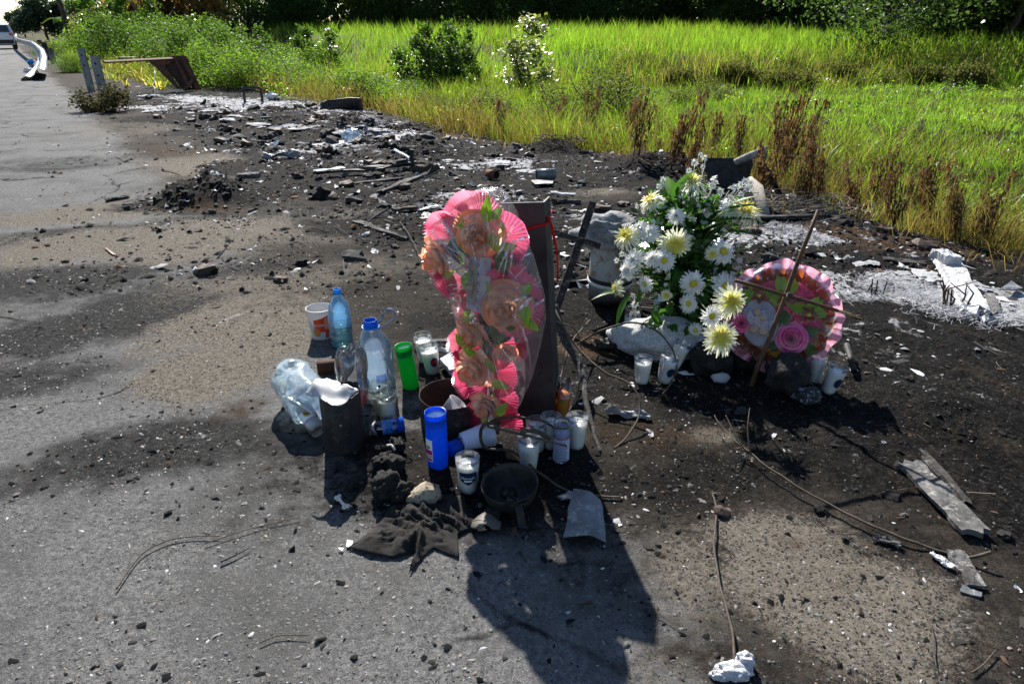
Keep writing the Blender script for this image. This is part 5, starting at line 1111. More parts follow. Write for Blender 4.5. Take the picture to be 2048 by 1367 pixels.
def headobj(u, v, rpx, kind, d, push=1.0, name='chrysanthemum'):
    c = fpos(u, v, push)
    if name == 'chrysanthemum':
        c = c + (CAMP - c).normalized() * .045; rpx *= 1.12
        if v > 590 and u > 1410: c = atY(u, v, 2.16)
    s = (c - CAMP).length / FPX * rpx; d = Vector(d).normalized()
    o = obj(name, MUM[kind], FL, c - fb, (d.to_track_quat('Z', 'Y') @ Euler((rsq.normal() * .12, rsq.normal() * .12, rsq.rand() * 6.28)).to_quaternion()).to_euler()); o.scale = (s * (.9 + .2 * rsq.rand()), s * (.9 + .2 * rsq.rand()), s * (.7 + .8 * rsq.rand()))
    if kind in 'YW': obj('flower_centre', MCEN, o)
    elif kind == 's': obj('flower_centre', MCENs, o)
    stem.tube([core - fb, core.lerp(c, .55) + Vector((0, .03, .05)) - fb, c - d * .012 - fb], [.004, .003, .0022], 5)
for h in heads: headobj(*h)
rsf = np.random.RandomState(3)
small = [(1398, 308), (1410, 316), (1404, 330), (1392, 326), (1375, 340), (1382, 350), (1325, 355), (1332, 365), (1320, 372), (1337, 378), (1425, 355), (1432, 362), (1418, 368), (1428, 374), (1490, 358), (1500, 364), (1480, 368), (1472, 376), (1495, 378), (1485, 388), (1505, 372), (1465, 395), (1410, 390), (1330, 400), (1322, 410), (1345, 425), (1360, 428), (1370, 432), (1300, 460), (1310, 470), (1318, 478), (1288, 470), (1270, 500), (1260, 555), (1235, 520), (1240, 505), (1480, 395), (1466, 402), (1405, 420), (1415, 430), (1440, 430), (1455, 440), (1398, 412), (1385, 440), (1500, 480), (1495, 492), (1480, 520), (1478, 534), (1450, 545), (1465, 548), (1310, 540), (1300, 555), (1268, 606), (1263, 590), (1360, 440), (1375, 400), (1395, 398), (1440, 382), (1460, 378)]
for u, v in small:
    headobj(u + rsf.normal() * 2, v + rsf.normal() * 2, 5 + 3.5 * rsf.rand(), 's', (rsf.normal() * .5, -.7 + rsf.normal() * .3, .6), .6, 'small_flower')
for k in range(26):
    a = rsf.rand() * 6.28; q = rsf.rand() ** .5; headobj(1365 + math.cos(a) * q * 125, 480 + math.sin(a) * q * 120, 2.5 + 3 * rsf.rand(), 's', (rsf.normal() * .5, -.8, .5), .9, 'small_flower')
stem.build('stems', M_FSTEM, FL, smooth=True)
# leaves: the big ones one by one, the mass between as one part
BL = [leafgrid(1, .24, .3, .35).mesh('leaf', M_FLEAF, True), leafgrid(1, .14, .3, .5).mesh('leaf', M_FLEAF, True), leafgrid(1, .33, .25, .2).mesh('leaf', M_FLEAF, True)]
for k in range(110):
    a = rsf.rand() * 6.28; q = rsf.rand() ** .6; u = 1368 + math.cos(a) * q * 112; v = 535 + math.sin(a) * q * 145
    if u > 1490 and v > 500: u -= 60
    c = fpos(u, v, .85); d = Vector((math.cos(a) * .8 + rsf.normal() * .4, -.55 + rsf.normal() * .35, -math.sin(a) * .7 + .25 + rsf.normal() * .35)).normalized()
    o = obj('leaf', BL[k % 3], FL, c - fb, (d.to_track_quat('Y', 'Z')).to_euler()); s = .035 + .028 * rsf.rand(); o.scale = (s, s, s)
for u, v, L, ang, kk in ((1440, 430, .17, 60, 1), (1425, 440, .19, 50, 1), (1415, 455, .20, 38, 1), (1430, 470, .19, 25, 1), (1345, 400, .13, 100, 0), (1355, 390, .14, 80, 0), (1250, 585, .13, 160, 1), (1262, 590, .14, 225, 1), (1455, 655, .10, -60, 2), (1470, 650, .10, -30, 2), (1460, 640, .09, 10, 2), (1400, 650, .09, 200, 2), (1395, 665, .08, 240, 2), (1410, 640, .08, 150, 2), (1480, 640, .11, -80, 2)):
    c = fpos(u, v, .95); d = Vector((math.cos(R(ang)), -.25, math.sin(R(ang)))).normalized()
    o = obj('leaf', BL[kk], FL, c - fb, d.to_track_quat('Y', 'Z').to_euler()); o.scale = (L, L, L)
rs = np.random.RandomState(8); V, F = leafcloud(2400, [((0, .0, .28), (.20, .13, .18)), ((0, .10, .44), (.16, .10, .12)), ((-.05, .16, .52), (.08, .06, .09)), ((.08, .16, .50), (.08, .06, .09)), ((.02, -.10, .14), (.17, .12, .09))], .042, rs, .5, 30)
obj('foliage', npmesh('foliage', V, F4=F, mats=[M_FLEAF]), FL, kind='stuff')
MB().lathe([(.001, 0), (.07, 0), (.085, .12), (.08, .12), (.066, .01)], 24).build('pot', M_SOOT, FL, (0, .02, 0), smooth=True)

# ================================================================== round pink wreath
WC = Vector((1.005, 2.36, .222)); wn = Vector((-.30, -.88, .38)).normalized(); wr = Vector((0, 0, 1)).cross(wn).normalized(); wu = wn.cross(wr)
WM = frame_at(Vector((0, 0, 0)), wr, wu, wn); w0 = on(WC.x, WC.y); WM.translation = WC - w0
WR = thing('pink_wreath', 'round pink frilled wreath with a rose and an oval picture, leaning by the stick cross', 'wreath', w0)
M_FRILL = trans('pink_frill', (.90, .26, .42), (.92, .40, .54), (1.0, .50, .64), .5, 12, .25, .10)
M_GOLD = trans('amber_frill', (.17, .035, .008), (.22, .055, .010), (.42, .10, .015), .5, 12, .25, .10)
M_MAG = leafmat('magenta_petal', (.72, .03, .22), (.80, .10, .32), (.9, .08, .32), .35, .5, .04)
M_YCLOTH = trans('yellow_cloth', (.62, .30, .01), (.50, .22, .01), (.85, .45, .02), .4, 12, .5, .04)
M_MAGE = leafmat('pale_magenta_edge', (.85, .16, .40), (.90, .25, .48), (.95, .25, .5), .4, .5, .04)
def wch(mb, name, mat, smooth=True, M2=None): return (mb.xf(WM @ (M2 or Matrix.Identity(4)))).build(name, mat, WR, smooth=smooth)
def frill(r0, r1, n, amp, z0, ph):
    def fn(s, t):
        a = s * 2 * math.pi; q = r0 + (r1 - r0) * t + .006 * math.sin(n * a * .5 + ph) * t
        return (math.cos(a) * q, math.sin(a) * q, z0 + amp * t * math.sin(n * a + ph + .8 * math.sin(3 * a)) + .01 * t)
    return MB().grid(fn, n * 10 + 1, 6)
wch(frill(.150, .210, 17, .028, .0, 0), 'pink_frill', M_FRILL); wch(frill(.140, .182, 20, .014, .012, .9), 'amber_frill', M_GOLD)
wch(MB().lathe([(.001, -.008), (.160, -.010), (.160, -.016), (.001, -.016)], 40), 'backing', M_PLUM)
for a, q, rad in ((115, .085, .07), (75, .10, .07), (35, .10, .075), (0, .09, .075), (-30, .10, .06), (150, .10, .065), (185, .10, .06), (-65, .09, .06), (230, .09, .06), (55, .05, .07)):
    wch(fanmesh(rad, 0, 360, 20, .005, .12), 'pink_rosette', M_PINK, False, Matrix.Translation((math.cos(R(a)) * q, math.sin(R(a)) * q, .002)) @ Matrix.Rotation(R(a), 4, 'X') if False else Matrix.Translation((math.cos(R(a)) * q, math.sin(R(a)) * q, .002)))
AMB = mum(9, ((6, 1.0, 18, 0), (6, .7, 40, 0)), [M_GOLD], .24)
for x, y, ang, L in ((-.095, .085, 200, .075), (-.005, .085, 80, .085), (.085, .035, 20, .08)):
    Mx = Matrix.Translation((x, y, .022)); 
    for da in (-28, 28): wch(leafgrid(L, L * .28, .5, .2), 'lime_leaf', M_LIME, True, Mx @ Matrix.Rotation(R(ang + da - 90), 4, 'Z'))
    wch(leafgrid(L * .9, L * .26, .5, .2), 'lime_leaf', M_LIME, True, Mx @ Matrix.Rotation(R(ang + 150 - 90), 4, 'Z'))
    o = obj('amber_flower', AMB, WR); o.matrix_local = WM @ Mx @ Matrix.Translation((.008, -.016, .018)) @ Matrix.Scale(.03, 4); obj('flower_centre', MCENs, o)
# oval card with a relief of winged figures
M_CARD = pmat('pale_oval_card', (.24, .24, .29), (.19, .19, .24), 40, .5); M_SKIN = pmat('relief_tan', (.44, .29, .20), (.36, .22, .15), 90, .5); M_WING = pmat('relief_wing', (.34, .33, .38), (.20, .19, .24), 140, .5); M_ROBE = pmat('relief_robe', (.38, .34, .40), (.30, .22, .20), 60, .5)
Mo = Matrix.Translation((-.072, -.030, .030)) @ Matrix.Rotation(R(12), 4, 'Z') @ Matrix.Scale(1.05, 4)
wch(MB().lathe([(.001, .003), (.058, .002), (.062, 0), (.001, -.001)], 40).xf(Matrix.Diagonal((1, 1.42, 1, 1))), 'oval_card', M_CARD, True, Mo)
for sx, (x, y, w_, h_, m_) in enumerate(((-.028, .020, .016, .030, M_WING), (.014, .022, .013, .026, M_WING), (.034, -.016, .013, .026, M_WING), (-.006, .005, .020, .030, M_ROBE), (.012, -.010, .020, .026, M_ROBE), (-.022, -.022, .016, .015, M_SKIN), (.010, -.034, .018, .014, M_SKIN))):
    wch(MB().blob((x, y, .004), (w_, h_, .006), 2, .2, 2, sx), 'relief_figure', m_, True, Mo)
for x, y, q in ((-.005, .036, .013), (.013, .014, .010), (-.024, -.030, .008)): wch(MB().blob((x, y, .008), (q, q * 1.1, .009), 2, .05), 'relief_head', M_SKIN, True, Mo)
MR = rosemesh(8).mesh('rose', [M_MAG, M_MAGE], True)
for x, y, s in ((.045, -.075, .046), (-.135, -.04, .03)):
    o = obj('rose', MR, WR); o.matrix_local = WM @ Matrix.Translation((x, y, .022)) @ Matrix.Rotation(R(-8), 4, 'X') @ Matrix.Scale(s, 4)
for x, y, ang in ((.02, -.03, 100), (.015, -.035, 150), (.085, -.055, 30), (.02, -.10, 200), (.06, -.125, -60), (-.12, .0, 60), (.09, -.09, -30)): wch(leafgrid(.062, .020, .3, .25, .15), 'leaf', M_DKLEAF, True, Matrix.Translation((x, y, .024)) @ Matrix.Rotation(R(ang - 90), 4, 'Z'))
wch(MB().grid(lambda s, t: (-.05 + .13 * s, -.105 - .055 * t + .015 * math.sin(7 * s), .022 + .014 * math.sin(13 * s + 3 * t)), 26, 6), 'yellow_cloth', M_YCLOTH)
wch(MB().grid(lambda s, t: ((t * .200 + .002) * math.cos(2 * math.pi * s), (t * .200 + .002) * math.sin(2 * math.pi * s), .068 * (1 - t ** 4) ** .5 + .010 * mnoise.noise(Vector((math.cos(2 * math.pi * s) * 5 * t, math.sin(2 * math.pi * s) * 5 * t, 2)))), 72, 20), 'plastic_wrap', M_FILM2)

# ------------------------------------------------------------------ crosses of sticks and of burnt bars
def rod(pts, r, mat, name, label=None, cat=None, n=7, kink=.0, parent=None, flat=1.0):
    P = []
    for a, b_ in zip(pts, pts[1:]):
        for k in range(6): q = Vector(a).lerp(Vector(b_), k / 6); P.append(q + Vector((mnoise.noise(q * 17), mnoise.noise(q * 17 + Vector((5, 0, 0))), mnoise.noise(q * 17 + Vector((0, 7, 0))))) * kink)
    P.append(Vector(pts[-1])); rr_ = r if isinstance(r, (int, float)) else [r[0] + (r[1] - r[0]) * i / (len(P) - 1) for i in range(len(P))]
    o = MB().tube(P, rr_, n, flat=flat).build(name, mat, parent, smooth=True)
    if label: tag(o, label, cat)
    return o
a0 = G(1500, 772); a1 = atY(1637, 420, 2.33)
SC = thing('stick_cross', 'thin cross of two brown sticks standing in front of the pink wreath', 'cross', a0)
mid = a0.lerp(a1, .50); mid = a0.lerp(a1, .52)
rod([Vector((0, 0, -.02)), a1 - a0], (.0095, .007), M_STICK, 'upright_stick', kink=.004, parent=SC)
cx0 = atY(1470, 560, 2.10); cx1 = atY(1728, 637, 2.04)
rod([cx0 - a0, cx1 - a0], (.006, .0052), M_STICK, 'cross_stick', kink=.003, parent=SC)
rod([cx0.lerp(cx1, .8) - a0 + Vector((0, -.0012, .001)), cx1 + (cx1 - cx0) * .012 - a0], (.0056, .0048), M_STICKP, 'peeled_end', kink=.0015, parent=SC)
mid = cx0.lerp(cx1, .42)
rod([mid - a0 + Vector((.012 * math.cos(k), -.004 + .012 * math.sin(k * 1.3), .010 * math.sin(k))) for k in range(7)], .003, M_WIRE, 'binding', parent=SC)
a0 = G(1098, 655); a1 = atY(1186, 404, 2.98)
BC = thing('burnt_bar_cross', 'black cross of charred flat bars leaning behind the steel post', 'cross', a0)
b0 = atY(1106, 464, 2.90); b1 = atY(1204, 493, 2.86)
def bar(A, B, w_, th, mat, name, parent, up=Vector((0, -1, .2))):
    d = (B - A).normalized(); s_ = d.cross(up).normalized(); f_ = s_.cross(d); mb = MB(); vs = []
    N_ = 8
    for i in range(N_ + 1):
        c_ = A.lerp(B, i / N_); j = 1 + .10 * mnoise.noise(c_ * 30); vs += [c_ - s_ * w_ * j - f_ * th, c_ + s_ * w_ * j - f_ * th, c_ + s_ * w_ * j + f_ * th, c_ - s_ * w_ * j + f_ * th]
    mb.add(vs, [(i * 4 + k, i * 4 + (k + 1) % 4, i * 4 + 4 + (k + 1) % 4, i * 4 + 4 + k) for i in range(N_) for k in range(4)] + [(3, 2, 1, 0), (N_ * 4, N_ * 4 + 1, N_ * 4 + 2, N_ * 4 + 3)])
    return mb.build(name, mat, parent)
bar(Vector((0, 0, -.02)), a1 - a0, .016, .004, M_CHARW, 'upright_bar', BC); bar(b0 - a0, b1 - a0, .012, .004, M_CHARW, 'cross_bar', BC); bar(b0 + (b1 - b0) * .97 - a0, b1 + (b1 - b0) * .01 - a0, .0125, .0045, M_GREYPL, 'bare_end', BC)

# ------------------------------------------------------------------ blocks, bucket, rocks
def rock(u, v, r, mat, label, seed, name='rock', cat='rock', amp=.3, fr=1.4, sub=3, sink=.3, group=None, yaw=0, lift=0):
    p = G(u, v); r = Vector(r)
    o = MB().blob((0, 0, r.z * (1 - sink)), r, sub, amp, fr, seed, flat=None).build(name, mat, None, p + Vector((0, 0, lift)), (0, 0, yaw), smooth=(sub >= 4)); return tag(o, label, cat, group)
rock(1322, 702, (.205, .125, .085), M_CONCW, 'large pale concrete block dusted with white ash below the flowers', 4, 'concrete_block', 'block', .22, 1.7, 4, .35, yaw=-.15)
rock(850, 1000, (.052, .036, .030), M_ROCK, 'beige flat faced rock above the black rag', 2, 'beige_rock', amp=.25, fr=1.1, sub=3, sink=.35, yaw=.4)
CHG = 'charred lumps beside the sooty pipe'
for k, (u, v, r, lb) in enumerate(((793, 905, (.026, .030, .026), 'small charred lump under the printed bottle'), (768, 935, (.038, .026, .024), 'charred lump left in the middle of the black pile'), (792, 940, (.030, .028, .026), 'charred lump on the right of the black pile'), (775, 985, (.042, .040, .036), 'larger charred lump above the black rag'), (805, 995, (.036, .026, .026), 'charred lump touching the beige rock'), (700, 975, (.022, .018, .014), 'flat charred crust at the foot of the pipe'), (985, 1035, (.020, .028, .016), 'charred crust between rag and pan'))):
    rock(u, v, r, M_CHAR, lb, 20 + k, 'charred_lump', 'charred lump', .45, 2.2, 4, .2, CHG, yaw=k)
for k, (u, v, r, lb) in enumerate(((1420, 745, (.08, .06, .07), 'charred rock beside the bluish candle under the flowers'), (1570, 770, (.105, .07, .065), 'black rock in front of the foot of the wreath'), (1490, 735, (.07, .06, .075), 'black rock at the foot of the stick cross'), (1610, 800, (.05, .04, .03), 'ash spotted rock below the wreath'))):
    rock(u, v, r, M_CHAR if k != 3 else pmat('ash_spotted_char', (.02, .02, .022), (.2, .22, .26), 60, .9, 0, 1, 80, thr=(.5, .62)), lb, 40 + k, 'charred_rock', 'rock', .35, 1.8, 4, .25, yaw=k)
rock(1440, 762, (.036, .022, .020), M_CUPW, 'crumpled clear plastic scrap in front of the white flowers', 12, 'crumpled_plastic', 'plastic scrap', .35, 1.6, 2, .2)
# broken concrete in a bucket
p = G(1215, 602); o = thing('bucket_of_concrete', 'broken white bucket filled with rough concrete behind the flowers', 'bucket', p, (R(2), R(3), 0))
MB().lathe([(.092, .02), (.094, .0), (.104, .13), (.106, .20), (.108, .30), (.104, .31), (.10, .30)], 40, wob=lambda a, q, z: (q, z + (.03 * math.sin(2 * a + 1) + .012 * math.sin(7 * a)) * (z > .28))).build('bucket_wall', pmat('stained_white_bucket', (.36, .37, .38), (.22, .22, .22), 9, .5, 0, .2, 60, c3=(.2, .13, .06)), o, smooth=True)
MB().lathe([(.1055, .115), (.1065, .117), (.1075, .135), (.1065, .137)], 40).build('dark_band', M_SOOT, o, smooth=True)
MB().lathe([(.105, .098), (.110, .100), (.110, .114), (.105, .116)], 40).build('bucket_rim', M_WHITEPL, o, smooth=True)
MB().blob((-.03, .0, .33), (.155, .12, .085), 4, .4, 2.2, 3).build('concrete', M_CONC, o, smooth=True)
MB().lathe([(.001, 0), (.088, .002), (.098, .30), (.001, .30)], 30).build('concrete_core', M_CONC, o, smooth=True)
p = G(1193, 600); cup('white_cup', 'white plastic cup standing in the shade of the broken bucket', G(1228, 612), Vector((.05, 0, 1)), .032, .024, .085, M_PAPER)
p = G(1135, 560)
def arcstrip(s, t):
    a = R(195 + 165 * s); q = .20 + .075 * (1 - t); return p + Vector((math.cos(a) * q * 1.15, math.sin(a) * q * .75 + .10, .035 + .055 * (1 - t) * 0 + .06 * abs(s - .5) ** 1.5 * 2 - .02 * t))
tag(MB().shell(arcstrip, 30, 5, .004).build('curved_metal_strip', M_GREYPL if False else pmat('pale_burnt_metal', (.30, .30, .29), (.20, .20, .19), 10, .6, .3, .2, 40), smooth=True), 'curved pale metal strip lying behind the steel post', 'metal strip')
# ================================================================== burnt debris, one piece at a time
def ragged(A, B, w_, th, mat, name, label, cat, seed=0, group=None, up=None, taper=(1, 1), warp=.01, lift=.012, N_=14, split=True):
    """a board, bar or strip between two points with broken ends and uneven edges"""
    A = Vector(A); B = Vector(B); d = (B - A); L = d.length; d.normalize(); up = Vector(up) if up else Vector((0, 0, 1)); s_ = d.cross(up).normalized(); f_ = s_.cross(d); c0 = A
    def fn(s, t):
        e0 = .09 * mnoise.noise(Vector((s * 4, seed, 1))) + .03 * mnoise.noise(Vector((s * 14, seed, 3))); e1 = .09 * mnoise.noise(Vector((s * 4, seed, 7))) + .03 * mnoise.noise(Vector((s * 14, seed, 9)))
        k = e0 + (1 + e1 - e0) * t; wv = w_ * (taper[0] + (taper[1] - taper[0]) * t) * (1 + .12 * mnoise.noise(Vector((t * 19, seed * 1.3, 2 if s > .5 else 5))) + .16 * mnoise.noise(Vector((t * 6, seed * 3.3, 2 if s > .5 else 5))))
        return d * L * k + s_ * (s - .5) * wv + f_ * (lift + warp * mnoise.noise(Vector((t * 3, s * 2, seed))) + .25 * th * mnoise.noise(Vector((t * 30, s * 12, seed))))
    o = MB().shell(fn, 6, N_, th).build(name, mat, None, c0); return tag(o, label, cat, group)
def slab(pts, th, mat, name, label, cat, group=None, lift=.004, bend=0.0, seed=0, smooth=False):
    """an irregular flat piece given by its outline on the ground"""
    P = [G(u, v) for u, v in pts]; c = sum(P, Vector()) / len(P); n = len(P); D = []
    for i in range(n):
        for k in range(4): q = P[i].lerp(P[(i + 1) % n], k / 4); D.append(q + Vector((mnoise.noise(q * 40), mnoise.noise(q * 40 + Vector((3, 3, 3))), 0)) * .004)
    R0 = []; m = len(D); rings = (0.02, .35, .7, 1.0)
    def fn(s, t):
        i = int(round(s * m)) % m; q = c.lerp(D[i], max(.02, t)); h = lift + bend * ((q - c).x ** 2 * 14 - .02) + .004 * mnoise.noise(q * 18 + Vector((seed, 0, 0)))
        return Vector((q.x - c.x, q.y - c.y, h + th + q.z - c.z))
    o = MB().shell(fn, m + 1, 5, th, nrm0=Vector((0, 0, 1))).build(name, mat, None, c, smooth=smooth); return tag(o, label, cat, group)
PLK = 'planks'
ragged(G(1815, 932), G(1950, 1072), .074, .016, M_GREYW, 'charred_plank', 'long grey charred plank in the right foreground', 'plank', 1, lift=.02)
ragged(G(1842, 905), G(1935, 1010), .022, .012, M_CHARW, 'charred_strip', 'thin black strip along the upper edge of the long charred plank', 'plank', 2, lift=.014)
ragged(G(1908, 1108), G(1952, 1178), .040, .010, M_GREYW, 'charred_plank', 'short broken grey plank piece below the long plank', 'plank', 3, lift=.014)
ragged(G(1745, 1078), G(1800, 1094), .018, .006, M_GREYW, 'charred_strip', 'thin pale edged strip under the long stick', 'plank', 4)
ragged(G(1860, 1110), G(1905, 1140), .016, .006, M_WHITEPL, 'wood_sliver', 'pale wood sliver beside the short plank piece', 'plank', 41)
slab([(1922, 1172), (1963, 1188), (1960, 1197), (1918, 1186)], .004, M_GREYPL, 'slate_chip', 'blue grey flat shard in the right foreground', 'shard')
ragged(G(632, 356), G(836, 336), .075, .02, M_SOOT, 'burnt_bar', 'long burnt metal bar lying across the debris behind the cross', 'bar', 5, lift=.05, warp=.04)
ragged(G(632, 358), G(690, 352), .07, .01, M_WHITEPL, 'pale_sheet', 'pale end of panel under the long burnt bar', 'panel', 6, lift=.075)
bar(G(822, 335) + Vector((0, 0, .02)), G(822, 335) + Vector((.02, 0, .17)), .02, .008, M_SOOT, 'bent_bracket', None); tag(bpy.data.objects['bent_bracket'], 'bent upright bracket at the end of the long burnt bar', 'bracket')
ragged(G(790, 312) + Vector((0, 0, .06)), G(838, 332) + Vector((0, 0, .02)), .03, .01, M_WHITEPL, 'pale_strip', 'white strip leaning on the bent bracket', 'strip', 7)
ragged(G(682, 372), G(800, 360), .05, .02, M_CHARW, 'burnt_board', 'charred board just below the long burnt bar', 'plank', 8, lift=.02)
ragged(G(760, 390), G(856, 352), .05, .02, M_CHARW, 'burnt_board', 'dark board with a pale edge pointing at the cross', 'plank', 9, lift=.035)
ragged(G(712, 446), G(816, 482), .05, .02, M_CHARW, 'charred_plank', 'charred stick of wood lying left of the wrapped cross', 'plank', 10, lift=.02, taper=(1.2, .5))
ragged(G(528, 320), G(600, 316), .12, .006, M_GREYPL, 'curved_sheet', 'grey curved panel lying left of the burnt bar', 'panel', 11, lift=.05, warp=.06)
ragged(G(475, 355), G(520, 352), .10, .035, M_GREYW, 'flat_stone', 'flat dark topped slab left of the grey panel', 'slab', 12, lift=.03)
ragged(G(212, 404), G(256, 396), .03, .02, M_CHARW, 'burnt_tool', 'short black bar with a knob on the asphalt', 'bar', 13, lift=.02); 
ragged(G(785, 425), G(835, 420), .05, .02, M_CHARW, 'burnt_board', 'small charred board behind the left arm of the cross', 'plank', 14, lift=.03)
ragged(G(838, 425), G(876, 415), .035, .005, M_WHITEPL, 'pale_strip', 'narrow white strip beside the small charred board', 'strip', 15, lift=.02)
ragged(G(1105, 406), G(1160, 408), .03, .025, M_CHARW, 'burnt_board', 'black block of wood behind the post top', 'plank', 16, lift=.03)
ragged(G(1100, 396), G(1150, 400), .05, .01, M_ASHW, 'pale_sheet', 'ash white panel lying on the black block', 'panel', 17, lift=.05)
ragged(G(1505, 442), G(1668, 440), .06, .02, M_CHARW, 'charred_plank', 'pointed black plank behind the white flowers', 'plank', 18, lift=.04, taper=(1.2, .15))
ragged(G(1765, 520), G(1850, 528), .06, .012, M_CHARW, 'charred_plank', 'flat charred board near the ash heap', 'plank', 19, lift=.012)
ragged(G(1890, 530), G(1950, 638), .145, .022, M_ASHW, 'ash_white_plank', 'wide plank burnt white beside the ash heap', 'plank', 20, lift=.045, warp=.02, N_=30, taper=(.9, .75))
ragged(G(1872, 528), G(1900, 545), .08, .05, M_ASHLUMP, 'ash_stub', 'lump of white ash at the head of the white plank', 'ash lump', 21, lift=.09)
slab([(1966, 598), (1985, 600), (1998, 632), (1978, 645)], .006, M_GREYW, 'burnt_board_end', 'brown grey board end right of the white plank', 'plank', lift=.03)
slab([(1994, 592), (2018, 574), (2042, 588), (2020, 592)], .004, M_GREYPL, 'grey_sheet', 'pointed grey metal sheet at the right edge', 'metal sheet', lift=.03)
slab([(1955, 634), (1975, 622), (1985, 640), (1965, 652)], .006, M_WHITEPL, 'white_scrap', 'white scrap at the foot of the white plank', 'scrap', lift=.02)
# sheet metal and shards near the post
MQ = [G(1146, 1000), G(1200, 1022), G(1213, 1090), G(1127, 1082)]; mq0 = sum(MQ, Vector()) / 4
def msheet(s, t):
    q = (MQ[0] * (1 - s) + MQ[1] * s) * (1 - t) + (MQ[3] * (1 - s) + MQ[2] * s) * t; e = min(s, 1 - s, t, 1 - t)
    q = q + Vector((mnoise.noise(q * 30), mnoise.noise(q * 30 + Vector((5, 5, 5))), 0)) * .006 * (e < .04); return Vector((q.x - mq0.x, q.y - mq0.y, q.z - mq0.z + .010 + .030 * (1 - t) + .012 * math.sin(math.pi * s) + .004 * mnoise.noise(q * 14)))
tag(MB().shell(msheet, 16, 16, .0025).build('metal_sheet', M_GREYPL, None, mq0, smooth=False), 'bent grey metal sheet right of the burnt pan', 'metal sheet')
ragged(G(1120, 1000), G(1158, 990), .022, .01, M_TIN, 'twisted_foil', 'twisted dark foil touching the bent metal sheet', 'foil', 22, lift=.01, warp=.02)
slab([(940, 1052), (970, 1042), (1003, 1050), (1000, 1066), (985, 1072), (970, 1066), (958, 1076), (945, 1066)], .004, pmat('brown_shard', (.10, .085, .07), (.07, .06, .05), 20, .6), 'curved_shard', 'brown curved shard lying between rag and pan', 'shard', lift=.010, bend=-.9, smooth=True)
ragged(G(1212, 830), G(1300, 838), .045, .005, M_GREYPL, 'bent_metal_shard', 'bent metal shard right of the post', 'shard', 23, lift=.016, warp=.03, taper=(1, .5))
ragged(G(1192, 694), G(1232, 696), .045, .02, M_SOOT, 'black_box_scrap', 'small black box scrap left of the concrete block', 'scrap', 24, lift=.03)
ragged(G(1228, 698), G(1246, 680), .035, .008, M_GREYW, 'wood_chip', 'grey wood chip touching the concrete block', 'wood chip', 25, lift=.03)
ragged(G(830, 695), G(935, 690), .035, .012, M_GREYW, 'burnt_board', 'weathered board behind the white candles by the cross', 'plank', 26, lift=.03)
ragged(G(858, 712), G(938, 712), .045, .010, M_ASHW, 'ash_board', 'ash white board between candles and cross', 'plank', 27, lift=.03, warp=.03)
slab([(880, 735), (905, 720), (938, 724), (945, 752), (900, 758)], .02, M_ASHLUMP, 'ash_slab', 'crumbled pale slab behind the rusty tin', 'slab', lift=.02)
slab([(668, 998), (684, 1002), (682, 1010)], .002, M_WHITEPL, 'paper_scrap', 'tiny paper scrap by the bone', 'scrap')
slab([(695, 1083), (706, 1084), (702, 1096), (693, 1094)], .002, M_WHITE, 'paper_scrap', 'square white paper scrap at the tip of the rag', 'scrap', lift=.006)
slab([(676, 1100), (688, 1098), (684, 1106)], .002, M_WHITE, 'paper_scrap', 'second white paper scrap left of the rag', 'scrap', lift=.006)
slab([(208, 497), (216, 500), (234, 512), (226, 511)], .004, pmat('pinkish_strip', (.34, .22, .17), None, 30, .7), 'wood_sliver', 'pinkish strip lying on the pale asphalt', 'strip', lift=.006)
slab([(768, 503), (785, 505), (788, 511), (778, 510)], .002, pmat('yellow_leaf', (.5, .26, .01), (.4, .2, .01), 60, .6), 'fallen_leaf', 'single yellow leaf on the ground left of the cross', 'leaf', lift=.012, bend=3)
def tubeobj(A, d, r, L, mat, name, label, cat):
    o = thing(name, label, cat, A, Vector(d).to_track_quat('Z', 'Y').to_euler()); MB().lathe([(r * .9, .002), (r, 0), (r, L), (r * .9, L - .002)], 20).build('wall', mat, o, smooth=True); MB().lathe([(r * .93, .004), (r * .9, L * .5), (r * .93, L - .004)], 20).build('inside', M_CHAR, o, smooth=True)
tubeobj(G(975, 356) + Vector((0, 0, .04)), (.75, -.65, 0), .038, .11, M_RUST, 'rusty_tube', 'short rusty tube lying in the debris behind the cross', 'tube')
tubeobj(G(1072, 360) + Vector((0, 0, .05)), (1, .1, .02), .045, .17, M_GREYPL, 'metal_cylinder', 'grey metal cylinder lying behind the post', 'cylinder')
slab([(1062, 366), (1110, 362), (1105, 372), (1070, 374)], .004, M_GREYPL, 'flat_sheet', 'flat pale panel under the grey cylinder', 'panel', lift=.02)
tubeobj(G(1688, 712) + Vector((0, 0, .05)), G(1714, 772) + Vector((0, 0, .012)) - G(1688, 712) - Vector((0, 0, .05)), .011, .20, M_SOOT, 'bent_pipe', 'dull grey pipe end resting right of the wreath', 'pipe')
# bone
p = G(687, 1008); a = Vector((-.02, .022, .008)); b_ = Vector((.012, -.022, .008))
mb = MB().tube([a.lerp(b_, t) for t in (0, .1, .3, .5, .7, .9, 1)], [.006, .0065, .0045, .004, .0045, .007, .0065], 10)
for c_, s in ((a, 1), (b_, 1.15)): mb.blob(c_ + Vector((.004, .003, .001)), .006 * s, 2, .1); mb.blob(c_ + Vector((-.004, -.002, .0)), .0055 * s, 2, .1)
tag(mb.build('bone', M_BONE, None, p, smooth=True), 'small white bone lying below the sooty pipe', 'bone')
p = G(795, 878); tag(MB().tube([(-.014, .01, .008), (0, .004, .014), (.012, -.012, .006)], [.004, .003, .0045], 8).build('bone_splinter', M_BONE, None, G(772, 918) + Vector((.02, 0, .035)), smooth=True), 'short bone splinter among the charred lumps', 'bone')
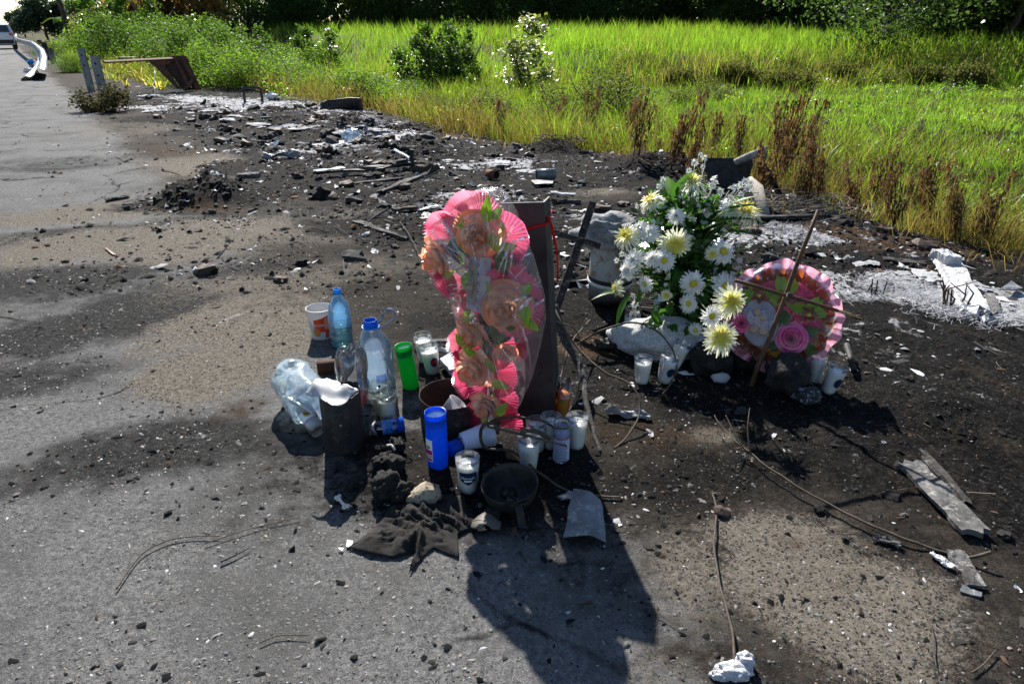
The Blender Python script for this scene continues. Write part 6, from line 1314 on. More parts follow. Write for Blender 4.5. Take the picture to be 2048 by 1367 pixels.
# rag
RG = [(698, 1098), (742, 1068), (765, 1042), (778, 1016), (828, 1005), (870, 992), (928, 996), (935, 1020), (962, 1050), (915, 1072), (918, 1118), (868, 1098), (850, 1112), (818, 1150), (836, 1104), (790, 1118), (740, 1112)]
rc = G(850, 1052); RGP = [G(*q) for q in RG]
def rag_fn(s, t):
    i = s * len(RG); k = int(i) % len(RG); f_ = i - int(i); A = RGP[k]; B = RGP[(k + 1) % len(RG)]; e = A.lerp(B, f_); q = rc.lerp(e, max(.01, t)); a = math.atan2(q.y - rc.y, q.x - rc.x)
    x_, y_ = q.x - rc.x, q.y - rc.y; rid = 1 - abs(mnoise.noise(Vector(((x_ * .75 + y_ * .65 + .02 * math.sin(y_ * 40)) * 30, (x_ * .65 - y_ * .75) * 8, 1.5))) * 2.4); rid2 = 1 - abs(mnoise.noise(Vector((q.x * 34, q.y * 50, 3))) * 2)
    z = float(gz(q.x, q.y)) - rc.z + .004 + (.022 * max(0, rid) + .010 * max(0, rid2)) * (1 - .75 * t ** 3) * min(1, .3 + 2 * t) + .012 * (1 - t)
    return Vector((q.x - rc.x, q.y - rc.y, z))
tag(MB().shell(rag_fn, 120, 22, .002, nrm0=Vector((0, 0, 1))).build('black_rag', M_CLOTH, None, rc, smooth=True), 'crumpled sooty black rag spread on the ground in front', 'rag')

# ------------------------------------------------------------------ vines, sticks and rods
def curve(px, r, mat, name, label, cat, kink=.004, n=6):
    P = [(G(q[0], q[1]) + Vector((0, 0, .008)) if len(q) == 2 else at(q[0], q[1], q[2])) for q in px]; Q = []
    for i in range(len(P) - 1):                      # Catmull-Rom through the points
        p0, p1, p2, p3 = P[max(0, i - 1)], P[i], P[i + 1], P[min(len(P) - 1, i + 2)]
        for k in range(8):
            t = k / 8; Q.append(.5 * ((2 * p1) + (p2 - p0) * t + (2 * p0 - 5 * p1 + 4 * p2 - p3) * t * t + (3 * p1 - p0 - 3 * p2 + p3) * t ** 3))
    Q.append(P[-1]); Q = [q + Vector((mnoise.noise(q * 19), mnoise.noise(q * 19 + Vector((4, 4, 4))), mnoise.noise(q * 19 + Vector((8, 2, 4))) * .5)) * kink for q in Q]
    rs_ = [r[0] + (r[1] - r[0]) * i / (len(Q) - 1) for i in range(len(Q))] if isinstance(r, tuple) else r
    return tag(MB().tube(Q, rs_, n).build(name, mat, smooth=True), label, cat)
VI = 'vine'
curve([(1150, 690, .02), (1200, 662, .10), (1262, 645, .16), (1310, 660, .17), (1345, 700, .12), (1352, 745, .05), (1325, 790, .0)], (.0045, .003), M_WIRE, 'dry_vine', 'arched dry vine over the small candles beside the concrete block', VI)
curve([(1095, 590, .28), (1120, 640, .24), (1150, 690, .16), (1205, 740, .12), (1262, 770, .10), (1280, 820, .05), (1255, 870, .01), (1228, 896, .0)], (.004, .003), M_WIRE, 'dry_vine', 'long curved vine hanging right of the post', VI)
curve([(1098, 600, .3), (1112, 640, .25), (1150, 660, .18), (1165, 720, .1), (1150, 800, .02), (1112, 850, .01)], (.003, .002), M_WIRE, 'dry_vine', 'thin vine tangled at the right edge of the post', VI)
curve([(1180, 640, .1), (1140, 690, .12), (1120, 760, .08), (1100, 830, .05), (1050, 870, .04)], (.003, .002), M_WIRE, 'dry_vine', 'thin vine crossing the foot of the post', VI)
curve([(965, 860, .03), (970, 850, .09), (1010, 835, .12), (1070, 838, .11), (1110, 855, .09), (1122, 880, .06)], (.005, .003), M_WIRE, 'dry_vine', 'vine arching over the shaded candles at the post foot', VI)
curve([(1000, 845, .10), (970, 848, .12), (962, 865, .08), (970, 895, .03), (1030, 905, .04), (1085, 950, .02), (1150, 985, .005), (1240, 998)], (.0065, .003), M_WIRE, 'dry_vine', 'thick dark vine looping in front of the candles towards the metal sheet', VI)
curve([(975, 852, .12), (1040, 868, .11), (1090, 880, .10), (1135, 892, .07)], (.004, .003), M_WIRE, 'dry_vine', 'straight vine end across the printed jar', VI)
curve([(1040, 860, .12), (1070, 862, .12), (1100, 875, .09)], (.008, .007), M_WIRE, 'broken_twig', 'stubby broken twig over the shaded candles', 'twig')
curve([(1105, 612, .26), (1128, 672, .17), (1152, 715, .11), (1168, 760, .07), (1172, 800, .045), (1185, 850, .02), (1200, 905, .0)], (.020, .006), M_CHARW, 'charred_branch', 'flat charred branch sloping down right of the post', 'branch')
curve([(1430, 830, .05), (1442, 850, .04), (1470, 880, .03), (1560, 950, .03), (1660, 1010, .02), (1740, 1050, .02), (1830, 1085, .015), (1920, 1118), (1985, 1105, .04)], (.002, .0045), M_WIRE, 'long_stick', 'long thin branch lying across the right foreground', 'branch', .006)
curve([(1495, 905, .03), (1470, 870, .06), (1452, 830, .09)], (.003, .0012), M_WIRE, 'side_twig', 'thin side twig of the long branch near its tip', 'twig'); curve([(1500, 905, .03), (1495, 850, .09), (1500, 815, .12)], (.003, .0012), M_WIRE, 'side_twig', 'upright twig of the long branch', 'twig'); curve([(1485, 895, .03), (1460, 895, .05), (1435, 858, .08)], (.0025, .001), M_WIRE, 'side_twig', 'left twig at the tip of the long branch', 'twig')
curve([(1425, 994), (1430, 1010), (1432, 1040), (1428, 1090, .012), (1440, 1170, .014), (1462, 1250, .016), (1470, 1334, .02)], .0030, pmat('rusted_rod', (.085, .065, .052), (.05, .037, .028), 60, .8, .1), 'rusted_rod', 'rusted iron rod lying towards the ash lump in front', 'rod', .002)
curve([(1424, 992), (1436, 990), (1440, 993)], .002, M_WIRE, 'rod_hook', 'small wire hook at the far end of the rusted rod', 'wire', 0)
p = G(1468, 1348); mb = MB()
for c_, s in (((0, 0, .012), (.038, .022, .014)), ((.026, .018, .018), (.020, .018, .018)), ((-.03, -.008, .008), (.022, .012, .009))): mb.blob(c_, s, 4, .28, 2.0, 3)
tag(mb.build('ash_lump', M_ASHLUMP, None, p, smooth=True), 'white ash lump at the bottom edge, under the rusted rod', 'ash lump')
curve([(235, 1182), (262, 1140), (300, 1102), (360, 1080), (440, 1076)], (.0022, .0012), M_WIRE, 'thin_twig', 'long thin twig curving over the asphalt at the left', 'twig', .002)
curve([(410, 1092), (500, 1062), (600, 1038)], (.0014, .001), M_WIRE, 'thin_twig', 'straight thin twig beside the long curved one', 'twig', .002)
curve([(520, 1290), (560, 1275), (620, 1275)], (.0016, .001), M_WIRE, 'thin_twig', 'small hooked twig near the bottom edge', 'twig', .002)
curve([(442, 1128), (470, 1116), (500, 1100)], (.003, .001), M_CHARW, 'thin_twig', 'dark splinter on the left asphalt', 'twig', .002)
curve([(1225, 1225), (1255, 1212), (1290, 1218), (1345, 1250)], (.001, .0008), M_WIRE, 'thin_twig', 'hair thin twig beside the shadow edge', 'twig', .002)
curve([(1940, 1350), (1965, 1335), (1990, 1305)], (.0022, .0014), M_WIRE, 'thin_twig', 'short twig in the lower right corner', 'twig', .002)
curve([(1830, 1190), (1860, 1260), (1872, 1340)], (.0012, .001), M_WIRE, 'thin_twig', 'long hair like twig near the lower right', 'twig', .004)
for k, (px, lb) in enumerate(((((325, 342, .1), (360, 350, .06), (378, 375, .0)), 'curved twig sticking out of the left debris heap'), (((415, 395, .1), (435, 370, .16), (455, 345, .24)), 'black twig rising from the left debris heap'), (((425, 395, .1), (450, 360, .2), (452, 338, .28)), 'longest twig of the left debris heap'), (((405, 392, .1), (415, 372, .16)), 'stub twig of the left debris heap'), (((800, 445), (830, 490, .03), (842, 530)), 'bent thin twig left of the cross'), (((740, 400, .15), (735, 430, .08), (760, 455)), 'thin twig above the charred stick'), (((670, 455), (720, 478, .02), (790, 490)), 'thin twig on the pale ground left of the cross'))):
    curve(px, (.005, .002) if k < 4 else (.003, .0015), M_CHARW, 'burnt_twig', lb, 'twig', .01)
rs = np.random.RandomState(15)
for k in range(9):
    u, v = 1880 + rs.rand() * 50, 610 + rs.rand() * 16; p = G(u, v); tag(MB().tube([p - Vector((0, 0, .02)), p + Vector((rs.normal() * .02, rs.normal() * .02, .05 + .05 * rs.rand())), p + Vector((rs.normal() * .04, rs.normal() * .03, .09 + .09 * rs.rand()))], [.005, .004, .002], 5).build('burnt_stalk', M_RUSTIN, smooth=True), 'burnt upright stem sticking out of the ash by the white plank', 'stem', 'burnt stems in the ash')
for k in range(4):
    u, v = (1742, 1750, 1766, 1735)[k], 596 - 4 * k; p = G(u, v); tag(MB().tube([p, p + Vector((.01 * k - .015, 0, .10 - .015 * k))], [.004, .003], 5).build('burnt_stalk', M_CHARW), 'thin black burnt stem left of the ash heap', 'stem', 'black stems at the ash heap')
# tangle of wires and straw behind the flowers
mb = MB(); p0 = G(1600, 425)
for k in range(26):
    a0_ = rs.rand() * 6.28; n_seg = 14; rad = .16 + .14 * rs.rand(); c_ = p0 + Vector((rs.normal() * .06, rs.normal() * .05, .03 + .05 * rs.rand()))
    mb.tube([c_ + Vector((math.cos(a0_ + i * .3) * rad * 1.4, math.sin(a0_ + i * .3) * rad * .8, .05 * math.sin(i * .5 + k))) for i in range(n_seg)], .0025, 4)
tag(mb.build('straw_tangle', pmat('grey_straw', (.20, .16, .12), (.10, .08, .06), 30, .8), smooth=True), 'tangle of dry grey stalks curled behind the white flowers', 'tangle')
# fallen burnt panel with driftwood behind the flowers
pA = G(1410, 372); o = thing('scorched_sheet', 'black burnt panel propped up behind the white flowers', 'panel', pA)
tl, tr, br, bl = atY(1412, 322, pA.y), atY(1520, 320, pA.y), atY(1490, 372, pA.y), atY(1420, 378, pA.y)
def pfn(s, t): q = (tl * (1 - s) + tr * s) * (1 - t) + (bl * (1 - s) + br * s) * t; return q - pA + Vector((0, .12 * (1 - t) + .03 * mnoise.noise(q * 5), 0))
MB().shell(pfn, 12, 8, .012).build('sheet', M_SOOT, o, smooth=True)
ragged(atY(1520, 322, pA.y + .05), atY(1560, 396, pA.y - .15), .05, .012, M_SOOT, 'bent_strip', 'bent metal leg hanging from the burnt panel', 'metal strip', 31, up=(0, -1, .2), warp=.05)
curve_pts = [atY(1470, 325, pA.y + .05), atY(1500, 312, pA.y), atY(1528, 303, pA.y - .03)]
tag(MB().tube(curve_pts + [curve_pts[-1] + Vector((.005, 0, -.06))], [.03, .035, .045, .03], 9).build('driftwood', pmat('bleached_wood', (.36, .34, .31), (.18, .17, .16), 20, .9, 0, .8, 40), smooth=True), 'bleached knot of wood on top of the burnt panel', 'wood')
tag(MB().tube([G(1490, 395) + Vector((0, 0, .14)), G(1512, 405) + Vector((0, 0, .10)), G(1530, 432) + Vector((0, 0, .0))], [.045, .05, .04], 9, flat=.4).build('bleached_slab', pmat('bleached_slab_wood', (.30, .27, .24), (.2, .17, .14), 20, .9, 0, .6, 40), smooth=True), 'bleached curved piece of wood right of the top flowers', 'wood')
# far bits by the wreck
pA = G(655, 220); tlp = [atY(640, 206, pA.y), atY(665, 196, pA.y), atY(722, 196, pA.y), atY(722, 214, pA.y)]
tag(MB().shell(lambda s, t: ((tlp[0] * (1 - s) + tlp[1] * s) if s < .5 else (tlp[1] * (1 - s) + tlp[2] * s)).lerp(G(640 + 85 * s, 220), t) + Vector((0, .1 * math.sin(3 * s), .0)), 10, 5, .02).build('curled_sheet', M_SOOT, smooth=True), 'curled black sheet at the edge of the grass', 'metal sheet')
pA = G(490, 205); o = thing('burnt_stand', 'small burnt frame of bars standing in the ash', 'frame', pA)
for A, B in (((0, 0, 0), (0, 0, .26)), ((0, 0, .25), (.30, .05, .24)), ((.30, .05, 0), (.30, .05, .25))): bar(Vector(A), Vector(B), .02, .012, M_SOOT, 'bar', o)
# ------------------------------------------------------------------ scattered pieces: many alike, each its own object
def flake(seed, mat, name, curl, rough=.2):
    rs = np.random.RandomState(seed); k = 9; out = [(math.cos(i / k * 6.283) * (.6 + .6 * rs.rand()), math.sin(i / k * 6.283) * (.4 + .5 * rs.rand()) * .7) for i in range(k)]
    mb = MB()
    def fn(s, t):
        i = int(round(s * k)) % k; x, y = out[i][0] * max(.02, t), out[i][1] * max(.02, t); return (x, y, .10 + curl * x * x + rough * mnoise.noise(Vector((x * 2, y * 2, seed))))
    return mb.shell(fn, k + 1, 3, .06, nrm0=Vector((0, 0, 1))).mesh(name, mat)
FLK = [flake(k, (M_CHARW, M_CHARW, M_GREYPL, M_GREYW)[k % 4], 'charred_flake', (.3, -.2, .1, .4)[k % 4]) for k in range(8)]
SCR = [flake(20 + k, (M_WHITEPL, M_ASHW, M_FOIL)[k % 3], 'pale_scrap', (.5, -.3, .6)[k % 3], .35) for k in range(6)]
CLD = [MB().blob((0, 0, .35), (1, .8, .6), 2, .6, 1.8, 60 + k).mesh('charred_clod', (M_CHAR, M_CHARW, M_RUSTBLK)[k % 3]) for k in range(6)]
STK = []
for k in range(4):
    P = [Vector((-1 + 2 * i / 5, .12 * mnoise.noise(Vector((i, k, 0))), .06 + .05 * abs(mnoise.noise(Vector((i, k, 4)))))) for i in range(6)]; STK.append(MB().tube(P, [.05, .06, .055, .05, .045, .03], 5, flat=.6).mesh('burnt_splinter', M_CHARW if k % 2 else M_GREYW))
def scatter(n, meshes, region, size, name, label, cat, group, seed):
    rs = np.random.RandomState(seed); xy = region(rs, n)
    for i, (x, y) in enumerate(xy):
        s = size[0] * (size[1] / size[0]) ** (rs.rand() ** 1.5); o = obj(name, meshes[i % len(meshes)], None, on(x, y, -.1 * s), (rs.normal() * .22, rs.normal() * .22, rs.rand() * 6.28)); o.scale = (s, s * (.7 + .5 * rs.rand()), s * (.6 + .5 * rs.rand())); tag(o, label, cat, group)
def dz(lo, hi):
    def q(x, y): za, zb = zones(x, y); return np.clip(za[:, 1] * 1.0 * (.4 + ss(.4, .65, fbm(x * 1.7, y * 1.7, 3, 50))), 0, 1) * (1 - zb[:, 1]) * ss(lo, lo + .6, y) * (1 - ss(hi - 1, hi, y))
    return q
scatter(280, FLK, where(fan(3.0, 14, .55, 1.25), dz(3.0, 13)), (.025, .10), 'charred_flake', 'flat charred flake lying among the far burnt debris', 'debris flake', 'charred flakes in the debris field', 101)
scatter(230, SCR, where(fan(3.0, 14, .5, 1.1), dz(3.0, 13)), (.02, .075), 'pale_scrap', 'pale curled scrap lying among the far burnt debris', 'scrap', 'pale scraps in the debris field', 102)
scatter(290, CLD, where(fan(3.2, 15, .55, 1.1), dz(3.2, 14)), (.025, .10), 'charred_clod', 'rough black charred clod in the far burnt debris', 'charred clod', 'charred clods in the debris field', 103)
scatter(150, STK, where(fan(2.6, 12, .6, 1.0), dz(2.6, 12)), (.05, .20), 'burnt_splinter', 'burnt splinter of wood lying in the debris', 'splinter', 'burnt splinters in the debris field', 104)
def pxband(u0, u1, v0, v1, slope=0.0):
    def f(rs, n):
        P_ = []
        for _ in range(n): u = u0 + (u1 - u0) * rs.rand(); v = v0 + (v1 - v0) * rs.rand() + slope * (u - u0); p = at(u, v); P_.append((p.x, p.y))
        return np.array(P_)
    return f
scatter(150, CLD, pxband(430, 900, 205, 290, .13), (.03, .11), 'burnt_lump', 'black burnt lump in the thickest part of the debris strip', 'burnt lump', 'burnt lumps in the debris strip', 111)
scatter(110, FLK, pxband(380, 900, 200, 300, .12), (.04, .13), 'burnt_plate', 'black burnt plate in the thickest part of the debris strip', 'burnt plate', 'burnt plates in the debris strip', 112)
scatter(120, SCR, pxband(330, 1000, 195, 300, .13), (.02, .09), 'ash_scrap', 'ash grey scrap in the thickest part of the debris strip', 'scrap', 'ash grey scraps in the debris strip', 113)
scatter(90, STK, pxband(450, 1250, 240, 340, .08), (.06, .22), 'burnt_stick', 'burnt stick in the thickest part of the debris strip', 'stick', 'burnt sticks in the debris strip', 114)
scatter(70, CLD, pxband(330, 520, 365, 425), (.012, .05), 'heap_lump', 'charred lump on the small heap left of the cross', 'charred lump', 'lumps of the small charred heap', 115)
for k, (u, v, lb) in enumerate(((690, 250, 'wire tangle in the middle of the debris strip'), (820, 285, 'wire tangle nearest the grass'), (570, 235, 'wire tangle in the ash'), (1120, 300, 'wire tangle by the grass behind the post'), (1330, 345, 'wire tangle left of the scorched sheet'))):
    mb = MB(); p0 = G(u, v); rs = np.random.RandomState(200 + k)
    for j in range(9):
        a0_ = rs.rand() * 6.28; rad = .08 + .16 * rs.rand(); mb.tube([Vector((rs.normal() * .03 + math.cos(a0_ + i * .38) * rad * 1.5, math.sin(a0_ + i * .38) * rad, .03 + .06 * rs.rand() + .08 * abs(math.sin(i * .4 + j)))) for i in range(10)], .004, 4)
    tag(mb.build('wire_tangle', M_RUSTIN, None, p0, smooth=True), lb, 'wire')
def nearburn(x, y): za, zb = zones(x, y); return np.clip(za[:, 1], 0, 1) * (1 - zb[:, 1]) * ss(-.15, .3, rr(x, y))
scatter(70, FLK, where(fan(1.0, 3.4, .8, 1.0), nearburn), (.010, .030), 'charred_chip', 'small charred chip on the burnt soil of the near verge', 'charred chip', 'charred chips on the near verge', 105)
scatter(60, CLD, where(fan(1.0, 3.4, .8, 1.0), nearburn), (.008, .028), 'soil_clod', 'small black soil clod on the near verge', 'clod', 'soil clods on the near verge', 106)
scatter(26, SCR, where(fan(1.0, 3.4, .8, 1.0), nearburn), (.008, .022), 'white_fragment', 'small white burnt fragment on the near verge', 'fragment', 'white fragments on the near verge', 107)
scatter(40, CLD, where(fan(1.0, 4.5, .75, 1.0), lambda x, y: (rr(x, y) < -.2) * .8), (.004, .013), 'black_pebble', 'small black pebble lying on the grey asphalt', 'pebble', 'black pebbles on the asphalt', 108)
# fluffy straw ash: far too fine to count
def ashstraw():
    rs = np.random.RandomState(71); cs = [(1740, 575, .10), (1770, 565, .12), (1800, 572, .12), (1830, 590, .10), (1870, 600, .12), (1900, 630, .12), (1940, 625, .12), (1560, 462, .12), (1600, 470, .10), (1720, 600, .08), (700, 250, .25), (740, 262, .2), (1640, 480, .1), (1990, 640, .12)]
    mb_v = []; n = 0; V = []; F = []
    for u, v, rad in cs:
        c = at(u, v); m = int(420 * (rad / .12) ** 1.2)
        x = c.x + rs.normal(size=m) * rad * .75; y = c.y + rs.normal(size=m) * rad * .5; z = gz(x, y) + rs.rand(m) * .035 * np.exp(-((x - c.x) / rad) ** 2)
        a = rs.rand(m) * 6.283; L = .010 + .022 * rs.rand(m) * (rad / .12); d = np.stack([np.cos(a) * L, np.sin(a) * L, (rs.rand(m) - .3) * L], -1); P = np.stack([x, y, z + .002], -1)
        w_ = np.stack([-np.sin(a), np.cos(a), 0 * a + .3], -1) * (.0008 * rad / .12)
        V.append(np.stack([P - d - w_, P - d + w_, P + d + w_, P + d - w_], 1).reshape(-1, 3)); F.append((np.arange(m) * 4)[:, None] + np.array([[0, 1, 2, 3]]) + n); n += m * 4
    tag(obj('straw_ash', npmesh('straw_ash', np.concatenate(V), F4=np.concatenate(F), mats=[M_ASHLUMP])), 'fluffy white straw ash in drifts on the burnt ground', 'ash', kind='stuff')
ashstraw()
# crusts of pale ash lying in the debris
ACR = [MB().blob((0, 0, 0), (1, .7, .10), 3, .75, 2.6, 80 + k).mesh('ash_crust', M_ASHLUMP if k % 2 else M_ASHW) for k in range(5)]
rs = np.random.RandomState(19)
for k in range(64):
    if k < 46: t = rs.rand(); u = 290 + 520 * t + rs.normal() * 30; v = 205 + 62 * t + rs.normal() * 13
    elif k < 54: u = 1005 + rs.normal() * 45; v = 328 + rs.normal() * 8
    else: u = 1550 + rs.rand() * 480; v = 470 + (u - 1550) * .33 + rs.normal() * 22
    p = G(u, v); s = (.05 + .20 * rs.rand() ** 2) * (1 if k < 46 else .5); o = obj('ash_crust', ACR[k % 5], None, p + Vector((0, 0, .006)), (rs.normal() * .06, rs.normal() * .06, rs.rand() * 6.28)); o.scale = (s, s, s * (.5 + .6 * rs.rand())); tag(o, ('flat crust of pale ash in the far debris strip', 'crust of white ash behind the top of the wrapped cross', 'small crust of white ash near the straw ash drifts')[0 if k < 46 else 1 if k < 54 else 2], 'ash', ('ash crusts in the debris strip', 'ash crusts behind the cross', 'ash crusts near the ash drifts')[0 if k < 46 else 1 if k < 54 else 2])
# burnt rootlets and straw mess along the verge
def mess():
    rs = np.random.RandomState(72); f = where(fan(1.0, 9, .9, 1.0), lambda x, y: np.clip(nearburn(x, y) * (.2 + ss(.45, .7, fbm(x * 2.5, y * 2.5, 3, 61))), 0, 1)); xy = f(rs, 2600); m = len(xy); a = rs.rand(m) * 6.283; L = (.012 + .05 * rs.rand(m) ** 2); x, y = xy[:, 0], xy[:, 1]
    z = gz(x, y) + .003; d = np.stack([np.cos(a) * L, np.sin(a) * L, rs.normal(size=m) * .12 * L], -1); P = np.stack([x, y, z], -1); w_ = np.stack([-np.sin(a), np.cos(a), 0 * a], -1) * .0011; b_ = np.stack([-np.sin(a), np.cos(a), 0 * a + .2], -1) * (rs.normal(size=m) * .25 * L)[:, None]
    V = np.stack([P - d - w_, P - d + w_, P + b_ + w_, P + b_ - w_, P + d + w_, P + d - w_], 1).reshape(-1, 3); o6 = (np.arange(m) * 6)[:, None]
    F = np.concatenate([o6 + np.array([[0, 1, 2, 3]]), o6 + np.array([[3, 2, 4, 5]])]); cols = np.array([(.02, .017, .014), (.09, .06, .04), (.2, .17, .14), (.05, .035, .02)])[rs.choice(4, m, p=[.45, .25, .12, .18])]
    tag(obj('burnt_rootlets', npmesh('burnt_rootlets', V, F4=F, mats=[M_CIN], col=np.repeat(cols, 6, 0))), 'burnt rootlets and stalk ends strewn over the verge', 'rootlets', kind='stuff')
mess()
# ================================================================== roadside: barrier, posts, wreck, car, pole
def chan_post(p, h, w_, lean, yaw, label, mat=M_STEEL, burnt=False):
    o = thing('barrier_post', label, 'post', p, (lean[0], lean[1], yaw), 'posts of the crash barrier'); pr = [(-w_, 0), (w_, 0), (w_, .07), (w_ - .012, .07), (w_ - .012, .012), (-w_ + .012, .012), (-w_ + .012, .07), (-w_, .07)]; k = 8
    MB().add([(x, y, z) for z in (-.1, h) for x, y in pr], [(i, (i + 1) % k, k + (i + 1) % k, k + i) for i in range(k)] + [(8, 9, 12, 13), (10, 11, 12, 9), (14, 15, 8, 13)]).build('channel', mat, o)
    for zz in (.85, .62): MB().lathe([(.0001, .004), (.014, .004), (.018, .001)], 10).build('bolt_hole', M_CHAR, o, (0, -.003, h * zz), (R(90), 0, 0))
    return o
M_POST = pmat('weathered_post_steel', (.10, .115, .13), (.14, .15, .165), 6, .5, .35, .1, 40, c3=(.06, .05, .045))
p = G(212, 214); chan_post(p, .80, .062, (R(-2), R(-1.5), 0), R(8), 'nearer bluish steel post tied to the rusty bar', M_POST)
p = G(182, 184); chan_post(p, .84, .062, (R(-2), R(-1.5), 0), R(8), 'farther bluish steel post standing free behind the nearer one', M_POST)
p = G(108, 128); chan_post(p, .55, .09, (R(-4), R(-5), 0), R(10), 'short bluish post leaning behind the bent rail', M_POST)
p = Vector((-19.8, 31.5, 0)); chan_post(p, .7, .10, (0, 0, 0), R(20), 'dark wooden looking post in the weeds behind the rail', M_SOOT)
p = Vector((-26, 41, 0)); chan_post(p, .65, .10, (0, 0, 0), R(20), 'small dark post farther along the barrier', M_SOOT)
# W-beam rail, bent down at its torn end
ctr = [(-12.25, 18.7, .10, 1.1), (-12.6, 19.4, .16, 1.0), (-13.3, 20.8, .30, .75), (-14.6, 23.0, .46, .45), (-16.6, 26.0, .56, .25), (-19.6, 30.5, .62, .1), (-24.5, 37.5, .60, .0), (-30.4, 46, .58, .0), (-39.5, 59.5, .58, 0), (-53.7, 81, .58, 0), (-82, 124, .58, 0)]
WB = [(-.155, 0), (-.13, .0), (-.105, .075), (-.055, .08), (-.02, .01), (.02, .01), (.055, .08), (.105, .075), (.13, 0), (.155, 0)]
def rail():
    vs = []; k = len(WB); n = len(ctr)
    P = [Vector(c[:3]) for c in ctr]
    for th in (0, .006):
        for i in range(n):
            t = (P[min(i + 1, n - 1)] - P[max(i - 1, 0)]).normalized(); side = Vector((t.y, -t.x, 0)).normalized() * -1; up = side.cross(t); up = up if up.z > 0 else -up; a = ctr[i][3]
            V_ = up * math.cos(a) - side * math.sin(a); D_ = side * math.cos(a) + up * math.sin(a)
            for x, y in WB: vs.append(P[i] + V_ * x * (2.5, 2.3, 1.9, 1.4, 1.15, 1, 1, 1, 1, 1, 1)[i] + D_ * (y + th))
    fs = []
    for L_ in (0, n * k):
        for i in range(n - 1):
            for j in range(k - 1): fs.append((L_ + i * k + j, L_ + i * k + j + 1, L_ + (i + 1) * k + j + 1, L_ + (i + 1) * k + j))
    return MB().add(vs, fs)
o = thing('crash_barrier_rail', 'long bent grey crash barrier rail running along the road', 'barrier', (0, 0, 0)); rail().build('rail', M_GALV, o, smooth=False)
for i in (2, 3, 4, 5):
    for s in (-1, 1): q = Vector(ctr[i][:3]); MB().lathe([(.0001, .02), (.02, .02), (.024, 0)], 8).build('bolt', M_SOOT, o, q + Vector((-.05 * s, -.06 * s, .10)))
p = G(76, 160); tag(MB().poly([p + Vector(q) for q in ((-.16, 0, 0), (.14, .02, 0), (.17, .1, .14), (.02, .1, .17), (-.12, .1, .15))], .05).build('torn_rail_end', M_CHAR), 'black torn end under the bent rail', 'metal scrap')
# rusty wreck: a bar bolted to the post and a twisted door-like panel
pW = G(372, 181); Yw = pW.y; o = thing('rusty_wreck', 'rusty wrecked panel frame with a long bar at the roadside', 'wreck', pW)
def W(u, v, dy=0): return atY(u, v, Yw + dy) - pW
bar(W(208, 124, -2.2), W(345, 117, 0), .026, .015, M_RUST, 'long_bar', o)
def panel(pts, th, mat, name): q = [W(*a) for a in pts]; MB().poly(q, th).build(name, mat, o)
panel([(290, 118, .0), (340, 116, .0), (345, 128, -.02), (330, 132, -.05), (363, 180, -.35), (352, 176, -.35), (312, 136, -.1)], .03, M_RUST, 'side_member')
panel([(340, 113, .05), (372, 112, .1), (377, 120, .08), (338, 124, .0)], .03, M_RUST, 'top_member')
panel([(362, 116, .05), (374, 116, .1), (402, 178, -.25), (393, 182, -.3)], .03, M_RUST, 'outer_member')
panel([(345, 124, .1), (366, 124, .15), (392, 178, -.2), (368, 178, -.25)], .02, pmat('dark_rust_sheet', (.05, .022, .012), (.03, .015, .01), 8, .9), 'sheet')
panel([(352, 124, -.02), (357, 124, -.02), (384, 176, -.32), (377, 178, -.32)], .03, M_RUST, 'inner_member')
panel([(385, 158, -.22), (390, 164, -.26), (372, 183, -.42), (366, 180, -.4)], .03, M_RUST, 'brace')
panel([(298, 119, .03), (362, 115, .06), (393, 180, -.22), (367, 181, -.27), (336, 142, -.07)], .015, bpy.data.materials['dark_rust_sheet'], 'sheet')
pB = G(275, 140); tag(MB().box((0, 0, .28), (.9, .4, .22)).box((-.6, -.1, .15), (.05, .05, .3)).box((.4, .1, .1), (.06, .06, .25)).xf(Matrix.Rotation(.2, 4, 'Z')).build('burnt_box', M_SOOT, None, pB), 'dark burnt box behind the rusty bar', 'box')
ragged(G(310, 190) + Vector((0, 0, .0)), G(318, 178) + Vector((0, 0, .42)), .02, .015, M_SOOT, 'thin_bar', 'thin dark bar leaning under the rusty panel', 'bar', 51, up=(0, -1, 0))
ragged(G(240, 205), G(290, 200), .05, .03, M_GREYW, 'grey_stick', 'grey stick lying by the nearer post', 'stick', 52)
# dry bush round the nearer post
c, t = plantproto(31, [((0, 0, .14), (.42, .25, .16)), ((.25, 0, .2), (.2, .2, .16))], 1500, .05, leafmat('dusty_leaf', (.045, .055, .02), (.06, .042, .02), (.09, .085, .03), .4, .6, .004), shrub_stems(np.random.RandomState(4), .35, 8, .25, .008), .4, 20)
o = thing('dusty_bush', 'dusty brown bush at the foot of the nearer bluish post', 'shrub', G(205, 222)); obj('foliage', c, o); obj('stem', t, o)
# utility pole
pp = atY(139, 60, 48); pp.z = 0
o = thing('utility_pole', 'leaning dark wooden utility pole among the roadside bushes', 'pole', pp, (0, R(-4), 0)); MB().tube([(0, 0, -.2), (0, 0, 4), (0, 0, 8)], [.16, .14, .11], 10).build('shaft', M_BARK, o, smooth=True); MB().box((0, 0, 7.6), (1.8, .1, .12)).build('crossarm', M_BARK, o)
for s in (-.8, .8): MB().lathe([(.02, 0), (.04, .03), (.03, .08), (.045, .1), (.001, .14)], 10).build('insulator', M_GREYPL, o, (s, 0, 7.66))
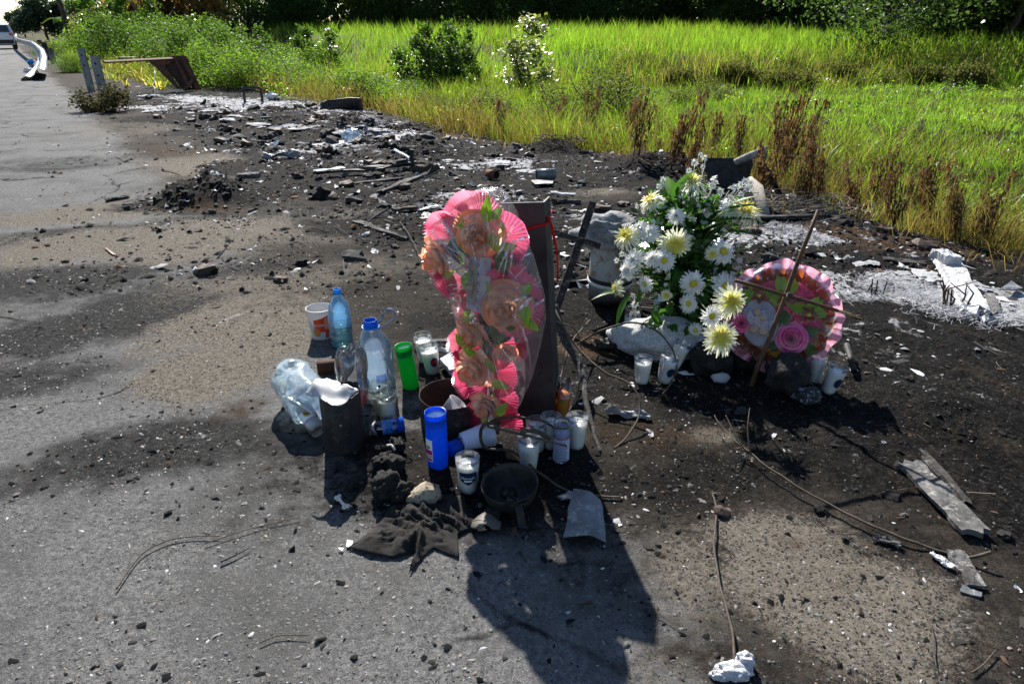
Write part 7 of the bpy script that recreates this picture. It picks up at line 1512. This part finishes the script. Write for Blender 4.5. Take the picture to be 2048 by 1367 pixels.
# car seen from behind
M_CARP = pmat('white_car_paint', (.62, .64, .68), (.60, .62, .66), 2, .22, 0, spec=.6); M_CARG = pmat('tinted_glass', (.02, .025, .03), (.03, .035, .04), 4, .06, spec=.8); M_TYRE = pmat('tyre', (.02, .02, .02), (.03, .03, .03), 30, .85); M_TAIL = pmat('tail_light', (.38, .008, .01), (.45, .015, .02), 20, .15, spec=.7); M_BLKP = pmat('black_trim', (.02, .02, .022), (.03, .03, .03), 20, .6)
cp = atY(4, 96, 50.0); cp.z = 0
o = thing('white_car', 'white hatchback driving away at the left edge of the road', 'car', cp, (0, 0, math.atan2(-DX, DY)))      # local +Y is forward
secs = [(-2.0, .30, .62, .78), (-2.02, .55, .80, .84), (-1.98, .95, .84, .86), (-1.85, 1.0, .80, .0)]
# body as lofted cross-sections along y: half width at sill, half width at waist, bottom z, waist z
bs = [(-2.02, .66, .74, .42, .88), (-1.95, .80, .84, .28, .98), (-1.2, .86, .87, .22, 1.0), (0, .87, .88, .22, .98), (1.2, .86, .86, .22, .94), (1.8, .78, .76, .28, .82), (2.0, .62, .60, .40, .68)]
vs = []; fs = []
for y, w0_, w1_, z0, z1 in bs: vs += [(-w0_ * .94, y, z0), (-w0_, y, z0 + .12), (-w1_, y, (z0 + z1) * .55), (-w1_ * .96, y, z1), (w1_ * .96, y, z1), (w1_, y, (z0 + z1) * .55), (w0_, y, z0 + .12), (w0_ * .94, y, z0)]
n8 = 8
for i in range(len(bs) - 1):
    for j in range(n8): fs.append((i * 8 + j, i * 8 + (j + 1) % 8, (i + 1) * 8 + (j + 1) % 8, (i + 1) * 8 + j))
fs += [tuple(range(8)), tuple(48 + j for j in range(7, -1, -1))]
MB().add(vs, fs).build('body', M_CARP, o, smooth=False)
cs_ = [(-1.93, .80, .98, .98), (-1.55, .70, .98, 1.46), (-.9, .70, .98, 1.50), (.2, .70, .98, 1.47), (1.05, .76, .95, .96)]
vs = []; fs = []
for y, w_, z0, z1 in cs_: vs += [(-.84, y, z0), (-w_ if z1 > 1.1 else -.82, y, z1), (w_ if z1 > 1.1 else .82, y, z1), (.84, y, z0)]
for i in range(len(cs_) - 1):
    for j in range(3): fs.append((i * 4 + j, i * 4 + j + 1, (i + 1) * 4 + j + 1, (i + 1) * 4 + j))
MB().add(vs, fs).build('cabin', M_CARP, o)
MB().add([(-.66, -1.935, 1.02), (.66, -1.935, 1.02), (.60, -1.60, 1.42), (-.60, -1.60, 1.42)], [(0, 1, 2, 3)]).xf(Matrix.Translation((0, -.012, .012))).build('rear_window', M_CARG, o)
for s in (-1, 1):
    MB().add([(s * .822, -1.5, 1.04), (s * .722, -1.35, 1.40), (s * .722, .1, 1.40), (s * .80, .8, 1.04)], [(0, 1, 2, 3)]).xf(Matrix.Translation((s * .012, 0, 0))).build('side_window', M_CARG, o)
    MB().box((s * .70, -1.99, .90), (.24, .10, .17)).build('tail_light', M_TAIL, o)
    MB().box((s * .95, .75, 1.02), (.18, .08, .13)).build('wing_mirror', M_BLKP, o)
    for y in (-1.3, 1.25):
        wh = MB().lathe([(.20, -.1), (.30, -.105), (.325, -.07), (.325, .07), (.30, .105), (.20, .1)], 26).build('wheel', M_TYRE, o, (s * .78, y, .325), (0, R(90), 0), smooth=True); MB().lathe([(.001, .10), (.10, .106), (.20, .098)], 20).build('rim', M_GALV, wh, smooth=True); MB().lathe([(.001, -.10), (.10, -.106), (.20, -.098)], 20).build('rim', M_GALV, wh, smooth=True)
MB().box((0, -2.03, .46), (1.45, .10, .22)).build('bumper', M_BLKP, o); MB().box((0, -2.045, .74), (.50, .02, .14)).build('number_plate', M_WHITE, o)
# litter on the far road edge
for u, v, m_, lb in ((62, 127, M_LBLUE, 'blue plastic litter beside the bent rail'), (58, 145, M_WHITEPL, 'white litter near the end of the bent rail'), (545, 200, M_WHITEPL, 'white crumpled litter at the grass edge'), (705, 282, M_PETGREY, 'crumpled clear plastic box in the debris')):
    rock(u, v, (.16, .1, .07) if v < 190 else (.12, .09, .07), m_, lb, u % 9, 'litter', 'litter', .5, 2, 2, .1)
